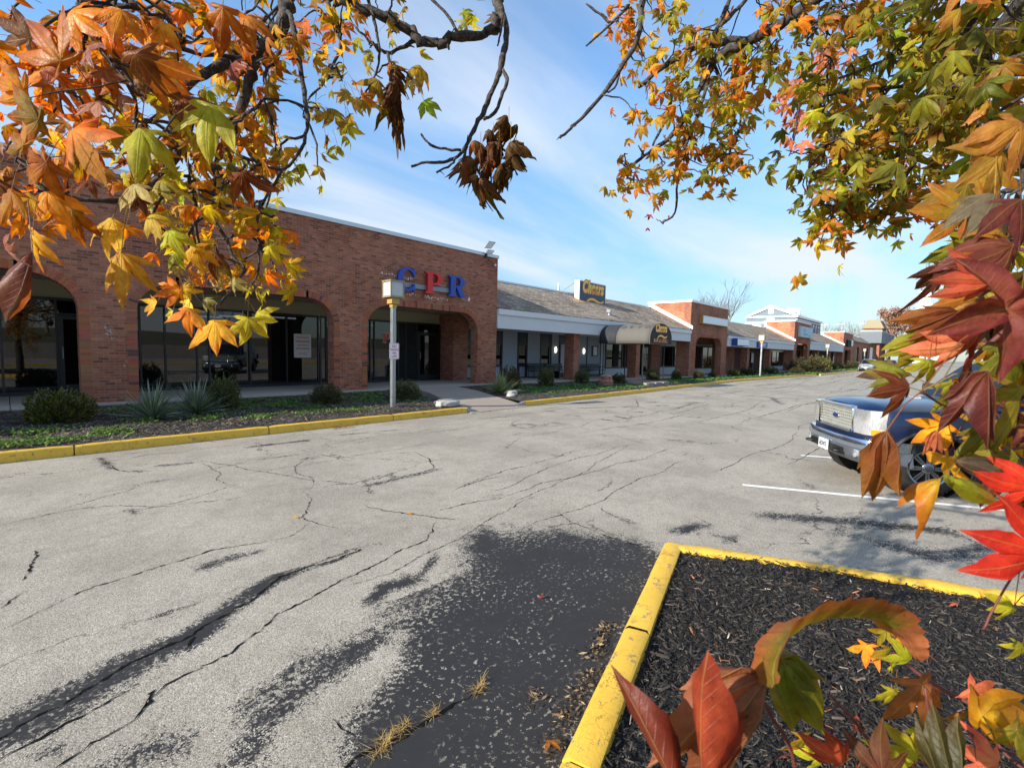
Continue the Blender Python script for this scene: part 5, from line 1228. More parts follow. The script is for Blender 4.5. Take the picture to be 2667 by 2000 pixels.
def make_suv(loc, rz, paint, label, big=True, s=1.0, bump_mat=None):
    e = empty('parked_suv', loc, rz, label, 'suv'); e.scale = (s, s, s)
    WB, RB, HW = 1.90, -1.74, .985
    def hw(x): return HW*(1 - .10*max(0, (abs(x)-2.0)/.75)**2.2) - .13*(max(0, (x-2.28)/.35)**2)
    def bottom(x):
        z = .50
        for c in (WB, RB):
            d = abs(x-c)
            if d < .50: z = max(z, .40 + math.sqrt(max(0, .50**2 - d*d))*1.0)
        return z
    def top(x):   # shoulder height
        if x > 1.15: return 1.24 - .055*((x-1.15)/1.5)**2
        return 1.25
    xs = sorted(set([-2.82, -2.78, -2.6] + [round(-2.4+.2*i, 3) for i in range(25)] + [c + .5*math.sin(a) for c in (WB, RB) for a in np.linspace(-PI/2, PI/2, 17)] + [2.48, 2.58, 2.63]))
    secs = []
    for x in xs:
        w, b, t = hw(x), bottom(x), top(x); tz = t
        cr = .10 if x > 1.1 else .0
        nose = max(0, (x-2.40)/.23)
        tz = t - .05*nose**2
        half = [(w-.02, b), (w, max(b+.02, .62)), (w+.012, max(b+.03, .95)), (w-.01, tz-.13), (w-.045, tz-.045), (w-.14, tz), (w*.6, tz + cr*.45), (w*.3, tz+cr*.62), (0, tz+cr*.66)]
        secs.append([(x, y, z) for y, z in half] + [(x, -y, z) for y, z in half[-2::-1]])
    mb = MB(); mb.loft(secs, closed=False)
    f, r = secs[-1], secs[0]
    mb.poly(f); mb.poly(r[::-1]); body = mb.build('body', paint, e, smooth=True, sharp=32)
    # cabin
    st = [(1.12, 1.24, .80), (.95, 1.36, .80), (.42, 1.86, .70), (.2, 1.93, .68), (-1.0, 1.96, .68), (-2.5, 1.94, .67), (-2.66, 1.88, .66), (-2.78, 1.26, .80)]
    cs = []
    for x, z, w in st:
        wb = .93
        cs.append([(x, wb, 1.22), (x, w+(wb-w)*.25 if z > 1.5 else wb-.01, max(1.23, z-.22)), (x, w+.05, max(1.235, z-.06)), (x, w-.05, z), (x, 0, z+.02), (x, -w+.05, z), (x, -w-.05, max(1.235, z-.06)), (x, -(w+(wb-w)*.25) if z > 1.5 else -wb+.01, max(1.23, z-.22)), (x, -wb, 1.22)])
    mb = MB(); mb.loft(cs, closed=False); mb.build('cabin', paint, e, smooth=True, sharp=35)
    mb = MB(); mb.quad((1.09, .76, 1.30), (1.09, -.76, 1.30), (.50, -.66, 1.825), (.50, .66, 1.825)); mb.v = [(x+.03, y, z+.015) for x, y, z in mb.v]; mb.build('windscreen', M_TINT, e)
    for sy in (1, -1):
        for a, b, c, d in ((.86, -.28, .42, -.28), (-.36, -1.42, -.36, -1.42), (-1.50, -2.55, -1.5, -2.5)):
            y0, y1 = .935*sy, .785*sy
            mb = MB(); mb.prism([(a, y0, 1.30), (b, y0, 1.30), (d, y1, 1.79), (c, y1, 1.79)], (0, .012*sy, 0)); mb.build('side_window', M_TINT, e)
        mb = MB(); mb.obox((.74, 1.09*sy, 1.38), (.04, .03*sy, 0), (.02, .12*sy, 0), (0, 0, .11)); mb.build('wing_mirror', M_PLASTIC, e, bevel=.02)
        mb = MB()
        for x in (-.32, -1.46, .9): mb.box(x-.004, sy*(HW+.002), .62, x+.004, sy*(HW+.016), 1.2)
        mb.build('door_gap', M_BLACK, e)
        for x in (-.15, -1.3): mb = MB(); mb.tube([(x-.1, sy*(HW+.008), 1.06), (x-.09, sy*(HW+.04), 1.065), (x+.09, sy*(HW+.04), 1.065), (x+.1, sy*(HW+.008), 1.06)], .014, 6); mb.build('door_handle', M_PLASTIC, e)
        mb = MB(); mb.box(-1.15, sy*.80, .40, 1.15, sy*1.03, .45); mb.box(-1.2, sy*.9, .45, 1.2, sy*.985, .56); mb.build('running_board', M_PLASTIC, e, bevel=.015)
        # dark flares round the wheel openings
        for cx in (WB, RB):
            mb = MB(); secs2 = []
            for a in np.linspace(-.28, PI+.28, 25):
                ca, sa = math.cos(a), math.sin(a); secs2.append([(cx + r_*ca, sy*y_, .40 + r_*sa) for r_, y_ in ((.49, .90), (.49, HW+.02), (.505, HW+.028), (.535, HW+.012), (.54, HW-.06))])
            mb.loft(secs2, closed=False); mb.build('wheel_flare', M_BLACK if big else paint, e, smooth=True, sharp=50)
            mb = MB(); mb.lathe((cx, sy*.60, .40), [(.0, -.02*sy), (.48, -.02*sy), (.485, .33*sy)], 24, 'y', False); mb.build('wheel_well', M_BLACK, e)
    mb = MB(); mb.box(-2.6, -.75, .34, 2.35, .75, .56); mb.build('underbody', M_BLACK, e)
    # wheels
    for cx in (WB, RB):
        for sy in (1, -1):
            mb = MB(); pr = [(.24, -.13), (.345, -.135), (.38, -.12), (.395, -.08), (.395, .08), (.38, .12), (.345, .135), (.24, .13)]
            mb.lathe((cx, sy*.84, .395), pr, 40, 'y', False); w = mb.build('wheel', M_RUBBER, e, smooth=True, sharp=30)
            tr = MB()
            for k in range(44):
                a = 2*PI*k/44
                for q in (-1, 1): tr.obox((cx + .397*math.cos(a+q*.03), sy*.84 + q*.075, .395 + .397*math.sin(a+q*.03)), (.008*math.cos(a), 0, .008*math.sin(a)), (0, .042, 0), (-.018*math.sin(a), 0, .018*math.cos(a)))
            tr.build('tread', M_RUBBER, w)
            mb = MB(); yo = sy*.965
            mb.lathe((cx, sy*.84, .395), [(.243, sy*.125), (.262, sy*.132), (.255, sy*.142), (.232, sy*.13), (.222, sy*.04), (.222, -sy*.1)], 40, 'y', False)
            for k in range(8):
                a = 2*PI*k/8
                for q in (-.085, .085):
                    c0 = Vector((cx + .06*math.cos(a+q*2.4), yo-sy*.02, .395 + .06*math.sin(a+q*2.4))); c1 = Vector((cx + .235*math.cos(a+q), yo-sy*.012, .395 + .235*math.sin(a+q)))
                    d = c1 - c0; n = Vector((-math.sin(a), 0, math.cos(a))); mb.obox((c0+c1)/2, d/2, n*.0125, (0, .012, 0))
            mb.lathe((cx, yo, .395), [(.085, -sy*.03), (.08, 0), (.06, sy*.018), (.052, sy*.02)], 20, 'y'); mb.build('rim', M_RIM, w, smooth=True, sharp=30)
            mb = MB(); mb.lathe((cx, yo, .395), [(.05, sy*.0), (.046, sy*.026), (.02, sy*.03)], 16, 'y'); mb.build('hub_cap', M_PLASTIC, w, smooth=True, sharp=40)
            mb = MB(); mb.lathe((cx, sy*.84, .395), [(.221, sy*.0), (.221, sy*.01)], 24, 'y'); mb.build('brake_disc', M_BLACK, w)
    # nose: grille, lamps, bumper
    X = 2.63
    g = MB()
    def rr(w, h, r, n=5): return [(sx*(w-r) + r*math.cos(a), sz*(h-r) + r*math.sin(a)) for sx, sz, a0 in ((1, 1, 0), (-1, 1, PI/2), (-1, -1, PI), (1, -1, 1.5*PI)) for a in np.linspace(a0, a0+PI/2, n)]
    zc = .985 if big else .93; gw, gh = (.56, .20) if big else (.42, .11)
    o_, i_ = rr(gw, gh, .07), rr(gw-.045, gh-.04, .045); n = len(o_)
    V = [(X-.02, y, zc+z) for y, z in o_] + [(X+.045, y, zc+z) for y, z in o_] + [(X+.06, y*.985, zc+z*.97) for y, z in o_] + [(X+.045, y, zc+z) for y, z in i_] + [(X-.0, y, zc+z) for y, z in i_]
    g.add(V, [(k*n+i, k*n+(i+1) % n, (k+1)*n+(i+1) % n, (k+1)*n+i) for k in range(4) for i in range(n)]); gr = g.build('grille', M_CHROME, e, smooth=True, sharp=35)
    mb = MB(); mb.box(X-.01, -gw+.03, zc-gh+.02, X+.004, gw-.03, zc+gh-.02); mb.build('grille_backing', M_PLASTIC, gr)
    mb = MB(); nb_ = 17 if big else 5
    for k in range(nb_): y = -gw+.045 + (2*gw-.09)*(k+.5)/nb_; mb.box(X+.004, y-.007, zc-gh+.035, X+.028, y+.007, zc+gh-.035)
    for k in range(7 if big else 2): z = zc-gh+.04 + (2*gh-.08)*(k+.5)/(7 if big else 2); mb.box(X+.006, -gw+.045, z-.007, X+.032, gw-.045, z+.007)
    mb.build('grille_bar', M_GRILLE, gr)
    if big:
        mb = MB(); mb.prism([(X+.033, .095*math.cos(a), zc+.04*math.sin(a)) for a in np.linspace(0, 2*PI, 25)[:-1]], (.012, 0, 0)); em = mb.build('emblem', M_CHROME, gr)
        mb = MB(); mb.prism([(X+.0455, .084*math.cos(a), zc+.033*math.sin(a)) for a in np.linspace(0, 2*PI, 25)[:-1]], (.003, 0, 0)); mb.build('emblem_field', plain('emblem_blue', '14296b', .3), gr)
    for sy in (1, -1):
        mb = MB(); y0, y1, y2 = gw+.012, .80, .955; h0, h1 = (zc-.18, zc+.17) if big else (.86, 1.03)
        P = [(X+.035, y0), (X+.02, y1), (X-.03, .88), (X-.20, y2+.005)]
        mb.loft([[(x-.12, (y-.12)*sy, h0), (x, y*sy, h0), (x+.014, y*sy, (h0+h1)/2), (x, y*sy, h1), (x-.12, (y-.12)*sy, h1)] for x, y in P]); hd = mb.build('headlight', M_HEAD, e, smooth=True, sharp=40)
        mb = MB(); P = [(X-.05, .895), (X-.11, .935), (X-.19, y2+.02)]
        mb.loft([[(x-.05, (y-.06)*sy, h0+.005), (x+.018, (y+.004)*sy, h0+.005), (x+.024, (y+.006)*sy, h0+.085), (x-.05, (y-.06)*sy, h0+.085)] for x, y in P]); mb.build('indicator', M_AMBER, hd, smooth=True, sharp=40)
        mb = MB(); mb.lathe((X+.012, sy*.70, zc+.02), [(.0, .016), (.07, .01), (.08, 0)], 16, 'x'); mb.build('reflector', M_CHROME, hd, smooth=True)
    ys = [-1.0, -.985, -.93, -.8, -.55, -.25, .25, .55, .8, .93, .985, 1.0]
    def fx(y): return X + .17 - .11*(abs(y)/1.0)**2.2 - (.42 if abs(y) >= 1.0 else .20 if abs(y) > .98 else .075 if abs(y) > .9 else .015 if abs(y) > .75 else 0)
    mb = MB(); mb.loft([[(fx(y)-.14, y, .73), (fx(y)-.015, y, .735), (fx(y), y, .71), (fx(y)+.012, y, .655), (fx(y)+.004, y, .60), (fx(y)-.12, y, .595)] for y in ys]); mb.build('bumper', bump_mat or paint, e, smooth=True, sharp=40)
    mb = MB(); mb.loft([[(fx(y)-.16, y*.985, .593), (fx(y)-.006, y*.985, .593), (fx(y)-.012, y*.985, .50), (fx(y)-.05, y*.98, .43), (fx(y)-.12, y*.96, .37), (fx(y)-.2, y*.96, .37)] for y in ys]); lb = mb.build('lower_bumper', M_LOWER if big else paint, e, smooth=True, sharp=40)
    mb = MB(); mb.box(fx(.3)-.05, -.52, .455, fx(.0)+.004, .52, .555); mb.build('air_intake', M_BLACK, lb)
    for sy in (1, -1):
        if big:
            mb = MB(); xx = fx(.45); mb.tube([(xx-.05, sy*.40, .50), (xx+.05, sy*.40, .50), (xx+.10, sy*.43, .50), (xx+.105, sy*.47, .50), (xx+.06, sy*.505, .50), (xx-.0, sy*.50, .50)], .02, 8); mb.build('tow_hook', M_BLACK, e, smooth=True)
            mb = MB(); mb.lathe((fx(.78)-.0, sy*.76, .52), [(.055, -.03), (.06, .003), (.045, .012), (.0, .016)], 18, 'x'); mb.build('fog_lamp', M_HEAD, e, smooth=True, sharp=40)
    mb = MB(); xp = fx(0)+.03; mb.box(xp-.015, -.155, .44, xp, .155, .60); pl = mb.build('number_plate', M_WTRIM, e)
    M = Matrix.Translation((xp+.001, 0, .515)) @ Matrix.Rotation(PI/2, 4, 'Z') @ Matrix.Rotation(PI/2, 4, 'X')
    font_text('plate_lettering', '6EDW37', .10, M_NAVY, pl, M, .001, offset=.002, sx=.66)
    mb = MB(); mb.box(-2.98, -.95, .48, -2.8, .95, .72); mb.build('rear_bumper', M_LOWER, e, bevel=.03)
    for sy in (1, -1): mb = MB(); mb.box(-2.835, sy*.80, .85, -2.78, sy*.97, 1.22); mb.build('tail_light', M_RED, e, bevel=.01)
    return e
def place(fx_, fy_, ang, lx, ly):   # world position of the origin so that local (lx,ly) stands at (fx_,fy_)
    c, s = math.cos(ang), math.sin(ang); return (fx_ - (c*lx - s*ly), fy_ - (s*lx + c*ly), 0)
A_ = R(122)
make_suv(place(8.62, .17, A_, 1.90, .97), A_, car_paint('dark_blue_paint', '07122e', .0), 'big dark blue suv with chrome grille nosing into the lane behind the red leaves', bump_mat=plain('chrome_bumper', 'b8c4d6', .14, .95, var=.04))
make_suv((84.4, 9.05, 0), R(180), car_paint('silver_paint', '70777c', .5), 'silver suv facing us at the far end of the kerb', big=False, s=.88)
make_suv((88.5, 6.9, 0), R(180), car_paint('steel_blue_paint', '43566b', .5), 'steel blue suv parked just behind the silver one', big=False, s=.86)

# ---------------------------------------------------------------- far background
def bare_tree(h, seed, name='bare_tree', depth=6, spread=.5, twig=None, leafy=0, pal=None, stems=1):
    e = bpy.data.objects.new(name, None); COL.objects.link(e); rng = random.Random(seed); tr = MB(); br = MB(); tips = []
    def grow(p, d, L, r, k, mb):
        n = 4; path = [p]; q = p.copy(); dd = d.copy()
        for i in range(n):
            dd = (dd + Vector((rng.uniform(-1, 1), rng.uniform(-1, 1), rng.uniform(-.3, .8)))*.13).normalized(); q = q + dd*L/n; path.append(q.copy())
        mb.tube(path, [r*(1-.45*i/n) for i in range(n+1)], 6 if k < 2 else 4 if k < 4 else 3, cap=False)
        if k >= depth: tips.append(q); return
        m = rng.choice((2, 3, 3)) if k < 4 else rng.choice((2, 3))
        for j in range(m):
            a = rng.uniform(0, 2*PI); ax = dd.orthogonal().normalized(); ax = Quaternion(dd, a) @ ax
            nd = (dd + ax*spread*rng.uniform(.5, 1.25)).normalized()
            s0 = path[-1] if j < 2 else path[rng.choice((2, 3))]
            grow(s0, nd, L*rng.uniform(.66, .86), max(r*(.55 if j else .62), .011), k+1, br)
    for s in range(stems):
        a = s*PI + .4; grow(Vector((0, 0, -.1)), Vector((math.cos(a)*.22, math.sin(a)*.22, 1)).normalized() if stems > 1 else Vector((0, 0, 1)), h*.24, h*(.022 if stems > 1 else .018), 0, tr)
    tr.build('trunk', M_TWIG, e, smooth=True); br.build('branches', M_TWIG, e, smooth=True)
    if leafy:
        rg = np.random.default_rng(seed); T = np.array([tuple(t) for t in tips]); c = T[rg.integers(0, len(T), leafy)] + rg.normal(0, h*.025, (leafy, 3)); N = leafy
        d = rg.normal(0, 1, (N, 3)); d /= np.linalg.norm(d, axis=1)[:, None]; w = np.cross(d, rg.normal(0, 1, (N, 3))); w /= np.linalg.norm(w, axis=1)[:, None]; s = h*.011*rg.uniform(.6, 1.4, (N, 1))
        V = np.stack([c-d*s, c+w*s*.7, c+d*s, c-w*s*.7], 1).reshape(-1, 3); pal = np.array(pal); col = np.repeat(pal[rg.integers(0, len(pal), N)]*rg.uniform(.7, 1.3, (N, 1)), 4, 0)
        mesh_np('crown', V, np.arange(4*N).reshape(-1, 4), M_GREEN, e, col=col)
    return e
tb = bare_tree(14.2, 5, depth=6, spread=.42, stems=2); tb.location = (70.5, 27.0, 0); tag(tb, 'bare twin stemmed tree rising behind the nearest brick tower', 'tree')
tf = bare_tree(17, 8, depth=5, spread=.55)
far = [(205, 35.5, 1.0), (212, 32.5, 1.05), (200, 30.0, .96), (215, 29.0, 1.12), (206, 26.6, 1.03), (220, 25.0, 1.1), (204, 22.6, 1.08), (214, 21, 1.2), (225, 20, 1.28), (208, 17.5, 1.2), (230, 38, 1.1), (224, 34, 1.15)]
for i, (x, y, s) in enumerate(far):
    o = tf if i == 0 else copy_tree(tf); o.location = (x, y, 0); o.scale = (s, s, s); o.rotation_euler = (0, 0, i*1.1)
    tag(o, 'grey leafless tree in the distant row beyond the shopping strip', 'tree', 'distant leafless trees beyond the strip')
oak = bare_tree(21, 13, name='autumn_tree', depth=5, spread=.6, leafy=9000, pal=[(.30, .15, .10), (.36, .20, .14), (.24, .12, .08), (.40, .26, .19)]); oak.location = (182, 12.2, 0); tag(oak, 'pinkish brown autumn tree beyond the grey canopy building', 'tree')
oak2 = copy_tree(oak); oak2.location = (170, 6.0, 0); oak2.rotation_euler = (0, 0, 2); oak2.scale = (.8, .8, .62); tag(oak2, 'lower russet tree in front of the pinkish brown one', 'tree')
# white pedimented building
wb = empty('pediment_building', (120, 26.3, 0), label='white and grey building with a classical pediment behind the strip', cat='building')
M_CLAD = plain('grey_cladding_pale', '64737e', .7, var=.05, scale=1)
W, H, HP, Lb = 10.3, 11.0, 13.45, 26
mb = MB(); mb.box(0, 0, 0, Lb, W, H-.5); mb.prism([(0, 0, H-.5), (0, W, H-.5), (0, W/2, HP-.45)], (Lb, 0, 0)); mb.build('wall', M_CLAD, wb)
mb = MB(); mb.box(-.25, -.35, H-.35, .3, W+.35, H); mb.box(-.18, -.25, H-1.7, -.002, W+.25, H-1.3); mb.box(.3, -.35, H-.45, Lb+.3, -.003, H); mb.box(0, -.2, H-.95, Lb+.1, -.003, H-.75)
for y0, y1 in ((-.4, W/2), (W+.4, W/2)): mb.prism([(-.3, y0, H), (-.3, y1, HP+.1), (-.3, y1, HP-.5), (-.3, y0+(.9 if y0 < 0 else -.9), H)], (.3-.005, 0, 0))
mb.box(-.1, W/2-.55, H+.55, -.003, W/2+.55, H+1.75); mb.box(-.15, W/2-.75, H-1.3, -.003, W/2+.75, H-.35)
for y in (1.5, W-1.5): mb.box(-.12, y-.15, 0, -.003, y+.15, H-1.7)
mb.box(-.1, W-3.2, 0, -.003, W-1.7, H-2.0); mb.build('trim', M_WHITE, wb)
mb = MB(); mb.add([(-.3, -.4, H+.01), (Lb+.2, -.4, H+.01), (Lb+.2, W/2, HP+.14), (-.3, W/2, HP+.14)], [(0, 1, 2, 3)]); mb.add([(-.3, W+.4, H+.01), (Lb+.2, W+.4, H+.01), (Lb+.2, W/2, HP+.14), (-.3, W/2, HP+.14)], [(3, 2, 1, 0)]); rf_ = mb.build('roof', M_WTRIM, wb)
mb = MB(); mb.lathe((5.5, 2.2, H+.9), [(1.15, 0), (1.15, .9), (.95, 1.15), (.0, 1.25)], 18); mb.build('round_vent', M_WHITE, rf_, smooth=True, sharp=40); mb = MB(); mb.box(9.5, 1.4, H, 10.3, 2.2, H+2.3); mb.build('chimney', M_WHITE, rf_)
for k in range(8):
    x = 1.5 + k*3.1; mb = MB(); mb.prism([(x, -.06, 7.5), (x+1.1, -.06, 7.5), (x+1.1, -.06, 9.3)] + [(x+.55+.55*math.cos(a), -.06, 9.3+.55*math.sin(a)) for a in np.linspace(.2, PI-.2, 7)] + [(x, -.06, 9.3)], (0, .057, 0)); w_ = mb.build('window', M_WHITE, wb); mb = MB(); mb.box(x+.2, -.075, 7.7, x+.9, -.0605, 9.3); mb.build('pane', M_GLASS, w_)
ch = empty('church_steeple', (300, 12.3, 0), label='white church steeple with a grey spire in the far distance', cat='church'); mb = MB(); mb.box(-2.6, -2.6, 0, 2.6, 2.6, 27); mb.box(-3, -3, 27, 3, 3, 27.6); mb.box(-2, -2, 27.6, 2, 2, 33.5); mb.box(-2.4, -2.4, 33.5, 2.4, 2.4, 34); mb.build('tower', M_WHITE, ch)
mb = MB(); mb.lathe((0, 0, 34), [(2.2, 0), (1.9, .6), (.0, 19)], 8); mb.build('spire', M_GREYMETAL, ch)
mb = MB(); mb.box(-2.03, -.5, 28.5, -2.001, .5, 32); mb.box(-.5, -2.03, 28.5, .5, -2.001, 32); mb.build('louvre', M_GREYMETAL, ch); mb = MB(); mb.box(2.6, -8, 0, 40, 8, 14); mb.build('nave', M_WTRIM, ch)
tn = empty('tan_building', (169, 15.6, 0), label='tan building with a sloping roof above the far end of the strip', cat='building'); mb = MB(); mb.box(0, 0, 0, 10, 4.2, 10.6); mb.build('wall', M_BRICK2, tn)
mb = MB(); mb.add([(-.3, -.3, 10.6), (-.3, 4.5, 10.6), (.9, 3.6, 12.7), (.9, .7, 12.7), (10, -.3, 10.6), (10, .7, 12.7), (10, 3.6, 12.7), (10, 4.5, 10.6)], [(0, 3, 2, 1), (0, 4, 5, 3), (3, 5, 6, 2), (1, 2, 6, 7)]); mb.box(-.4, -.4, 10.3, 10, 4.6, 10.598); mb.build('roof', plain('tan_shingle', '8a7f66', .9, var=.15), tn)
for i, (dx, dy, dist, top_) in enumerate(((.9849, .1733, 185, 13.2), (.9889, .1486, 200, 14.2), (.9933, .1159, 190, 13.8))):
    p = empty('utility_pole', (dx*dist, dy*dist, 0), label=['pale utility pole right of the white pediment building', 'utility pole with a transformer among the distant trees', 'utility pole beside the tan building roof'][i], cat='utility pole')
    mb = MB(); mb.tube([(0, 0, -.2), (0, 0, top_)], [.2, .13], 8); mb.build('pole', M_STEEL, p); mb = MB(); mb.box(-.06, -1.2, top_-.9, .06, 1.2, top_-.75); mb.build('crossarm', M_STEEL, p)
    if i == 1: mb = MB(); mb.lathe((0, -.5, top_-2.6), [(.32, 0), (.32, 1.1), (.1, 1.2)], 12); mb.build('transformer', M_STEEL, p)
# what the shop windows mirror: a retaining wall and a dry grassy bank across the lot
mb = MB(); mb.box(-90, -34.3, -.2, 60, -34, 1.6); tag(mb.build('retaining_wall', M_CONC, None), 'long pale concrete retaining wall across the lot behind the viewer', 'wall')
V = []; nx, ny = 60, 12
for i in range(nx+1):
    for j in range(ny+1):
        x = -150 + 320*i/nx; t = j/ny; V.append((x, -34.4 - 60*t, 1.0 + 3.0*(t*t*(3-2*t)) + .5*math.sin(x*.11)*t))
I = np.arange(nx*(ny+1)).reshape(nx, ny+1)[:, :-1].ravel(); n = ny+1
tag(mesh_np('hill', V, np.stack([I, I+n, I+n+1, I+1], 1), M_SOIL, smooth=True), kind='structure')
for i, (x, y, s) in enumerate(((-14, -52, .6), (4, -58, .75), (24, -50, .55), (-40, -60, .8))): o = copy_tree(tf); o.location = (x, y, 3); o.scale = (s, s, s); tag(o, 'grey leafless tree on the grassy bank behind the viewer', 'tree', 'leafless trees on the bank behind the viewer')
kerb_run([(-20, -14), (30, -14)], 'kerb')
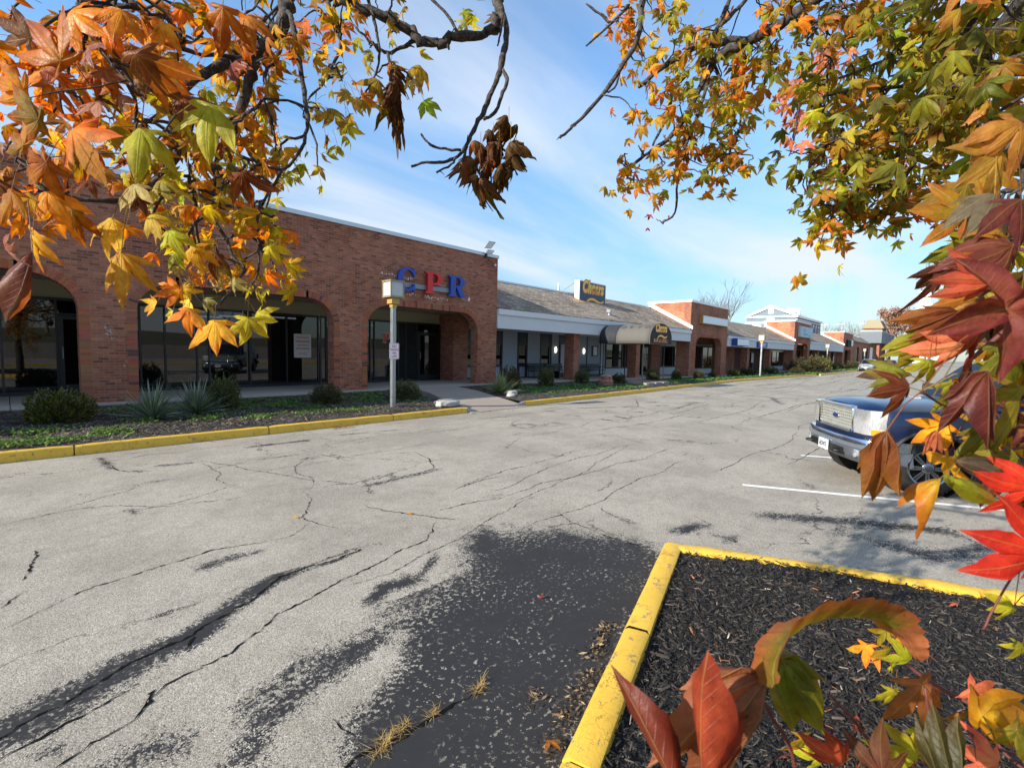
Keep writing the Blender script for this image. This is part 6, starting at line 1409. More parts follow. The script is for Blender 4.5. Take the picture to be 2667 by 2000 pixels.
# ---------------------------------------------------------------- limbs, single leaves and sprays of the sweetgum (world metres)
BRANCHES = [
  ('left', 0.027, 0.0104, [(0.788, 1.883, 3.389), (0.758, 1.875, 3.248), (0.742, 1.858, 3.151), (0.726, 1.841, 3.067), (0.68, 1.858, 2.989), (0.644, 1.866, 2.929), (0.621, 1.858, 2.858), (0.595, 1.85, 2.748), (0.562, 1.85, 2.642), (0.549, 1.832, 2.569)]),
  ('left', 0.0174, 0.0026, [(0.635, 1.851, 2.927), (0.539, 1.846, 2.838), (0.446, 1.838, 2.746), (0.383, 1.797, 2.64), (0.357, 1.713, 2.516), (0.342, 1.621, 2.413), (0.257, 1.601, 2.292), (0.19, 1.571, 2.25), (0.084, 1.585, 2.245), (0.038, 1.536, 2.237)]),
  ('left', 0.0097, 0.0037, [(0.733, 1.837, 3.098), (0.733, 1.789, 3.042), (0.735, 1.724, 2.847), (0.729, 1.676, 2.718), (0.718, 1.638, 2.646), (0.688, 1.618, 2.545), (0.633, 1.626, 2.468), (0.57, 1.652, 2.47)]),
  ('left', 0.0082, 0.0038, [(0.714, 1.819, 3.015), (0.705, 1.794, 2.985), (0.677, 1.782, 2.887), (0.641, 1.782, 2.828), (0.63, 1.753, 2.734), (0.568, 1.78, 2.663), (0.495, 1.822, 2.625)]),
  ('left', 0.0068, 0.0028, [(0.649, 1.881, 2.937), (0.585, 1.841, 2.891), (0.511, 1.815, 2.864), (0.438, 1.788, 2.834), (0.376, 1.746, 2.784)]),
  ('left', 0.0036, 0.0078, [(0.205, 1.485, 2.747), (0.246, 1.589, 2.766), (0.309, 1.668, 2.762), (0.366, 1.755, 2.777), (0.521, 1.74, 2.808), (0.608, 1.8, 2.869)]),
  ('left', 0.0043, 0.0024, [(0.622, 1.595, 2.457), (0.574, 1.621, 2.356), (0.552, 1.624, 2.29), (0.549, 1.603, 2.199), (0.538, 1.591, 2.116), (0.504, 1.606, 2.052)]),
  ('left', 0.0061, 0.0022, [(0.404, 1.845, 2.621), (0.403, 1.768, 2.567), (0.387, 1.7, 2.46), (0.381, 1.618, 2.315)]),
  ('left', 0.0034, 0.0021, [(0.504, 1.571, 2.43), (0.455, 1.58, 2.363), (0.399, 1.601, 2.334), (0.323, 1.643, 2.317), (0.277, 1.654, 2.302)]),
  ('left', 0.0068, 0.0021, [(0.431, 1.662, 2.541), (0.421, 1.613, 2.448), (0.419, 1.556, 2.349), (0.395, 1.523, 2.253)]),
  ('left', 0.0052, 0.0024, [(0.717, 1.666, 2.704), (0.668, 1.67, 2.709), (0.611, 1.679, 2.681), (0.546, 1.694, 2.626)]),
  ('left', 0.0026, 0.0012, [(0.136, 1.478, 2.681), (0.14, 1.446, 2.596), (0.163, 1.396, 2.53), (0.197, 1.334, 2.458), (0.232, 1.274, 2.42)]),
  ('left', 0.002, 0.0009, [(0.195, 1.318, 2.451), (0.141, 1.347, 2.425), (0.09, 1.375, 2.406), (0.041, 1.401, 2.381)]),
  ('left', 0.002, 0.0009, [(0.263, 1.237, 2.381), (0.213, 1.257, 2.299), (0.14, 1.31, 2.283), (0.073, 1.354, 2.266)]),
  ('left', 0.0035, 0.0017, [(0.511, 1.607, 2.131), (0.468, 1.608, 2.057), (0.426, 1.61, 2.008)]),
  ('centre', 0.0205, 0.0206, [(0.974, 2.212, 3.535), (1.039, 2.163, 3.49), (1.093, 2.126, 3.461), (1.156, 2.08, 3.431), (1.243, 2.009, 3.407), (1.311, 1.957, 3.376), (1.364, 1.922, 3.342), (1.418, 1.888, 3.33), (1.474, 1.853, 3.349), (1.554, 1.797, 3.388), (1.63, 1.743, 3.421), (1.67, 1.729, 3.459), (1.689, 1.739, 3.524)]),
  ('centre', 0.0293, 0.0187, [(1.798, 1.81, 3.907), (1.764, 1.793, 3.751), (1.738, 1.773, 3.636), (1.707, 1.757, 3.516), (1.682, 1.74, 3.45)]),
  ('centre', 0.0168, 0.0052, [(1.7, 1.734, 3.581), (1.698, 1.712, 3.524), (1.703, 1.68, 3.449), (1.684, 1.671, 3.339), (1.657, 1.67, 3.232), (1.626, 1.676, 3.146), (1.582, 1.693, 3.034), (1.543, 1.707, 2.949), (1.501, 1.724, 2.851), (1.46, 1.743, 2.787), (1.406, 1.779, 2.755), (1.346, 1.824, 2.749), (1.29, 1.863, 2.723)]),
  ('centre', 0.0091, 0.0072, [(1.665, 1.661, 3.227), (1.668, 1.634, 3.173), (1.637, 1.639, 3.088), (1.599, 1.653, 3.001), (1.558, 1.676, 2.969)]),
  ('centre', 0.0071, 0.0044, [(1.46, 1.719, 2.81), (1.396, 1.788, 2.816), (1.359, 1.831, 2.842), (1.338, 1.857, 2.881)]),
  ('centre', 0.0071, 0.0044, [(1.48, 1.7, 2.831), (1.454, 1.717, 2.729), (1.418, 1.751, 2.677)]),
  ('centre', 0.0061, 0.0044, [(1.435, 1.727, 2.77), (1.422, 1.738, 2.743), (1.373, 1.787, 2.701)]),
  ('centre', 0.0093, 0.0046, [(1.552, 1.845, 3.405), (1.514, 1.896, 3.505), (1.464, 1.956, 3.577), (1.437, 1.994, 3.65)]),
  ('centre', 0.011, 0.0055, [(1.402, 1.957, 3.364), (1.377, 1.983, 3.356), (1.348, 2.011, 3.328), (1.293, 2.066, 3.301), (1.25, 2.117, 3.338), (1.194, 2.185, 3.416)]),
  ('centre', 0.0087, 0.0034, [(1.175, 2.07, 3.527), (1.179, 2.047, 3.469), (1.189, 2.014, 3.37), (1.196, 1.98, 3.239), (1.184, 1.972, 3.153), (1.146, 1.99, 3.05), (1.111, 2.01, 2.995)]),
  ('centre', 0.0085, 0.0032, [(1.03, 2.144, 3.452), (1.026, 2.109, 3.382), (1.033, 2.06, 3.284), (1.032, 2.02, 3.193), (0.998, 2.015, 3.102), (0.956, 2.019, 3.006), (0.904, 2.036, 2.935), (0.873, 2.028, 2.849)]),
  ('centre', 0.0072, 0.0036, [(1.265, 2.02, 3.27), (1.275, 2.004, 3.211), (1.322, 1.949, 3.177), (1.339, 1.927, 3.133)]),
  ('centre', 0.0055, 0.0037, [(1.675, 1.678, 3.49), (1.663, 1.681, 3.398), (1.652, 1.687, 3.343)]),
  ('right', 0.0366, 0.0244, [(3.193, 0.476, 4.013), (3.18, 0.588, 3.945), (3.164, 0.704, 3.891), (3.143, 0.826, 3.849), (3.141, 0.93, 3.815), (3.11, 1.064, 3.774), (3.081, 1.196, 3.742), (3.085, 1.298, 3.746)]),
  ('right', 0.0268, 0.0122, [(3.278, 1.105, 3.881), (3.116, 1.277, 3.863), (2.962, 1.43, 3.756), (2.807, 1.578, 3.584)]),
  ('right', 0.0195, 0.0071, [(3.149, 1.232, 3.777), (3.062, 1.281, 3.595), (2.987, 1.321, 3.433), (2.896, 1.377, 3.271), (2.789, 1.455, 3.161), (2.702, 1.514, 3.076), (2.616, 1.572, 2.973)]),
  ('right', 0.0146, 0.0073, [(3.021, 1.359, 3.681), (2.963, 1.41, 3.577), (2.912, 1.443, 3.369), (2.853, 1.489, 3.214)]),
  ('right', 0.0195, 0.0071, [(2.876, 1.577, 4.283), (2.831, 1.588, 4.126), (2.781, 1.592, 3.859), (2.692, 1.647, 3.672), (2.596, 1.71, 3.497), (2.465, 1.81, 3.31), (2.412, 1.839, 3.247), (2.37, 1.859, 3.204)]),
  ('right', 0.0098, 0.0049, [(2.781, 1.659, 4.096), (2.688, 1.745, 3.964), (2.587, 1.84, 3.834)]),
  ('right', 0.0098, 0.0049, [(2.699, 1.736, 3.986), (2.651, 1.793, 4.045), (2.596, 1.857, 4.102)]),
  ('right', 0.0073, 0.0049, [(2.731, 1.671, 3.698), (2.7, 1.691, 3.573), (2.658, 1.734, 3.547)]),
  ('right', 0.0146, 0.0098, [(3.325, 1.093, 4.249), (3.293, 1.117, 4.151), (3.182, 1.219, 3.994), (3.116, 1.277, 3.863)]),
  ('right', 0.0146, 0.0098, [(3.242, 1.182, 4.246), (3.221, 1.194, 4.149), (3.156, 1.243, 3.952), (3.107, 1.275, 3.756), (3.095, 1.278, 3.659)]),
  ('right', 0.0122, 0.0047, [(3.109, 1.265, 3.683), (3.09, 1.255, 3.623), (3.01, 1.288, 3.356), (2.924, 1.33, 3.119), (2.886, 1.33, 2.962), (2.853, 1.321, 2.769), (2.776, 1.371, 2.701)]),
  ('right', 0.0098, 0.0049, [(3.295, 1.088, 3.893), (3.336, 1.041, 3.861), (3.383, 0.979, 3.743), (3.324, 1.02, 3.537), (3.227, 1.1, 3.315), (3.185, 1.131, 3.176)]),
  ('right', 0.0098, 0.0049, [(3.139, 1.238, 3.733), (3.199, 1.154, 3.541), (3.244, 1.093, 3.42), (3.212, 1.107, 3.225)]),
  ('right', 0.0185, 0.0137, [(2.658, 0.112, 3.482), (2.704, 0.109, 3.374), (2.763, 0.1, 3.319), (2.758, 0.146, 3.156), (2.795, 0.153, 3.041), (2.859, 0.137, 2.973)]),
  ('right', 0.0132, 0.0114, [(2.677, -0.068, 3.36), (2.687, -0.011, 3.309), (2.701, 0.041, 3.248), (2.68, 0.123, 3.114), (2.732, 0.142, 3.126)]),
  ('right', 0.012, 0.0041, [(2.863, 0.156, 3.198), (2.934, 0.274, 3.181), (2.971, 0.437, 3.243), (2.914, 0.693, 3.237)]),
  ('right', 0.0102, 0.0039, [(2.864, 0.158, 3.221), (2.894, 0.243, 3.293), (2.906, 0.343, 3.311), (2.87, 0.487, 3.278), (2.855, 0.615, 3.3)]),
  ('right', 0.012, 0.0037, [(2.849, 0.156, 3.061), (2.868, 0.198, 2.941), (2.846, 0.281, 2.813), (2.807, 0.386, 2.715), (2.79, 0.468, 2.628)]),
  ('right', 0.0072, 0.0037, [(2.985, 0.157, 3.052), (2.935, 0.255, 3.012), (2.864, 0.376, 2.97), (2.763, 0.528, 2.926)]),
  ('right', 0.0068, 0.0037, [(2.876, 0.113, 2.916), (2.946, 0.103, 2.842), (2.997, 0.112, 2.743), (3.044, 0.13, 2.694), (3.047, 0.196, 2.655)]),
  ('right', 0.0081, 0.0036, [(2.723, 0.131, 2.932), (2.781, 0.156, 2.831), (2.807, 0.215, 2.721), (2.854, 0.254, 2.638)]),
  ('right', 0.0088, 0.0039, [(2.592, 0.01, 3.241), (2.504, -0.017, 3.023), (2.388, -0.012, 2.817), (2.269, -0.002, 2.625)]),
  ('right', 0.0081, 0.0041, [(3.077, 0.585, 3.867), (3.029, 0.619, 3.704), (2.954, 0.684, 3.56)]),
  ('right', 0.0063, 0.0022, [(2.013, -0.154, 2.768), (1.761, -0.108, 2.507), (1.531, -0.081, 2.286), (1.319, -0.067, 2.119)]),
  ('near', 0.0025, 0.001, [(0.957, -0.117, 1.867), (0.865, -0.068, 1.819), (0.789, -0.028, 1.836), (0.72, 0.002, 1.847), (0.661, 0.024, 1.866)]),
  ('near', 0.002, 0.0009, [(0.924, -0.118, 1.8), (0.842, -0.068, 1.796), (0.767, -0.024, 1.788)]),
  ('near', 0.0028, 0.0015, [(1.087, -0.121, 2.039), (0.973, -0.075, 2.006), (0.877, -0.05, 1.968)]),
  ('near', 0.0024, 0.0018, [(0.566, 0.077, 1.409), (0.54, 0.085, 1.457), (0.513, 0.097, 1.521), (0.48, 0.113, 1.572)]),
  ('near', 0.0018, 0.0016, [(0.688, 0.019, 1.398), (0.677, 0.034, 1.433), (0.657, 0.06, 1.482), (0.639, 0.083, 1.509)]),
  ('near', 0.002, 0.0012, [(0.895, -0.13, 1.393), (0.772, -0.066, 1.45), (0.681, -0.035, 1.508)]),
  ('near', 0.0012, 0.001, [(0.696, -0.04, 1.616), (0.708, -0.05, 1.649), (0.732, -0.07, 1.698), (0.75, -0.086, 1.723)]),
  ('near', 0.002, 0.0015, [(0.8, -0.033, 1.344), (0.789, -0.015, 1.402), (0.782, 0.001, 1.484)]),
]
HAND_LEAVES = [
  ((0.085, 1.209, 2.4), (0.467, -0.538, -0.702, -0.687, 0.279, -0.671, 0.557, 0.795, -0.24), 0.1026, 'or', 0.1, 0.15, 0.85),
  ((0.091, 1.144, 2.264), (-0.478, 0.157, -0.864, 0.709, -0.512, -0.486, -0.519, -0.845, 0.133), 0.1068, 'or', 0.15, 0.2, 0.85),
  ((0.169, 1.032, 2.26), (-0.681, -0.259, -0.685, 0.732, -0.202, -0.651, 0.03, -0.945, 0.327), 0.0966, 'yg', 0.3, 0.2, 0.85),
  ((0.298, 1.126, 2.378), (-0.724, -0.303, -0.62, 0.667, -0.08, -0.74, 0.175, -0.949, 0.26), 0.1147, 'yg', 0.25, 0.25, 0.85),
  ((0.178, 1.112, 2.416), (-0.655, 0.581, -0.483, 0.663, 0.137, -0.736, -0.362, -0.802, -0.475), 0.112, 'br', 0.7, 0.2, 0.85),
  ((0.137, 1.223, 2.357), (-0.304, -0.827, -0.473, 0.915, -0.117, -0.385, 0.263, -0.55, 0.793), 0.0626, 'si', 0.3, 0.3, 0.85),
  ((0.082, 1.288, 2.421), (-0.147, -0.848, -0.509, 0.956, 0.01, -0.292, 0.253, -0.529, 0.81), 0.0757, 'si', 0.2, 0.3, 0.85),
  ((0.057, 1.145, 2.199), (-0.589, -0.611, -0.529, 0.093, 0.599, -0.795, 0.803, -0.518, -0.296), 0.082, 'ob', 0.4, 0.3, 0.85),
  ((0.054, 1.231, 2.295), (-0.148, -0.798, -0.584, -0.236, 0.602, -0.763, 0.96, 0.025, -0.277), 0.0777, 'ob', 0.2, 0.3, 0.85),
  ((0.113, 1.343, 2.56), (-0.51, 0.324, -0.797, 0.47, -0.671, -0.573, -0.721, -0.667, 0.19), 0.0904, 'or', 0.2, 0.3, 0.85),
  ((0.183, 1.269, 2.566), (-0.86, -0.34, -0.38, 0.469, -0.234, -0.852, 0.2, -0.911, 0.361), 0.0765, 'or', 0.2, 0.2, 0.85),
  ((0.036, 1.124, 2.072), (-0.383, -0.191, -0.904, 0.827, 0.364, -0.428, 0.411, -0.912, 0.019), 0.0742, 'yo', 0.35, 0.25, 0.85),
  ((0.035, 1.123, 2.045), (-0.895, 0.026, 0.445, -0.397, -0.498, -0.771, 0.202, -0.867, 0.456), 0.1084, 'ma', 0.1, 0.5, 0.1),
  ((0.154, 1.255, 2.144), (-0.556, -0.6, -0.575, 0.749, -0.062, -0.66, 0.361, -0.797, 0.484), 0.0869, 'yg', 0.35, 0.25, 0.85),
  ((0.147, 1.107, 2.058), (-0.678, -0.222, -0.701, 0.732, -0.119, -0.671, 0.065, -0.968, 0.243), 0.0964, 'yb', 0.4, 0.3, 0.72),
  ((0.061, 1.21, 2.166), (-0.838, 0.179, -0.516, 0.359, -0.533, -0.767, -0.412, -0.827, 0.382), 0.0777, 'or', 0.4, 0.3, 0.85),
  ((0.094, 1.247, 2.149), (-0.89, -0.1, -0.445, 0.455, -0.124, -0.882, 0.033, -0.987, 0.156), 0.0691, 'ob', 0.4, 0.3, 0.85),
  ((0.293, 1.309, 1.979), (-0.781, -0.34, -0.524, 0.61, -0.234, -0.757, 0.135, -0.911, 0.39), 0.0765, 'or', 0.25, 0.25, 0.85),
  ((0.333, 1.264, 1.951), (-0.684, -0.224, -0.694, 0.729, -0.239, -0.641, -0.022, -0.945, 0.327), 0.0885, 'yo', 0.3, 0.25, 0.85),
  ((0.306, 1.448, 2.029), (0.037, -0.849, -0.527, 0.065, 0.528, -0.847, 0.997, -0.003, 0.075), 0.0615, 'or', 0.2, 0.3, 0.85),
  ((0.439, 1.373, 1.968), (-0.886, -0.163, -0.434, 0.46, -0.182, -0.869, 0.063, -0.97, 0.236), 0.0777, 'yg', 0.2, 0.3, 0.85),
  ((0.473, 1.411, 1.984), (-0.323, 0.395, -0.86, 0.25, -0.841, -0.48, -0.913, -0.369, 0.173), 0.0761, 'yg', 0.2, 0.3, 0.85),
  ((0.408, 1.295, 2.315), (-0.927, 0.266, -0.265, 0.238, -0.129, -0.963, -0.29, -0.955, 0.056), 0.101, 'br', 0.6, 0.5, 0.85),
  ((0.464, 1.452, 2.276), (-0.517, -0.502, -0.693, 0.819, -0.056, -0.571, 0.248, -0.863, 0.44), 0.0761, 'yg', 0.3, 0.3, 0.85),
  ((0.037, 1.255, 2.347), (-0.094, -0.876, -0.473, -0.499, 0.452, -0.739, 0.861, 0.167, -0.48), 0.0684, 'or', 0.2, 0.3, 0.85),
  ((0.05, 1.327, 2.472), (0.309, -0.861, -0.404, -0.464, 0.234, -0.854, 0.83, 0.451, -0.327), 0.0593, 'si', 0.3, 0.3, 0.85),
  ((0.031, 1.175, 2.227), (0.468, -0.5, -0.729, -0.419, 0.6, -0.681, 0.778, 0.624, 0.071), 0.0556, 'or', 0.2, 0.3, 0.85),
  ((0.015, 1.184, 2.149), (-0.63, -0.391, -0.671, 0.707, 0.067, -0.704, 0.32, -0.918, 0.234), 0.0585, 'or', 0.3, 0.3, 0.85),
  ((0.004, 1.037, 2.032), (0.413, 0.014, -0.911, 0.188, -0.98, 0.07, -0.891, -0.2, -0.408), 0.041, 'si', 0.2, 0.4, 0.85),
  ((0.135, 1.313, 2.491), (-0.408, -0.36, -0.839, 0.769, -0.63, -0.103, -0.492, -0.688, 0.534), 0.066, 'si', 0.2, 0.4, 0.85),
  ((0.164, 1.366, 2.596), (-0.678, -0.542, -0.496, 0.732, -0.439, -0.521, 0.065, -0.717, 0.694), 0.0585, 'si', 0.2, 0.4, 0.85),
  ((0.234, 1.277, 2.469), (-0.51, 0.438, -0.74, 0.207, -0.772, -0.601, -0.835, -0.46, 0.303), 0.0805, 'or', 0.3, 0.3, 0.85),
  ((0.28, 1.393, 2.642), (-0.63, -0.502, -0.593, 0.707, -0.056, -0.705, 0.32, -0.863, 0.39), 0.0765, 'yo', 0.3, 0.3, 0.85),
  ((0.285, 1.294, 2.447), (-0.833, 0.221, -0.507, 0.146, -0.797, -0.586, -0.534, -0.562, 0.632), 0.0768, 'ma', 0.3, 0.3, 0.85),
  ((0.484, 1.624, 2.724), (-0.476, 0.213, -0.853, -0.018, -0.972, -0.233, -0.879, -0.096, 0.466), 0.0973, 'ma', 0.2, 0.4, 0.85),
  ((0.424, 1.474, 2.787), (-0.772, -0.083, -0.63, 0.598, 0.243, -0.764, 0.216, -0.967, -0.138), 0.1189, 'ob', 0.3, 0.2, 0.85),
  ((0.484, 1.486, 2.803), (-0.68, -0.046, -0.732, 0.707, -0.306, -0.638, -0.195, -0.951, 0.24), 0.0951, 'ob', 0.3, 0.3, 0.85),
  ((0.523, 1.452, 2.182), (-0.611, 0.179, -0.771, 0.599, -0.533, -0.598, -0.518, -0.827, 0.218), 0.0691, 'yg', 0.3, 0.3, 0.85),
  ((0.579, 1.461, 2.137), (-0.213, 0.515, -0.831, 0.126, -0.829, -0.546, -0.969, -0.221, 0.111), 0.0615, 'yo', 0.3, 0.3, 0.85),
  ((0.198, 1.292, 2.233), (-0.555, -0.34, -0.76, 0.832, -0.234, -0.503, -0.007, -0.911, 0.413), 0.0732, 'cr', 0.3, 0.35, 0.85),
  ((0.26, 1.376, 2.276), (-0.776, -0.062, -0.628, 0.56, -0.525, -0.641, -0.289, -0.849, 0.442), 0.0724, 'yg', 0.3, 0.3, 0.85),
  ((0.335, 1.43, 2.147), (-0.685, -0.104, -0.722, 0.721, -0.244, -0.649, -0.109, -0.964, 0.242), 0.079, 'yo', 0.4, 0.3, 0.85),
  ((0.281, 1.417, 2.173), (-0.655, -0.062, -0.753, 0.663, -0.525, -0.534, -0.362, -0.849, 0.385), 0.0799, 'yg', 0.3, 0.3, 0.85),
  ((0.386, 1.447, 2.138), (-0.823, -0.279, -0.494, 0.528, -0.056, -0.847, 0.209, -0.959, 0.194), 0.0777, 'br', 0.4, 0.3, 0.85),
  ((0.125, 1.295, 2.222), (-0.667, -0.658, -0.349, 0.729, -0.481, -0.486, 0.152, -0.579, 0.801), 0.0487, 'ma', 0.3, 0.4, 0.85),
  ((0.239, 1.39, 2.195), (-0.611, 0.042, -0.791, 0.599, -0.628, -0.496, -0.518, -0.777, 0.359), 0.0684, 'yb', 0.3, 0.3, 0.85),
  ((1.601, 1.552, 2.932), (-0.938, -0.222, -0.268, 0.299, -0.119, -0.947, 0.178, -0.968, 0.178), 0.0996, 'dr', 1.0, 0.8, 0.85),
  ((1.603, 1.54, 2.845), (-0.389, -0.046, -0.92, 0.882, -0.306, -0.357, -0.265, -0.951, 0.159), 0.1245, 'dr', 1.0, 0.8, 0.85),
  ((1.619, 1.518, 2.793), (-0.981, -0.163, -0.105, 0.135, -0.182, -0.974, 0.14, -0.97, 0.201), 0.0996, 'dr', 1.0, 0.8, 0.85),
  ((1.567, 1.578, 2.835), (-0.737, -0.391, -0.551, 0.575, 0.067, -0.816, 0.356, -0.918, 0.175), 0.1162, 'dr', 1.0, 0.8, 0.85),
  ((1.509, 1.638, 2.816), (-0.68, -0.046, -0.732, 0.707, -0.306, -0.638, -0.195, -0.951, 0.24), 0.0996, 'dr', 1.0, 0.8, 0.85),
  ((1.487, 1.656, 2.763), (-0.923, -0.279, -0.265, 0.291, -0.056, -0.955, 0.252, -0.959, 0.133), 0.1079, 'dr', 1.0, 0.8, 0.85),
  ((1.501, 1.631, 2.676), (-0.232, -0.104, -0.967, 0.949, -0.244, -0.201, -0.215, -0.964, 0.156), 0.1245, 'dr', 1.0, 0.8, 0.85),
  ((1.569, 1.565, 2.739), (-0.884, 0.013, -0.468, 0.432, -0.366, -0.825, -0.182, -0.931, 0.318), 0.0996, 'dr', 1.0, 0.8, 0.85),
  ((1.551, 1.6, 2.878), (-0.684, -0.163, -0.711, 0.729, -0.182, -0.66, -0.022, -0.97, 0.243), 0.0747, 'dr', 1.0, 0.8, 0.85),
  ((1.528, 1.611, 2.755), (-0.915, 0.179, -0.363, 0.22, -0.533, -0.817, -0.339, -0.827, 0.448), 0.0996, 'dr', 1.0, 0.8, 0.85),
  ((1.252, 1.943, 3.103), (-0.948, -0.163, -0.274, 0.302, -0.182, -0.936, 0.103, -0.97, 0.222), 0.1328, 'dr', 1.0, 0.8, 0.85),
  ((1.245, 1.957, 3.164), (-0.232, -0.279, -0.932, 0.973, -0.056, -0.226, 0.011, -0.959, 0.285), 0.0996, 'dr', 1.0, 0.8, 0.85),
  ((1.255, 1.934, 3.042), (-0.797, -0.163, -0.582, 0.604, -0.182, -0.776, 0.021, -0.97, 0.244), 0.1245, 'dr', 1.0, 0.8, 0.85),
  ((1.372, 1.882, 3.05), (-0.611, 0.042, -0.791, 0.599, -0.628, -0.496, -0.518, -0.777, 0.359), 0.1053, 'gr', 0.3, 0.2, 0.85),
  ((1.358, 1.915, 3.214), (-0.884, 0.013, -0.468, 0.432, -0.366, -0.825, -0.182, -0.931, 0.318), 0.1189, 'yb', 0.6, 0.4, 0.85),
  ((1.343, 1.924, 3.151), (-0.667, -0.499, -0.553, 0.729, -0.286, -0.621, 0.152, -0.818, 0.555), 0.085, 'cr', 0.4, 0.3, 0.85),
  ((1.173, 1.952, 3.082), (-0.662, -0.601, -0.449, 0.524, 0.057, -0.85, 0.536, -0.797, 0.277), 0.1229, 'yb', 0.4, 0.3, 0.85),
  ((0.936, 1.888, 2.85), (-0.63, -0.502, -0.593, 0.707, -0.056, -0.705, 0.32, -0.863, 0.39), 0.1112, 'yb', 0.3, 0.3, 0.85),
  ((0.717, 0.037, 1.867), (-0.082, -0.796, -0.6, 0.19, 0.578, -0.794, 0.978, -0.179, 0.104), 0.0501, 'ma', 0.25, 0.25, 0.85),
  ((0.633, 0.048, 1.824), (-0.626, -0.333, -0.706, 0.768, -0.422, -0.482, -0.137, -0.844, 0.519), 0.0811, 'mr', 0.3, 0.35, 0.32),
  ((0.698, 0.003, 1.77), (-0.911, -0.241, -0.335, 0.407, -0.386, -0.828, 0.07, -0.891, 0.449), 0.0743, 'og', 0.3, 0.4, 0.25),
  ((0.708, -0.007, 1.77), (-0.264, 0.227, -0.938, 0.428, -0.843, -0.324, -0.864, -0.487, 0.125), 0.0663, 'gr', 0.2, 0.25, 0.22),
  ((0.639, -0.024, 1.891), (-0.772, -0.427, -0.471, 0.617, -0.321, -0.719, 0.156, -0.845, 0.511), 0.073, 'mb', 0.25, 0.35, 0.4),
  ((0.666, -0.064, 1.78), (0.097, -0.678, -0.729, 0.001, 0.732, -0.681, 0.995, 0.065, 0.071), 0.0521, 'rd', 0.25, 0.3, 0.85),
  ((0.623, -0.068, 1.731), (0.213, -0.768, -0.605, -0.126, 0.592, -0.796, 0.969, 0.246, 0.029), 0.0697, 'rd', 0.3, 0.3, 0.85),
  ((0.609, -0.03, 1.946), (-0.106, -0.738, -0.667, 0.215, 0.638, -0.74, 0.971, -0.222, 0.091), 0.086, 'mb', 0.3, 0.25, 1.3),
  ((0.981, 0.001, 2.115), (0.155, -0.667, -0.729, -0.063, 0.729, -0.681, 0.986, 0.152, 0.071), 0.0784, 'og', 0.2, 0.2, 0.85),
  ((0.904, -0.028, 2.174), (-0.362, -0.699, -0.617, 0.471, 0.433, -0.768, 0.804, -0.569, 0.173), 0.079, 'to', 0.4, 0.3, 0.85),
  ((0.865, -0.023, 2.111), (-0.363, -0.73, -0.579, 0.86, -0.024, -0.509, 0.358, -0.683, 0.637), 0.0765, 'pu', 0.4, 0.35, 0.85),
  ((0.718, -0.025, 1.983), (0.213, -0.712, -0.669, -0.126, 0.659, -0.741, 0.969, 0.242, 0.05), 0.0541, 'rm', 0.25, 0.3, 0.6),
  ((0.828, 0.001, 1.962), (-0.474, -0.643, -0.602, 0.338, 0.499, -0.798, 0.813, -0.581, -0.019), 0.0649, 'mr', 0.3, 0.3, 0.4),
  ((0.834, 0.022, 1.933), (-0.411, -0.548, -0.729, 0.518, 0.517, -0.681, 0.75, -0.658, 0.071), 0.0623, 'gr', 0.35, 0.3, 0.5),
  ((0.837, -0.012, 1.923), (-0.301, -0.772, -0.56, 0.169, 0.535, -0.828, 0.939, -0.344, -0.03), 0.0649, 'pk', 0.3, 0.3, 0.6),
  ((0.756, 0.041, 1.881), (0.097, -0.678, -0.729, 0.001, 0.732, -0.681, 0.995, 0.065, 0.071), 0.0403, 'gr', 0.4, 0.3, 0.5),
  ((0.858, -0.022, 2.041), (-0.539, -0.423, -0.729, 0.635, 0.365, -0.681, 0.554, -0.829, 0.071), 0.0602, 'mb', 0.3, 0.3, 0.7),
  ((0.733, -0.037, 2.022), (-0.31, -0.611, -0.729, 0.421, 0.599, -0.681, 0.853, -0.518, 0.071), 0.0579, 'mb', 0.3, 0.3, 0.85),
  ((0.715, -0.038, 1.831), (-0.667, -0.279, -0.691, 0.729, -0.056, -0.682, 0.152, -0.959, 0.241), 0.0579, 'gr', 0.3, 0.3, 0.5),
  ((0.733, -0.053, 1.872), (-0.821, -0.391, -0.415, 0.424, 0.067, -0.903, 0.381, -0.918, 0.111), 0.0657, 'gr', 0.3, 0.3, 0.85),
  ((0.792, -0.049, 1.815), (-0.082, -0.68, -0.729, 0.19, 0.707, -0.681, 0.978, -0.195, 0.071), 0.051, 'og', 0.3, 0.3, 0.85),
  ((0.737, 0.01, 1.818), (-0.68, -0.172, -0.713, 0.707, -0.412, -0.575, -0.195, -0.895, 0.402), 0.0297, 'pk', 0.3, 0.4, 0.3),
  ((0.729, -0.044, 1.917), (-0.68, -0.046, -0.732, 0.707, -0.306, -0.638, -0.195, -0.951, 0.24), 0.0618, 'gr', 0.3, 0.3, 0.85),
  ((0.765, 0.001, 1.872), (-0.865, 0.199, -0.461, 0.39, -0.31, -0.867, -0.315, -0.93, 0.191), 0.0476, 'gr', 0.3, 0.3, 0.85),
  ((0.801, 0.024, 1.898), (-0.667, -0.155, -0.729, 0.729, 0.063, -0.681, 0.152, -0.986, 0.071), 0.0417, 'gr', 0.3, 0.3, 0.85),
  ((0.707, -0.019, 1.932), (-0.888, -0.444, -0.118, 0.068, 0.127, -0.989, 0.455, -0.887, -0.083), 0.0734, 'rm', 0.3, 0.4, 0.85),
  ((0.727, -0.055, 1.799), (-0.411, -0.548, -0.729, 0.518, 0.517, -0.681, 0.75, -0.658, 0.071), 0.0425, 'gr', 0.3, 0.3, 0.85),
  ((0.683, -0.008, 1.794), (-0.213, 0.03, -0.977, 0.126, -0.99, -0.058, -0.969, -0.136, 0.207), 0.0425, 'pu', 0.3, 0.4, 0.3),
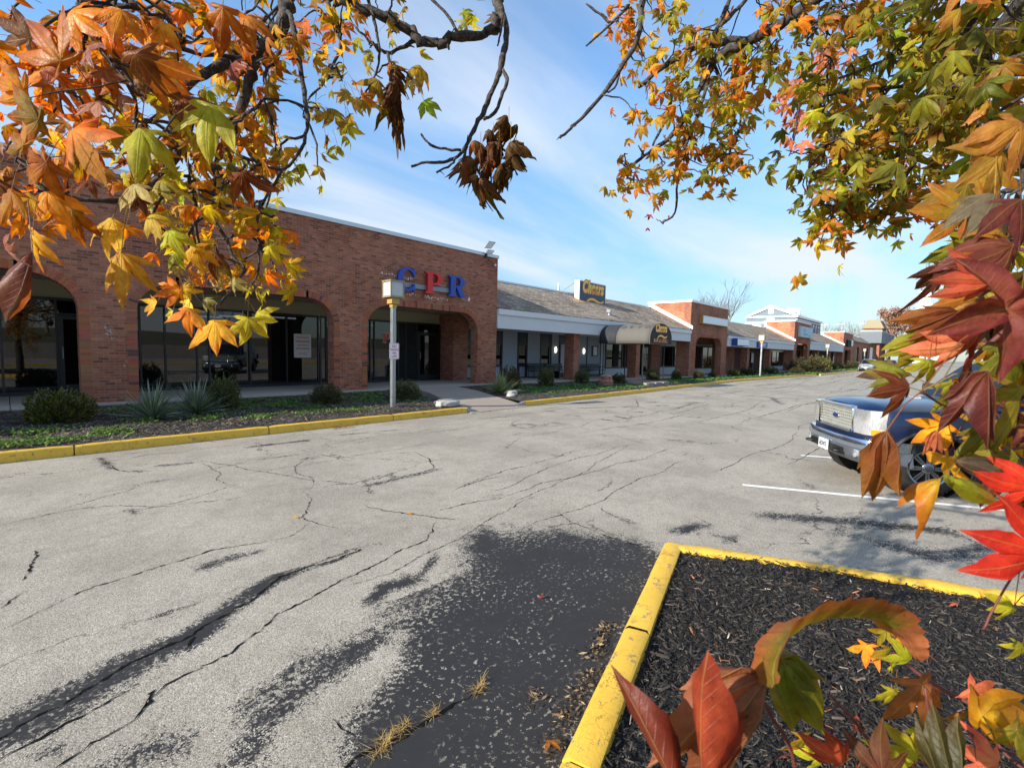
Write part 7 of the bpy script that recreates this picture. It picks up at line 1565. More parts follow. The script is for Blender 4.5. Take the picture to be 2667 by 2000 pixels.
  ((0.791, -0.068, 1.615), (-0.199, -0.655, -0.729, 0.31, 0.663, -0.681, 0.93, -0.362, 0.071), 0.0319, 'yg', 0.3, 0.3, 0.85),
  ((0.869, -0.086, 1.541), (-0.63, -0.269, -0.729, 0.707, 0.189, -0.681, 0.32, -0.945, 0.071), 0.0278, 'yg', 0.3, 0.3, 0.85),
  ((0.912, -0.009, 2.018), (-0.574, -0.374, -0.729, 0.664, 0.309, -0.681, 0.48, -0.875, 0.071), 0.0402, 'gr', 0.3, 0.3, 0.85),
  ((0.795, -0.027, 2.052), (-0.684, -0.163, -0.711, 0.729, -0.182, -0.66, -0.022, -0.97, 0.243), 0.0595, 'ob', 0.3, 0.3, 0.85),
  ((1.053, 0.004, 2.179), (-0.667, -0.155, -0.729, 0.729, 0.063, -0.681, 0.152, -0.986, 0.071), 0.0695, 'og', 0.3, 0.3, 0.85),
  ((0.892, -0.042, 2.202), (-0.5, -0.468, -0.729, 0.6, 0.419, -0.681, 0.624, -0.778, 0.071), 0.0695, 'to', 0.3, 0.3, 0.85),
  ((0.74, -0.04, 2.071), (-0.667, -0.395, -0.632, 0.729, -0.174, -0.662, 0.152, -0.902, 0.404), 0.0657, 'mb', 0.3, 0.3, 0.85),
  ((1.129, -0.011, 2.11), (-0.31, -0.611, -0.729, 0.421, 0.599, -0.681, 0.853, -0.518, 0.071), 0.0494, 'gr', 0.3, 0.3, 0.85),
  ((0.879, -0.021, 1.98), (-0.31, -0.611, -0.729, 0.421, 0.599, -0.681, 0.853, -0.518, 0.071), 0.0527, 'og', 0.3, 0.3, 0.5),
  ((0.663, -0.042, 1.966), (-0.667, -0.155, -0.729, 0.729, 0.063, -0.681, 0.152, -0.986, 0.071), 0.0521, 'mb', 0.3, 0.3, 0.85),
  ((0.452, 0.103, 1.616), (-0.637, -0.722, -0.269, 0.42, -0.034, -0.907, 0.646, -0.691, 0.325), 0.1298, 'bp', 0.12, 0.3, 0.34),
  ((0.483, 0.1, 1.619), (-0.498, -0.087, -0.863, 0.711, -0.61, -0.349, -0.497, -0.787, 0.365), 0.102, 'gr', 0.25, 0.25, 0.3),
  ((0.806, 0.004, 1.474), (-0.68, -0.109, -0.725, 0.707, -0.36, -0.609, -0.195, -0.926, 0.322), 0.0766, 'pt', 0.3, 0.25, 0.85),
  ((0.803, -0.053, 1.465), (-0.275, 0.535, -0.799, -0.058, -0.838, -0.542, -0.96, -0.103, 0.261), 0.0851, 'yo', 0.3, 0.3, 0.55),
  ((0.849, -0.044, 1.467), (-0.374, 0.29, -0.881, 0.309, -0.857, -0.413, -0.875, -0.426, 0.231), 0.0527, 'pk', 0.3, 0.4, 0.85),
  ((0.34, 0.129, 1.559), (0.279, -0.392, -0.877, -0.736, 0.5, -0.457, 0.618, 0.772, -0.149), 0.0834, 'rm', 0.12, 0.35, 0.12),
  ((0.351, 0.118, 1.562), (-0.413, -0.288, -0.864, -0.872, 0.4, 0.283, 0.263, 0.87, -0.416), 0.0918, 'rm', 0.1, 0.5, 0.1),
  ((0.507, -0.021, 1.554), (0.394, 0.013, -0.919, -0.916, 0.09, -0.392, 0.078, 0.996, 0.048), 0.0558, 'dg', 0.2, 0.3, 0.4),
  ((0.772, 0.002, 1.397), (0.097, -0.794, -0.6, 0.001, 0.603, -0.798, 0.995, 0.076, 0.059), 0.0602, 'yg', 0.3, 0.3, 0.85),
  ((0.649, 0.064, 1.43), (0.003, -0.63, -0.777, -0.41, 0.707, -0.576, 0.912, 0.32, -0.256), 0.051, 'rm', 0.3, 0.3, 0.85),
  ((0.692, 0.088, 1.394), (-0.082, -0.68, -0.729, 0.19, 0.707, -0.681, 0.978, -0.195, 0.071), 0.0417, 'yg', 0.3, 0.3, 0.85),
  ((0.702, -0.061, 1.476), (0.155, -0.667, -0.729, -0.063, 0.729, -0.681, 0.986, 0.152, 0.071), 0.0463, 'pk', 0.3, 0.3, 0.85),
  ((1.005, 0.048, 1.409), (-0.91, -0.269, -0.316, 0.272, 0.189, -0.944, 0.313, -0.945, -0.098), 0.0433, 'og', 0.4, 0.4, 0.85),
  ((0.962, 0.022, 1.423), (0.548, -0.411, -0.729, -0.517, 0.518, -0.681, 0.658, 0.75, 0.071), 0.0463, 'yg', 0.3, 0.3, 0.85),
  ((0.676, 0.107, 1.418), (-0.876, -0.155, -0.457, 0.452, 0.063, -0.89, 0.167, -0.986, 0.015), 0.0417, 'og', 0.3, 0.3, 0.85),
  ((1.028, 0.025, 1.43), (0.269, -0.63, -0.729, -0.189, 0.707, -0.681, 0.945, 0.32, 0.071), 0.0371, 'yo', 0.3, 0.3, 0.85),
  ((1.007, 0.039, 1.338), (-0.667, -0.155, -0.729, 0.729, 0.063, -0.681, 0.152, -0.986, 0.071), 0.0433, 'yg', 0.3, 0.3, 0.85),
  ((0.717, -0.073, 1.511), (-0.611, 0.31, -0.729, 0.599, -0.421, -0.681, -0.518, -0.853, 0.071), 0.0502, 'og', 0.3, 0.3, 0.85),
  ((0.618, 0.027, 1.459), (0.224, -0.082, -0.971, -0.953, 0.19, -0.236, 0.204, 0.978, -0.036), 0.0502, 'ma', 0.3, 0.3, 0.85),
]
SPRAYS = [
  ('left', (0.119, 1.56, 2.592), 0.161, 0.107, 0.2, 49, 0.069, 'or or or ob si yo ob'),
  ('left', (0.081, 1.497, 2.296), 0.128, 0.102, 0.15, 37, 0.064, 'or or ob ob yo si br'),
  ('left', (0.337, 1.718, 2.821), 0.198, 0.066, 0.25, 52, 0.064, 'or yo ob og ob'),
  ('left', (0.299, 1.652, 2.502), 0.148, 0.137, 0.2, 58, 0.064, 'yg yg yo or br'),
  ('left', (0.629, 1.937, 2.984), 0.18, 0.138, 0.25, 63, 0.069, 'yg ob yo or og'),
  ('left', (0.618, 1.917, 2.681), 0.152, 0.18, 0.25, 66, 0.064, 'yg yg yo yb or'),
  ('left', (0.39, 1.76, 2.362), 0.224, 0.106, 0.2, 81, 0.06, 'yg yo yb cr or br'),
  ('left', (0.481, 1.646, 2.201), 0.177, 0.13, 0.2, 72, 0.055, 'yg yg cr yo or yb'),
  ('left', (0.57, 1.618, 2.141), 0.085, 0.11, 0.15, 26, 0.051, 'yg yg yo'),
  ('left', (0.383, 1.666, 2.097), 0.091, 0.068, 0.15, 14, 0.051, 'or yo cr'),
  ('left', (0.696, 1.815, 2.505), 0.083, 0.097, 0.2, 23, 0.055, 'yg cr yb'),
  ('left', (0.172, 1.643, 2.521), 0.146, 0.117, 0.2, 37, 0.064, 'or or br si yo ma'),
  ('left', (0.032, 1.386, 2.15), 0.046, 0.046, 0.1, 11, 0.055, 'or yo'),
  ('left', (0.474, 1.755, 2.478), 0.134, 0.098, 0.2, 37, 0.06, 'yg br or yo cr'),
  ('centre', (0.974, 2.03, 3.199), 0.146, 0.179, 0.3, 44, 0.07, 'yg og yo yb or'),
  ('centre', (0.941, 1.965, 2.946), 0.095, 0.095, 0.2, 18, 0.065, 'yg yb cr'),
  ('centre', (0.969, 1.921, 2.804), 0.079, 0.095, 0.15, 9, 0.065, 'yb yg'),
  ('centre', (1.2, 1.95, 3.338), 0.102, 0.12, 0.2, 14, 0.07, 'yg og yb'),
  ('centre', (1.145, 1.984, 3.098), 0.102, 0.102, 0.2, 16, 0.065, 'yg yb or'),
  ('centre', (1.625, 1.813, 3.569), 0.112, 0.041, 0.1, 6, 0.07, 'cr yg'),
  ('centre', (0.829, 1.829, 2.602), 0.044, 0.073, 0.1, 8, 0.055, 'yb yg'),
  ('right', (2.783, 1.648, 4.013), 0.146, 0.122, 0.2, 29, 0.075, 'or yo og or'),
  ('right', (2.949, 1.469, 3.994), 0.244, 0.171, 0.3, 53, 0.085, 'yg yo or yb gr'),
  ('right', (2.906, 1.487, 3.725), 0.146, 0.122, 0.2, 15, 0.08, 'yg yo'),
  ('right', (3.248, 1.286, 3.895), 0.277, 0.328, 0.3, 92, 0.085, 'yg og gr or yo gr'),
  ('right', (2.783, 1.438, 3.405), 0.165, 0.118, 0.2, 34, 0.08, 'or or yo yg yb'),
  ('right', (3.193, 1.145, 3.395), 0.22, 0.22, 0.3, 73, 0.085, 'gr yg og gr or'),
  ('right', (3.011, 1.342, 3.413), 0.195, 0.22, 0.2, 29, 0.08, 'yg og yo'),
  ('right', (2.752, 1.429, 3.005), 0.189, 0.118, 0.2, 53, 0.075, 'yo or yg og'),
  ('right', (3.032, 1.214, 3.103), 0.216, 0.144, 0.2, 58, 0.08, 'gr yg or og'),
  ('right', (2.651, 1.525, 2.885), 0.071, 0.071, 0.1, 7, 0.075, 'yg yo'),
  ('right', (3.11, 1.12, 3.01), 0.144, 0.06, 0.1, 12, 0.08, 'or yg og'),
  ('right', (2.76, 1.389, 2.7), 0.033, 0.033, 0.03, 3, 0.045, 'rd rm'),
  ('right', (3.393, 0.978, 3.838), 0.122, 0.268, 0.2, 34, 0.085, 'gr yg og yg'),
  ('right', (3.303, 1.055, 3.665), 0.146, 0.22, 0.2, 26, 0.085, 'gr og'),
  ('right', (3.094, 0.708, 3.816), 0.275, 0.085, 0.3, 47, 0.085, 'gr yg og or'),
  ('right', (3.121, 0.506, 3.565), 0.224, 0.183, 0.3, 58, 0.09, 'gr og gr pk dk'),
  ('right', (2.982, 0.654, 3.561), 0.122, 0.061, 0.2, 10, 0.09, 'dk gr'),
  ('right', (4.896, 1.163, 4.142), 0.205, 0.239, 0.4, 79, 0.085, 'pk pk rm or pk'),
  ('right', (5.119, 0.961, 4.489), 0.205, 0.205, 0.3, 53, 0.085, 'pk pk or'),
  ('right', (2.985, 0.467, 3.207), 0.293, 0.176, 0.3, 106, 0.09, 'gr gr og og yg dk'),
  ('right', (2.918, 0.263, 3.371), 0.268, 0.197, 0.3, 92, 0.09, 'gr og gr dk yg dk'),
  ('right', (2.882, 0.549, 2.931), 0.195, 0.117, 0.2, 53, 0.085, 'gr gr og dk pk'),
  ('right', (2.827, 0.311, 2.905), 0.233, 0.161, 0.3, 106, 0.09, 'gr gr og og yg dk'),
  ('right', (2.875, 0.702, 2.93), 0.051, 0.051, 0.1, 10, 0.08, 'dk gr'),
  ('right', (2.844, 0.418, 2.705), 0.206, 0.131, 0.2, 85, 0.085, 'og gr dk yg dk'),
  ('right', (2.774, 0.476, 2.535), 0.112, 0.065, 0.1, 29, 0.08, 'or dk og yg'),
  ('right', (2.713, 0.531, 2.44), 0.045, 0.037, 0.06, 6, 0.085, 'og yo'),
  ('right', (2.931, 0.318, 2.633), 0.112, 0.112, 0.15, 23, 0.085, 'og gr yg'),
  ('right', (2.819, 0.589, 2.677), 0.039, 0.098, 0.1, 8, 0.07, 'dk gr'),
  ('right', (2.647, 0.093, 3.19), 0.201, 0.17, 0.3, 73, 0.09, 'gr gr dk og yg'),
  ('right', (2.174, -0.015, 2.933), 0.134, 0.159, 0.3, 58, 0.09, 'og dk gr gr dk'),
  ('right', (2.636, 0.074, 2.897), 0.17, 0.17, 0.3, 73, 0.09, 'gr og dk dk'),
  ('right', (2.029, -0.036, 2.649), 0.102, 0.125, 0.2, 39, 0.09, 'og gr dk dk gr'),
  ('right', (4.606, 0.202, 3.213), 0.166, 0.111, 0.2, 44, 0.085, 'or rm og pk'),
  ('right', (4.203, 0.311, 2.95), 0.234, 0.104, 0.2, 58, 0.085, 'or og rm yg pk'),
  ('right', (2.141, -0.025, 2.507), 0.098, 0.134, 0.2, 34, 0.09, 'gr dk og dk'),
  ('right', (1.591, -0.051, 2.239), 0.08, 0.134, 0.2, 29, 0.09, 'dk dk mb gr og'),
  ('right', (1.226, -0.046, 2.065), 0.055, 0.083, 0.1, 18, 0.08, 'gr ma mb pu og'),
  ('near', (1.085, -0.057, 1.925), 0.046, 0.091, 0.1, 18, 0.075, 'ma og mb gr pu'),
  ('near', (1.073, -0.055, 1.815), 0.037, 0.037, 0.08, 8, 0.07, 'gr yg og yo'),
  ('near', (1.252, -0.002, 2.044), 0.029, 0.022, 0.05, 4, 0.055, 'dk gr'),
  ('near', (1.015, -0.071, 1.781), 0.034, 0.046, 0.08, 8, 0.07, 'gr og mb'),
  ('near', (1.208, 0.038, 1.28), 0.046, 0.031, 0.1, 3, 0.05, 'yg yo og'),
  ('near', (1.053, -0.089, 1.292), 0.067, 0.024, 0.08, 6, 0.06, 'yg og pk yo'),
  ('near', (0.877, 0.096, 1.262), 0.073, 0.018, 0.08, 6, 0.05, 'yg og rm'),
]
CURL = [(0.432, 0.095, 1.62), (0.449, 0.095, 1.643), (0.485, 0.087, 1.652), (0.538, 0.073, 1.646), (0.595, 0.055, 1.632), (0.639, 0.036, 1.617), (0.664, 0.021, 1.594), (0.672, 0.011, 1.578), (0.676, 0.006, 1.568)]
TRUNK_AT = (0.45, -2.45)
AX_R, AX_U, AX_D = (0.684, -0.729, 0.022), (0.037, 0.065, 0.997), (0.729, 0.681, -0.071)
# ---------------------------------------------------------------- the sweetgum overhead
PAL = {'or': ((.62,.24,.014), (.50,.11,.010)), 'ob': ((.44,.18,.016), (.30,.075,.012)), 'yo': ((.68,.42,.022), (.58,.20,.014)), 'ye': ((.6,.4,.03), (.5,.25,.02)), 'yg': ((.38,.38,.022), (.48,.36,.026)),
       'yb': ((.46,.33,.03), (.36,.17,.022)), 'gr': ((.19,.225,.018), (.28,.24,.022)), 'dg': ((.05,.06,.014), (.07,.05,.015)), 'dk': ((.10,.125,.018), (.15,.14,.02)), 'og': ((.27,.22,.02), (.36,.12,.016)),
       'br': ((.17,.06,.014), (.11,.035,.012)), 'ma': ((.20,.04,.03), (.17,.05,.02)), 'mr': ((.22,.04,.025), (.26,.08,.018)), 'mb': ((.16,.05,.034), (.10,.018,.024)), 'bp': ((.32,.14,.075), (.28,.085,.05)), 'rd': ((.55,.035,.015), (.38,.02,.014)), 'rm': ((.32,.055,.025), (.20,.03,.022)),
       'pk': ((.52,.22,.12), (.55,.12,.08)), 'pt': ((.36,.15,.07), (.30,.13,.03)), 'cr': ((.46,.40,.20), (.40,.27,.12)), 'si': ((.34,.17,.14), (.26,.10,.10)), 'pu': ((.13,.085,.075), (.10,.06,.055)), 'to': ((.34,.17,.03), (.26,.10,.025)), 'dr': ((.15,.065,.025), (.10,.04,.018))}  # reds, tans and olives of the right side darkened: crown shade put into colour
LOBES = ((0, 1.0, .182), (54, .95, .165), (-54, .95, .165), (114, .66, .15), (-114, .66, .15))
def leaf_template(hi):
    ts = (.44, .53, .63, .74, .86, .94) if hi else (.48, .65, .84); rings = (.3, .55, .78, 1.0) if hi else (.55, 1.0)
    pts = []
    order = sorted(LOBES, key=lambda l: -l[0])
    prof = lambda t: max(0.0, math.sin(PI*min(1, (t-.02)/.98)**.86))**1.12 if t < 1 else 0
    for i, (a, L, W_) in enumerate(order):
        a_ = R(a); ax = np.array([-math.sin(a_), math.cos(a_)]); nx = np.array([-ax[1], ax[0]])   # nx: left of the lobe
        for j, t in enumerate(ts):
            k = 1.0 + (.05 if (hi and j % 2) else 0); pts.append(ax*L*t + nx*W_*prof(t)*L*k)
        pts.append(ax*L)
        for j, t in enumerate(reversed(ts)):
            k = 1.0 + (.05 if (hi and j % 2) else 0); pts.append(ax*L*t - nx*W_*prof(t)*L*k)
        b = order[(i+1) % 5][0]; m = (a + (b if i < 4 else b-360))/2; rad = .262 if i < 4 else .10
        if i < 4 and abs(a)+abs(b) > 150: rad = .215
        m_ = R(m); pts.append(np.array([-math.sin(m_), math.cos(m_)])*rad)
    pts = np.array(pts); n = len(pts)
    V = [np.zeros(2)]; S = [0.0]
    for s in rings: V += list(pts*s); S += [s]*n
    F = [(0, 1+i, 1+(i+1) % n, ) for i in range(n)]
    for k in range(len(rings)-1):
        for i in range(n):
            a, b = 1+k*n+i, 1+k*n+(i+1) % n; c, d = a+n, b+n; F += [(a, c, d), (a, d, b)]
    V = np.array(V); S = np.array(S)
    ang = np.degrees(np.arctan2(-V[:, 0], V[:, 1])); best = np.full(len(V), 9.); sgn = np.zeros(len(V)); along = np.zeros(len(V)); which = np.zeros(len(V), int)
    for q, (a, L, W_) in enumerate(LOBES):
        a_ = R(a); ax = np.array([-math.sin(a_), math.cos(a_)]); sg = V @ np.array([-ax[1], ax[0]]); p = np.abs(sg); al = V @ ax
        p = np.where(al > -.02, p, 9); u = p < best; best = np.where(u, p, best); along = np.where(u, al, along); which = np.where(u, q, which); sgn = np.where(u, sg, sgn)
    vein = best.copy(); vein = np.minimum(vein, .35)
    return V, np.array(F), S, vein, along, which, sgn
T_LO, T_HI = leaf_template(False), leaf_template(True)
LR = np.random.default_rng(99)
class Leaves:
    def __init__(s): s.V = []; s.F = []; s.C = []; s.A = []; s.L = []; s.n = 0
    def leaf(s, pos, M, size, pal, droop=.3, fold=.3, hi=False, stalk=None, spread=1.0, bend=.24):
        V, F, S, vein, al, wh, sgn = T_HI if hi else T_LO; rng = LR
        lob = 1.0 if spread >= .3 else .42
        dr = droop*rng.uniform(.3, 1.9, 5)[wh]; tw = rng.normal(0, .25, 5)[wh]
        P = V*(rng.uniform(.85, 1.12, 5)*np.array([1, lob, lob, lob*.7, lob*.7]))[wh][:, None]
        la = np.radians([l[0] for l in LOBES]); turn = (la*(spread-1))[wh]*np.clip(S*1.6, 0, 1) + (rng.normal(0, bend, 5))[wh]*np.clip(al, 0, 1)**1.5
        ct, st_ = np.cos(turn), np.sin(turn); P = np.stack([P[:, 0]*ct - P[:, 1]*st_, P[:, 0]*st_ + P[:, 1]*ct], 1)
        side = np.sign(V[:, 0]*np.cos(0) + 1e-6)
        z = fold*.55*vein*(1 - .3*S) - dr*np.clip(al, 0, None)**1.8 - (1-spread)*.55*S + .018*np.sin(V[:, 0]*17 + rng.uniform(0, 6))*S + .015*np.sin(V[:, 1]*21 + rng.uniform(0, 6))*S + 1.6*tw*sgn*al
        sh = 1 - .35*np.clip(dr*np.clip(al, 0, None), 0, .9)
        Q = np.stack([P[:, 0]*sh, P[:, 1]*sh, z], 1)
        if droop > .8: Q += rng.normal(0, .03, Q.shape)*S[:, None]; Q[:, 0] *= .8
        W = np.asarray(pos) + size*(Q @ np.asarray(M).T)
        c0, c1 = PAL[pal]; k = rng.uniform(.72, 1.28); h = rng.normal(0, .10); m = np.clip(S**1.7*.85 + rng.normal(0, .12, len(S)) + rng.uniform(-.15, .2), 0, 1)[:, None]
        c = (np.array(c0)*(1-m) + np.array(c1)*m)*k*np.array([1+h, 1-h*.6, 1])
        if rng.random() < .4 and pal not in ('mb', 'ma', 'mr', 'rd', 'bp', 'rm', 'pu', 'si'):      # green or red still lingering along part of the blade
            g = np.clip(np.sin(V[:, 0]*rng.uniform(2, 5)+rng.uniform(0, 6)) + np.sin(V[:, 1]*rng.uniform(2, 5)+rng.uniform(0, 6)) - .3, 0, 1)[:, None]
            c = c*(1-.6*g) + .6*g*(np.array((.17, .20, .02)) if rng.random() < .6 else np.array((.34, .06, .02)))*k
        if rng.random() < .25: c = c*(1 - .45*(np.clip(np.sin(V[:, 0]*rng.uniform(3, 8)+rng.uniform(0, 6))*np.sin(V[:, 1]*rng.uniform(3, 8)+rng.uniform(0, 6)), 0, 1))[:, None]*np.array([.3, .8, .6]))
        s.V.append(W); s.F.append(F + s.n); s.C.append(c); s.A.append(vein); s.L.append(al); s.n += len(W)
        if stalk is not None: s.stalk(pos, stalk, size)
        return W
    def stalk(s, a, b, size, rad=.010, col=None):
        a = np.asarray(a, float); b = np.asarray(b, float); mid = (a+b)/2 + np.array([0, 0, .12*np.linalg.norm(b-a)]); pts = [a, mid, b]; r = max(.0006, rad*size); V = []
        t = b-a; t = t/max(np.linalg.norm(t), 1e-9); x = np.cross(t, [.3, .2, .9]); x /= max(np.linalg.norm(x), 1e-9); y = np.cross(t, x)
        for p in pts:
            for k in range(3): V.append(p + r*(x*math.cos(k*2.094) + y*math.sin(k*2.094)))
        F = []
        for i in range(2):
            for k in range(3): q = i*3+k; w = i*3+(k+1) % 3; F += [(q, w, w+3), (q, w+3, q+3)]
        c = np.array(col) if col is not None else np.array((.30, .13, .05) if LR.random() < .6 else (.32, .24, .06))*LR.uniform(.5, 1.2)
        s.V.append(np.array(V)); s.F.append(np.array(F)+s.n); s.C.append(np.tile(c, (9, 1))); s.A.append(np.full(9, .3)); s.L.append(np.full(9, .06)); s.n += 9
    def build(s, name, parent):
        return mesh_np(name, np.concatenate(s.V), np.concatenate(s.F), M_LEAF, parent, col=np.concatenate(s.C), attrs={'vein': np.concatenate(s.A), 'al': np.concatenate(s.L)}, smooth=True)

gum = empty('sweetgum_tree', (*TRUNK_AT, .1), label='autumn sweetgum whose low limbs frame the view with orange, green and red star leaves', cat='tree')
G0 = np.array([*TRUNK_AT, .1])
axr, axu, axd = map(np.array, (AX_R, AX_U, AX_D)); EYE = np.array([0, 0, 1.9])
def crook(P, amp, rng, sub=4):
    """smooth a polyline and give it knots"""
    P = [np.array(p, float) for p in P]; Q = []
    for i in range(len(P)-1):
        p0, p1, p2, p3 = P[max(i-1, 0)], P[i], P[i+1], P[min(i+2, len(P)-1)]
        for k in range(sub):
            u = k/sub; Q.append(.5*((2*p1) + (-p0+p2)*u + (2*p0-5*p1+4*p2-p3)*u*u + (-p0+3*p1-3*p2+p3)*u**3) + rng.normal(0, amp, 3)*(k > 0))
    Q.append(P[-1]); return Q
LIMB_MB = {k: MB() for k in ('left', 'centre', 'right', 'near')}; BP = {k: [] for k in LIMB_MB}
brng = np.random.default_rng(17)
for limb, r0, r1, pts in BRANCHES:
    Q = crook([np.array(p)-G0 for p in pts], r1*.45, brng); n = len(Q)
    rad = [(r0 + (r1-r0)*i/(n-1))*brng.uniform(.86, 1.2) for i in range(n)]
    LIMB_MB[limb].tube(Q, rad, 8); BP[limb] += Q
    for i in range(2, n-1, 5):      # spur shoots and bud scars
        if brng.random() < .55:
            d = brng.normal(0, 1, 3); d /= np.linalg.norm(d); L = brng.uniform(.012, .05); LIMB_MB[limb].tube([Q[i], Q[i]+d*L*.6, Q[i]+d*L+np.array([0, 0, -.006])], [rad[i]*.5, rad[i]*.38, rad[i]*.22], 5)
# boughs joining the limbs to the trunk, above and behind the viewer
fork = EYE + axr*1.75 + axu*1.0 - axd*1.05 - G0
BOUGHS = []
def bough(limb, targets, r):
    for tgt, via in targets:
        t = np.array(tgt) - G0; v = EYE + axr*via[0] + axu*via[1] + axd*via[2] - G0
        Q = crook([fork + np.array([0, 0, -.2]), fork + np.array([0, 0, .15]), v, t], .006, brng, 8); LIMB_MB[limb].tube(Q, list(np.linspace(r, r*.45, 25)), 9)
        BOUGHS.append((limb, [q + G0 for q in Q[8:]]))
starts = {k: [b[3][0] for b in BRANCHES if b[0] == k] for k in LIMB_MB}
bough('left', [(starts['left'][0], (.2, 1.75, .5)), (starts['left'][5], (-.2, 1.5, .3)), (starts['left'][11], (-.4, 1.4, .2))], .055)
bough('centre', [(starts['centre'][0], (.1, 2.1, .9)), (starts['centre'][1], (.4, 2.2, 1.0)), (starts['centre'][9], (.3, 2.2, .9))], .06)
bough('right', [(starts['right'][0], (1.2, 2.2, 1.0)), (starts['right'][4], (.9, 2.6, 1.3)), (starts['right'][13], (1.5, 1.8, .7)), (starts['right'][14], (1.6, 1.6, .6)), (starts['right'][20], (1.5, 1.5, .4)), (starts['right'][22], (1.5, 1.0, .3))], .06)
bough('near', [(starts['near'][0], (1.3, .5, .0)), (starts['near'][1], (1.3, .3, .0)), (starts['near'][2], (1.2, .6, .0)), (starts['near'][5], (1.2, -.1, .0))], .014)
mb = MB(); mb.tube(crook([(0, 0, -.15), (.02, .01, .8), (-.02, .03, 1.6), fork + np.array([0, 0, -.1]), fork + np.array([.1, -.1, 1.3]), fork + np.array([.1, -.3, 2.8])], .008, brng, 5), list(np.concatenate([np.linspace(.17, .12, 16), np.linspace(.11, .03, 10)])), 14); mb.build('trunk', M_BARK, gum, smooth=True)
for k in BP: BP[k] = np.array(BP[k])
LV = {k: Leaves() for k in LIMB_MB}
for (limb, c, rx, ry, dd, n, size, pal) in SPRAYS:
    rng = LR; pal = pal.split(); c = np.array(c); left = n
    view = c - EYE; dist = np.linalg.norm(view); view /= dist
    while left > 0:
        k = min(left, int(rng.integers(3, 7))); left -= k
        a = rng.uniform(0, 2*PI); q = math.sqrt(rng.random()); tip = c + axr*rx*q*math.cos(a) + axu*ry*q*math.sin(a) + view*rng.uniform(-dd, dd)
        D = np.linalg.norm(BP[limb] + G0 - tip - np.array([0, 0, .10]), axis=1); j = int(np.argmin(D)); base = BP[limb][j] + G0
        if .03 < D[j] < .75:     # twig from the nearest branch out to this spray
            mid = (base + tip)/2 + rng.normal(0, .03, 3) + np.array([0, 0, .03])
            LIMB_MB[limb].tube(crook([base-G0, mid-G0, tip + np.array([0, 0, .04])-G0], .004, brng, 4), list(np.linspace(.0042, .0018, 9)*(1 if dist < 1.6 else 1.3)), 5)
        tone = pal[rng.integers(0, len(pal))]
        for i in range(k):
            p = tip + rng.normal(0, 1, 3)*size*np.array([.75, .75, .8]); out = rng.normal(0, 1, 3); out[2] = 0; out /= np.linalg.norm(out)
            Y = out*rng.uniform(.15, 1.0) + np.array([0, 0, -rng.uniform(.35, 1.2)]); Y /= np.linalg.norm(Y)
            N = -view*rng.uniform(-.1, 1.2) + rng.normal(0, .75, 3) + np.array([-.25, 0, .35]); N -= Y*(N @ Y); N /= np.linalg.norm(N); X = np.cross(Y, N)
            sz = size*rng.uniform(.55, 1.12); pv = p - EYE
            if .70 < pv @ axr/(pv @ axd) < .905 and .13 < pv @ axu/(pv @ axd) < .30: continue    # the gap that shows the steeple
            LV[limb].leaf(p, np.stack([X, Y, N], 1), sz, tone if rng.random() < .45 else pal[rng.integers(0, len(pal))], rng.uniform(.1, .65), rng.uniform(.1, .5), hi=dist < 1.25, spread=rng.uniform(.62, 1.0), stalk=p*.35 + (tip + np.array([0, 0, .045]))*.65 if dist < 2.6 else None)
def in_view(p, m=1.12):
    v = p - EYE; z = v @ axd
    return z > .02 and abs(v @ axr)/z < 1.084*m and abs(v @ axu)/z < .813*m
for limb, Q in BOUGHS:      # leafy shoots along the boughs above and behind the viewer
    for q in Q[::2]:
        for s in range(3):
            tip = q + LR.normal(0, 1, 3)*np.array([.16, .16, .10]) - np.array([0, 0, .10])
            tone = ('or', 'yg', 'gr', 'og', 'ob', 'yo')[LR.integers(0, 6)]; made = False
            for i in range(int(LR.integers(3, 6))):
                p = tip + LR.normal(0, .06, 3); a = LR.uniform(0, 6.28); Y = np.array([math.cos(a)*.7, math.sin(a)*.7, -LR.uniform(.3, 1.1)]); Y /= np.linalg.norm(Y)
                if any(in_view(p + o) for o in (Y*.09, -Y*.05, np.array([.07, 0, 0]), np.array([-.07, 0, 0]), np.array([0, .07, 0]), np.array([0, -.07, 0]))): continue
                N = LR.normal(0, .7, 3) + np.array([-.2, 0, .6]); N -= Y*(N @ Y); N /= np.linalg.norm(N); made = True
                LV[limb].leaf(p, np.stack([np.cross(Y, N), Y, N], 1), .075*LR.uniform(.6, 1.1), tone, LR.uniform(.1, .6), LR.uniform(.1, .4), spread=LR.uniform(.65, 1), stalk=p*.3 + tip*.7)
            if made and not in_view(tip) and not in_view((q+tip)/2): LIMB_MB[limb].tube([q-G0, (q+tip)/2 + np.array([0, 0, .02]) - G0, tip-G0], [.005, .004, .002], 5)
order = sorted(range(len(HAND_LEAVES)), key=lambda i: -HAND_LEAVES[i][2]/np.linalg.norm(np.array(HAND_LEAVES[i][0])-EYE))
big = set([i for i in order if HAND_LEAVES[i][3] != 'dr'][:98]); DRIED = Leaves()
allb = np.concatenate([BP[k] for k in BP]) + G0
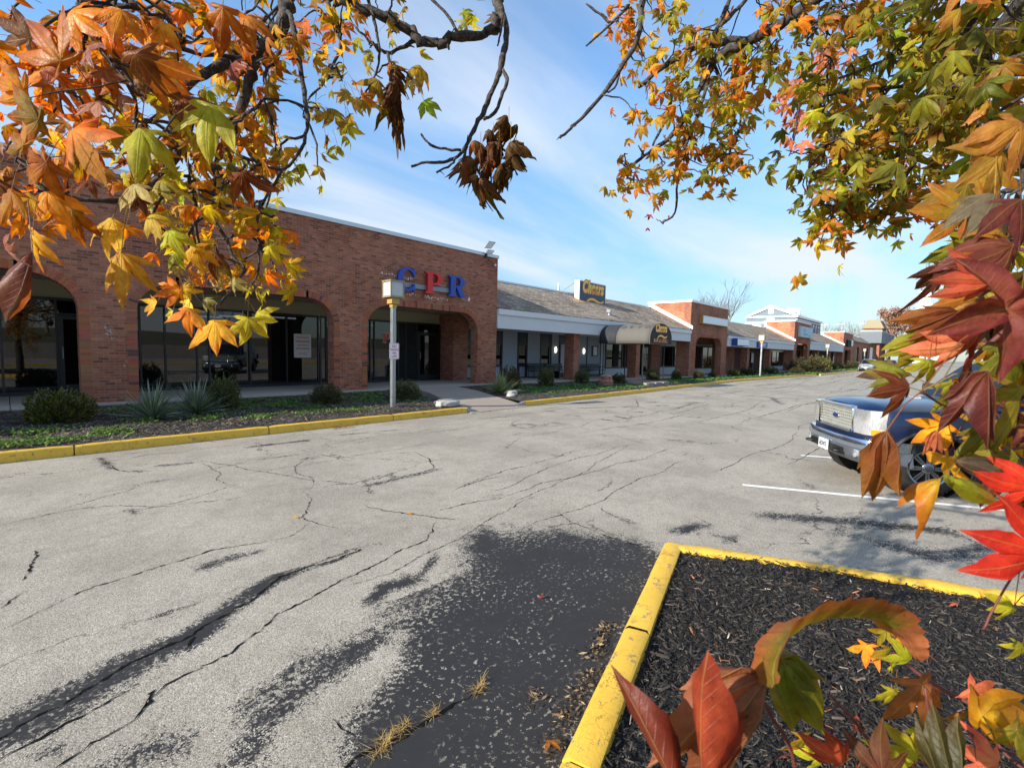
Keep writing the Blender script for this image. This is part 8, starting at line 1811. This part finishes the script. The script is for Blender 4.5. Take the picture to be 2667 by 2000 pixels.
for i, (pos, M, size, pal, droop, fold, spread) in enumerate(HAND_LEAVES):
    M = np.array(M).reshape(3, 3); p = np.array(pos); D = np.linalg.norm(allb - p, axis=1); j = int(np.argmin(D)); up = p - M[:, 1]*size*.55 + np.array([0, 0, size*.35])
    st = allb[j] if D[j] < size*1.6 else up
    if pal == 'dr':
        for k in range(3): DRIED.leaf(p + LR.normal(0, .022, 3)*(k > 0), M, size*(1.2, .95, .8)[k], pal, droop*LR.uniform(.7, 1.1), fold, True, p + np.array([0, 0, size*.7]) if k == 0 else None, LR.uniform(.45, .8))
        continue
    L = Leaves() if i in big else LV['left']
    L.leaf(p, M, size, pal, droop, fold, True, st, spread, .13)
    if i in big:
        for k in range(len(L.V)): L.V[k] = L.V[k] - G0
        L.build('leaf', gum)
# one lobe that curls right over
P = crook(CURL, .0008, brng, 5); n = len(P); V = []; C = []; rim = []
for i, p in enumerate(P):
    t = i/(n-1); w = .042*math.sin(PI*min(1, .18 + t*.82))**.8*(1-t*.35) + .001; s = np.array(AX_D)*.8 + np.array(AX_U)*-.6
    tang = P[min(i+1, n-1)] - P[max(i-1, 0)]; tang /= np.linalg.norm(tang); s -= tang*(s @ tang); s /= np.linalg.norm(s)
    up = np.cross(tang, s)
    for u in (-1, -.5, 0, .5, 1): V.append(p + s*w*u*(.9 + (.10*((i % 3) - 1) if abs(u) == 1 else 0)) + up*w*.25*abs(u) - G0); e = abs(u); C.append(np.array((.19, .17, .025))*(1-e*.9) + np.array((.40, .10, .05))*e*.9 if t < .7 else np.array((.36, .12, .06)))
F = [(i*5+k, (i+1)*5+k, (i+1)*5+k+1, i*5+k+1) for i in range(n-1) for k in range(4)]
mesh_np('leaf', V, F, M_LEAF, gum, col=C, attrs={'vein': np.tile([.2, .1, .0, .1, .2], n), 'al': np.repeat(np.linspace(0, 2.4, n), 5)}, smooth=True)
for k in LIMB_MB:
    limb = LIMB_MB[k].build('limb', M_BARK if k != 'near' else plain('red_twig', '5a2a22', .6, var=.2), gum, smooth=True)
    for q in range(len(LV[k].V)): LV[k].V[q] = LV[k].V[q] - G0
    LV[k].build('foliage', limb)
    if k == 'centre':
        for q in range(len(DRIED.V)): DRIED.V[q] = DRIED.V[q] - G0
        DRIED.build('dried_leaves', limb)['label'] = 'bunch of shrivelled brown leaves'
# fallen leaves lying about
def fallen(x, y, z, size, pal, label, tilt=.2):
    L = Leaves(); a = LR.uniform(0, 6.28); Y = np.array([math.cos(a), math.sin(a), tilt]); Y /= np.linalg.norm(Y); N = np.array([LR.normal(0, .15), LR.normal(0, .15), 1.]); N -= Y*(N @ Y); N /= np.linalg.norm(N)
    L.leaf((0, 0, 0), np.stack([np.cross(Y, N), Y, N], 1), size, pal, .35, .3, True, -Y*size*.6)
    mn = min(v[:, 2].min() for v in L.V); o = L.build('fallen_leaf', None); o.location = (x, y, z - mn + .004); tag(o, label, 'leaf', 'fallen leaves on the ground')
fallen(2.74, 2.2, 0, .035, 'rd', 'small red fallen leaf on the dark sealed patch'); fallen(2.1, 5.2, 0, .06, 'ye', 'yellow fallen leaf alone on the pale asphalt'); fallen(3.1, 4.43, 0, .05, 'yo', 'yellow fallen leaf lying on the crack in the pale asphalt')
fallen(6.89, .3, 0, .07, 'to', 'pale orange fallen leaf below the painted bay line'); fallen(1.70, 1.29, .02, .075, 'to', 'tan star leaf beside the yellow kerb at the bottom edge'); fallen(4.56, -.12, isl_z(4.56, -.12)+.015, .06, 'pk', 'pinkish fallen leaf on the black mulch')
# ---------------------------------------------------------------- sun, sky, camera
SUN = Vector((-2.12, .47, 1.0)).normalized(); EL = math.asin(SUN.z); AZ = math.atan2(SUN.x, SUN.y)
sl = bpy.data.lights.new('sun', 'SUN'); sl.energy = 4.7; sl.angle = R(.53); sl.color = (1.0, .93, .82)
so = bpy.data.objects.new('sun', sl); COL.objects.link(so); so.rotation_euler = (-SUN).to_track_quat('-Z', 'Y').to_euler()
w = bpy.data.worlds.new('World'); SC.world = w; w.use_nodes = True; nt = w.node_tree; nt.nodes.clear()
def wn(typ, ins=None, **kw):
    n = nt.nodes.new(typ)
    for k, v in kw.items(): setattr(n, k, v)
    for k, v in (ins or {}).items():
        if isinstance(v, bpy.types.NodeSocket): nt.links.new(v, n.inputs[k])
        else: n.inputs[k].default_value = v
    return n
sky = wn('ShaderNodeTexSky', sky_type='NISHITA', sun_disc=False, sun_elevation=EL, sun_rotation=AZ, air_density=1.0, dust_density=.3, ozone_density=1.6, altitude=150)
tc = wn('ShaderNodeTexCoord').outputs['Generated']
sp = wn('ShaderNodeSeparateXYZ', {0: tc}); zc = wn('ShaderNodeMath', {0: sp.outputs[2], 1: .12}, operation='MAXIMUM').outputs[0]
zz_ = wn('ShaderNodeMath', {0: zc, 1: .10}, operation='ADD').outputs[0]
px_ = wn('ShaderNodeMath', {0: sp.outputs[0], 1: zz_}, operation='DIVIDE').outputs[0]; py_ = wn('ShaderNodeMath', {0: sp.outputs[1], 1: zz_}, operation='DIVIDE').outputs[0]
cp = wn('ShaderNodeCombineXYZ', {0: px_, 1: py_, 2: 0.0}).outputs[0]
mp = wn('ShaderNodeMapping', {0: cp, 'Rotation': (0, 0, R(-38)), 'Scale': (.42, 1.25, 1)}).outputs[0]
n1 = wn('ShaderNodeTexNoise', {'Vector': mp, 'Scale': .85, 'Detail': 7, 'Roughness': .52, 'Distortion': .5}).outputs['Fac']
n2 = wn('ShaderNodeTexNoise', {'Vector': cp, 'Scale': .42, 'Detail': 3, 'Roughness': .5}).outputs['Fac']
c1 = wn('ShaderNodeMapRange', {0: n1, 1: .33, 2: .70, 3: 0, 4: 1}, interpolation_type='SMOOTHSTEP').outputs[0]
c2 = wn('ShaderNodeMapRange', {0: n2, 1: .34, 2: .62, 3: .62, 4: 1.0}, interpolation_type='SMOOTHSTEP').outputs[0]
cl = wn('ShaderNodeMath', {0: c1, 1: c2}, operation='MULTIPLY').outputs[0]; cl = wn('ShaderNodeMath', {0: cl, 1: .95}, operation='MULTIPLY').outputs[0]
lo = wn('ShaderNodeMapRange', {0: sp.outputs[2], 1: 0.0, 2: .42, 3: .30, 4: .92}).outputs[0]   # brightness tint laid over the sky, darker towards the horizon
lc = wn('ShaderNodeCombineXYZ', {0: wn('ShaderNodeMath', {0: lo, 1: .78}, operation='MULTIPLY').outputs[0], 1: wn('ShaderNodeMath', {0: lo, 1: 1.0}, operation='MULTIPLY').outputs[0], 2: wn('ShaderNodeMath', {0: lo, 1: 1.12}, operation='MULTIPLY').outputs[0]}).outputs[0]
tint = wn('ShaderNodeMix', {0: 1.0, 6: sky.outputs[0], 7: lc}, data_type='RGBA', blend_type='MULTIPLY').outputs[2]
mx = wn('ShaderNodeMix', {0: cl, 6: tint, 7: (2.95, 3.2, 3.5, 1)}, data_type='RGBA').outputs[2]
bg = wn('ShaderNodeBackground', {'Color': mx, 'Strength': .15}); nt.links.new(bg.outputs[0], wn('ShaderNodeOutputWorld').inputs[0])
cd = bpy.data.cameras.new('camera'); co = bpy.data.objects.new('camera', cd); COL.objects.link(co); SC.camera = co
yaw, pitch, roll = R(43.07), R(4.09), R(1.26)
d = Vector((math.cos(yaw)*math.cos(pitch), math.sin(yaw)*math.cos(pitch), -math.sin(pitch))); r0 = Vector((math.sin(yaw), -math.cos(yaw), 0)); u0 = r0.cross(d)
r = r0*math.cos(roll) + u0*math.sin(roll); u = -r0*math.sin(roll) + u0*math.cos(roll)
co.matrix_world = Matrix(((r.x, u.x, -d.x, 0), (r.y, u.y, -d.y, 0), (r.z, u.z, -d.z, 1.9), (0, 0, 0, 1)))
cd.sensor_width = 36; cd.lens = 36*1230/2667; cd.clip_end = 3000; cd.clip_start = .02; cd.dof.use_dof = True; cd.dof.focus_distance = 7.0; cd.dof.aperture_fstop = 11
SC.view_settings.view_transform = 'Standard'; SC.view_settings.look = 'None'; SC.view_settings.gamma = 1; SC.view_settings.exposure = .98
SC.cycles.max_bounces = 6; SC.cycles.transparent_max_bounces = 6; SC.cycles.use_denoising = True
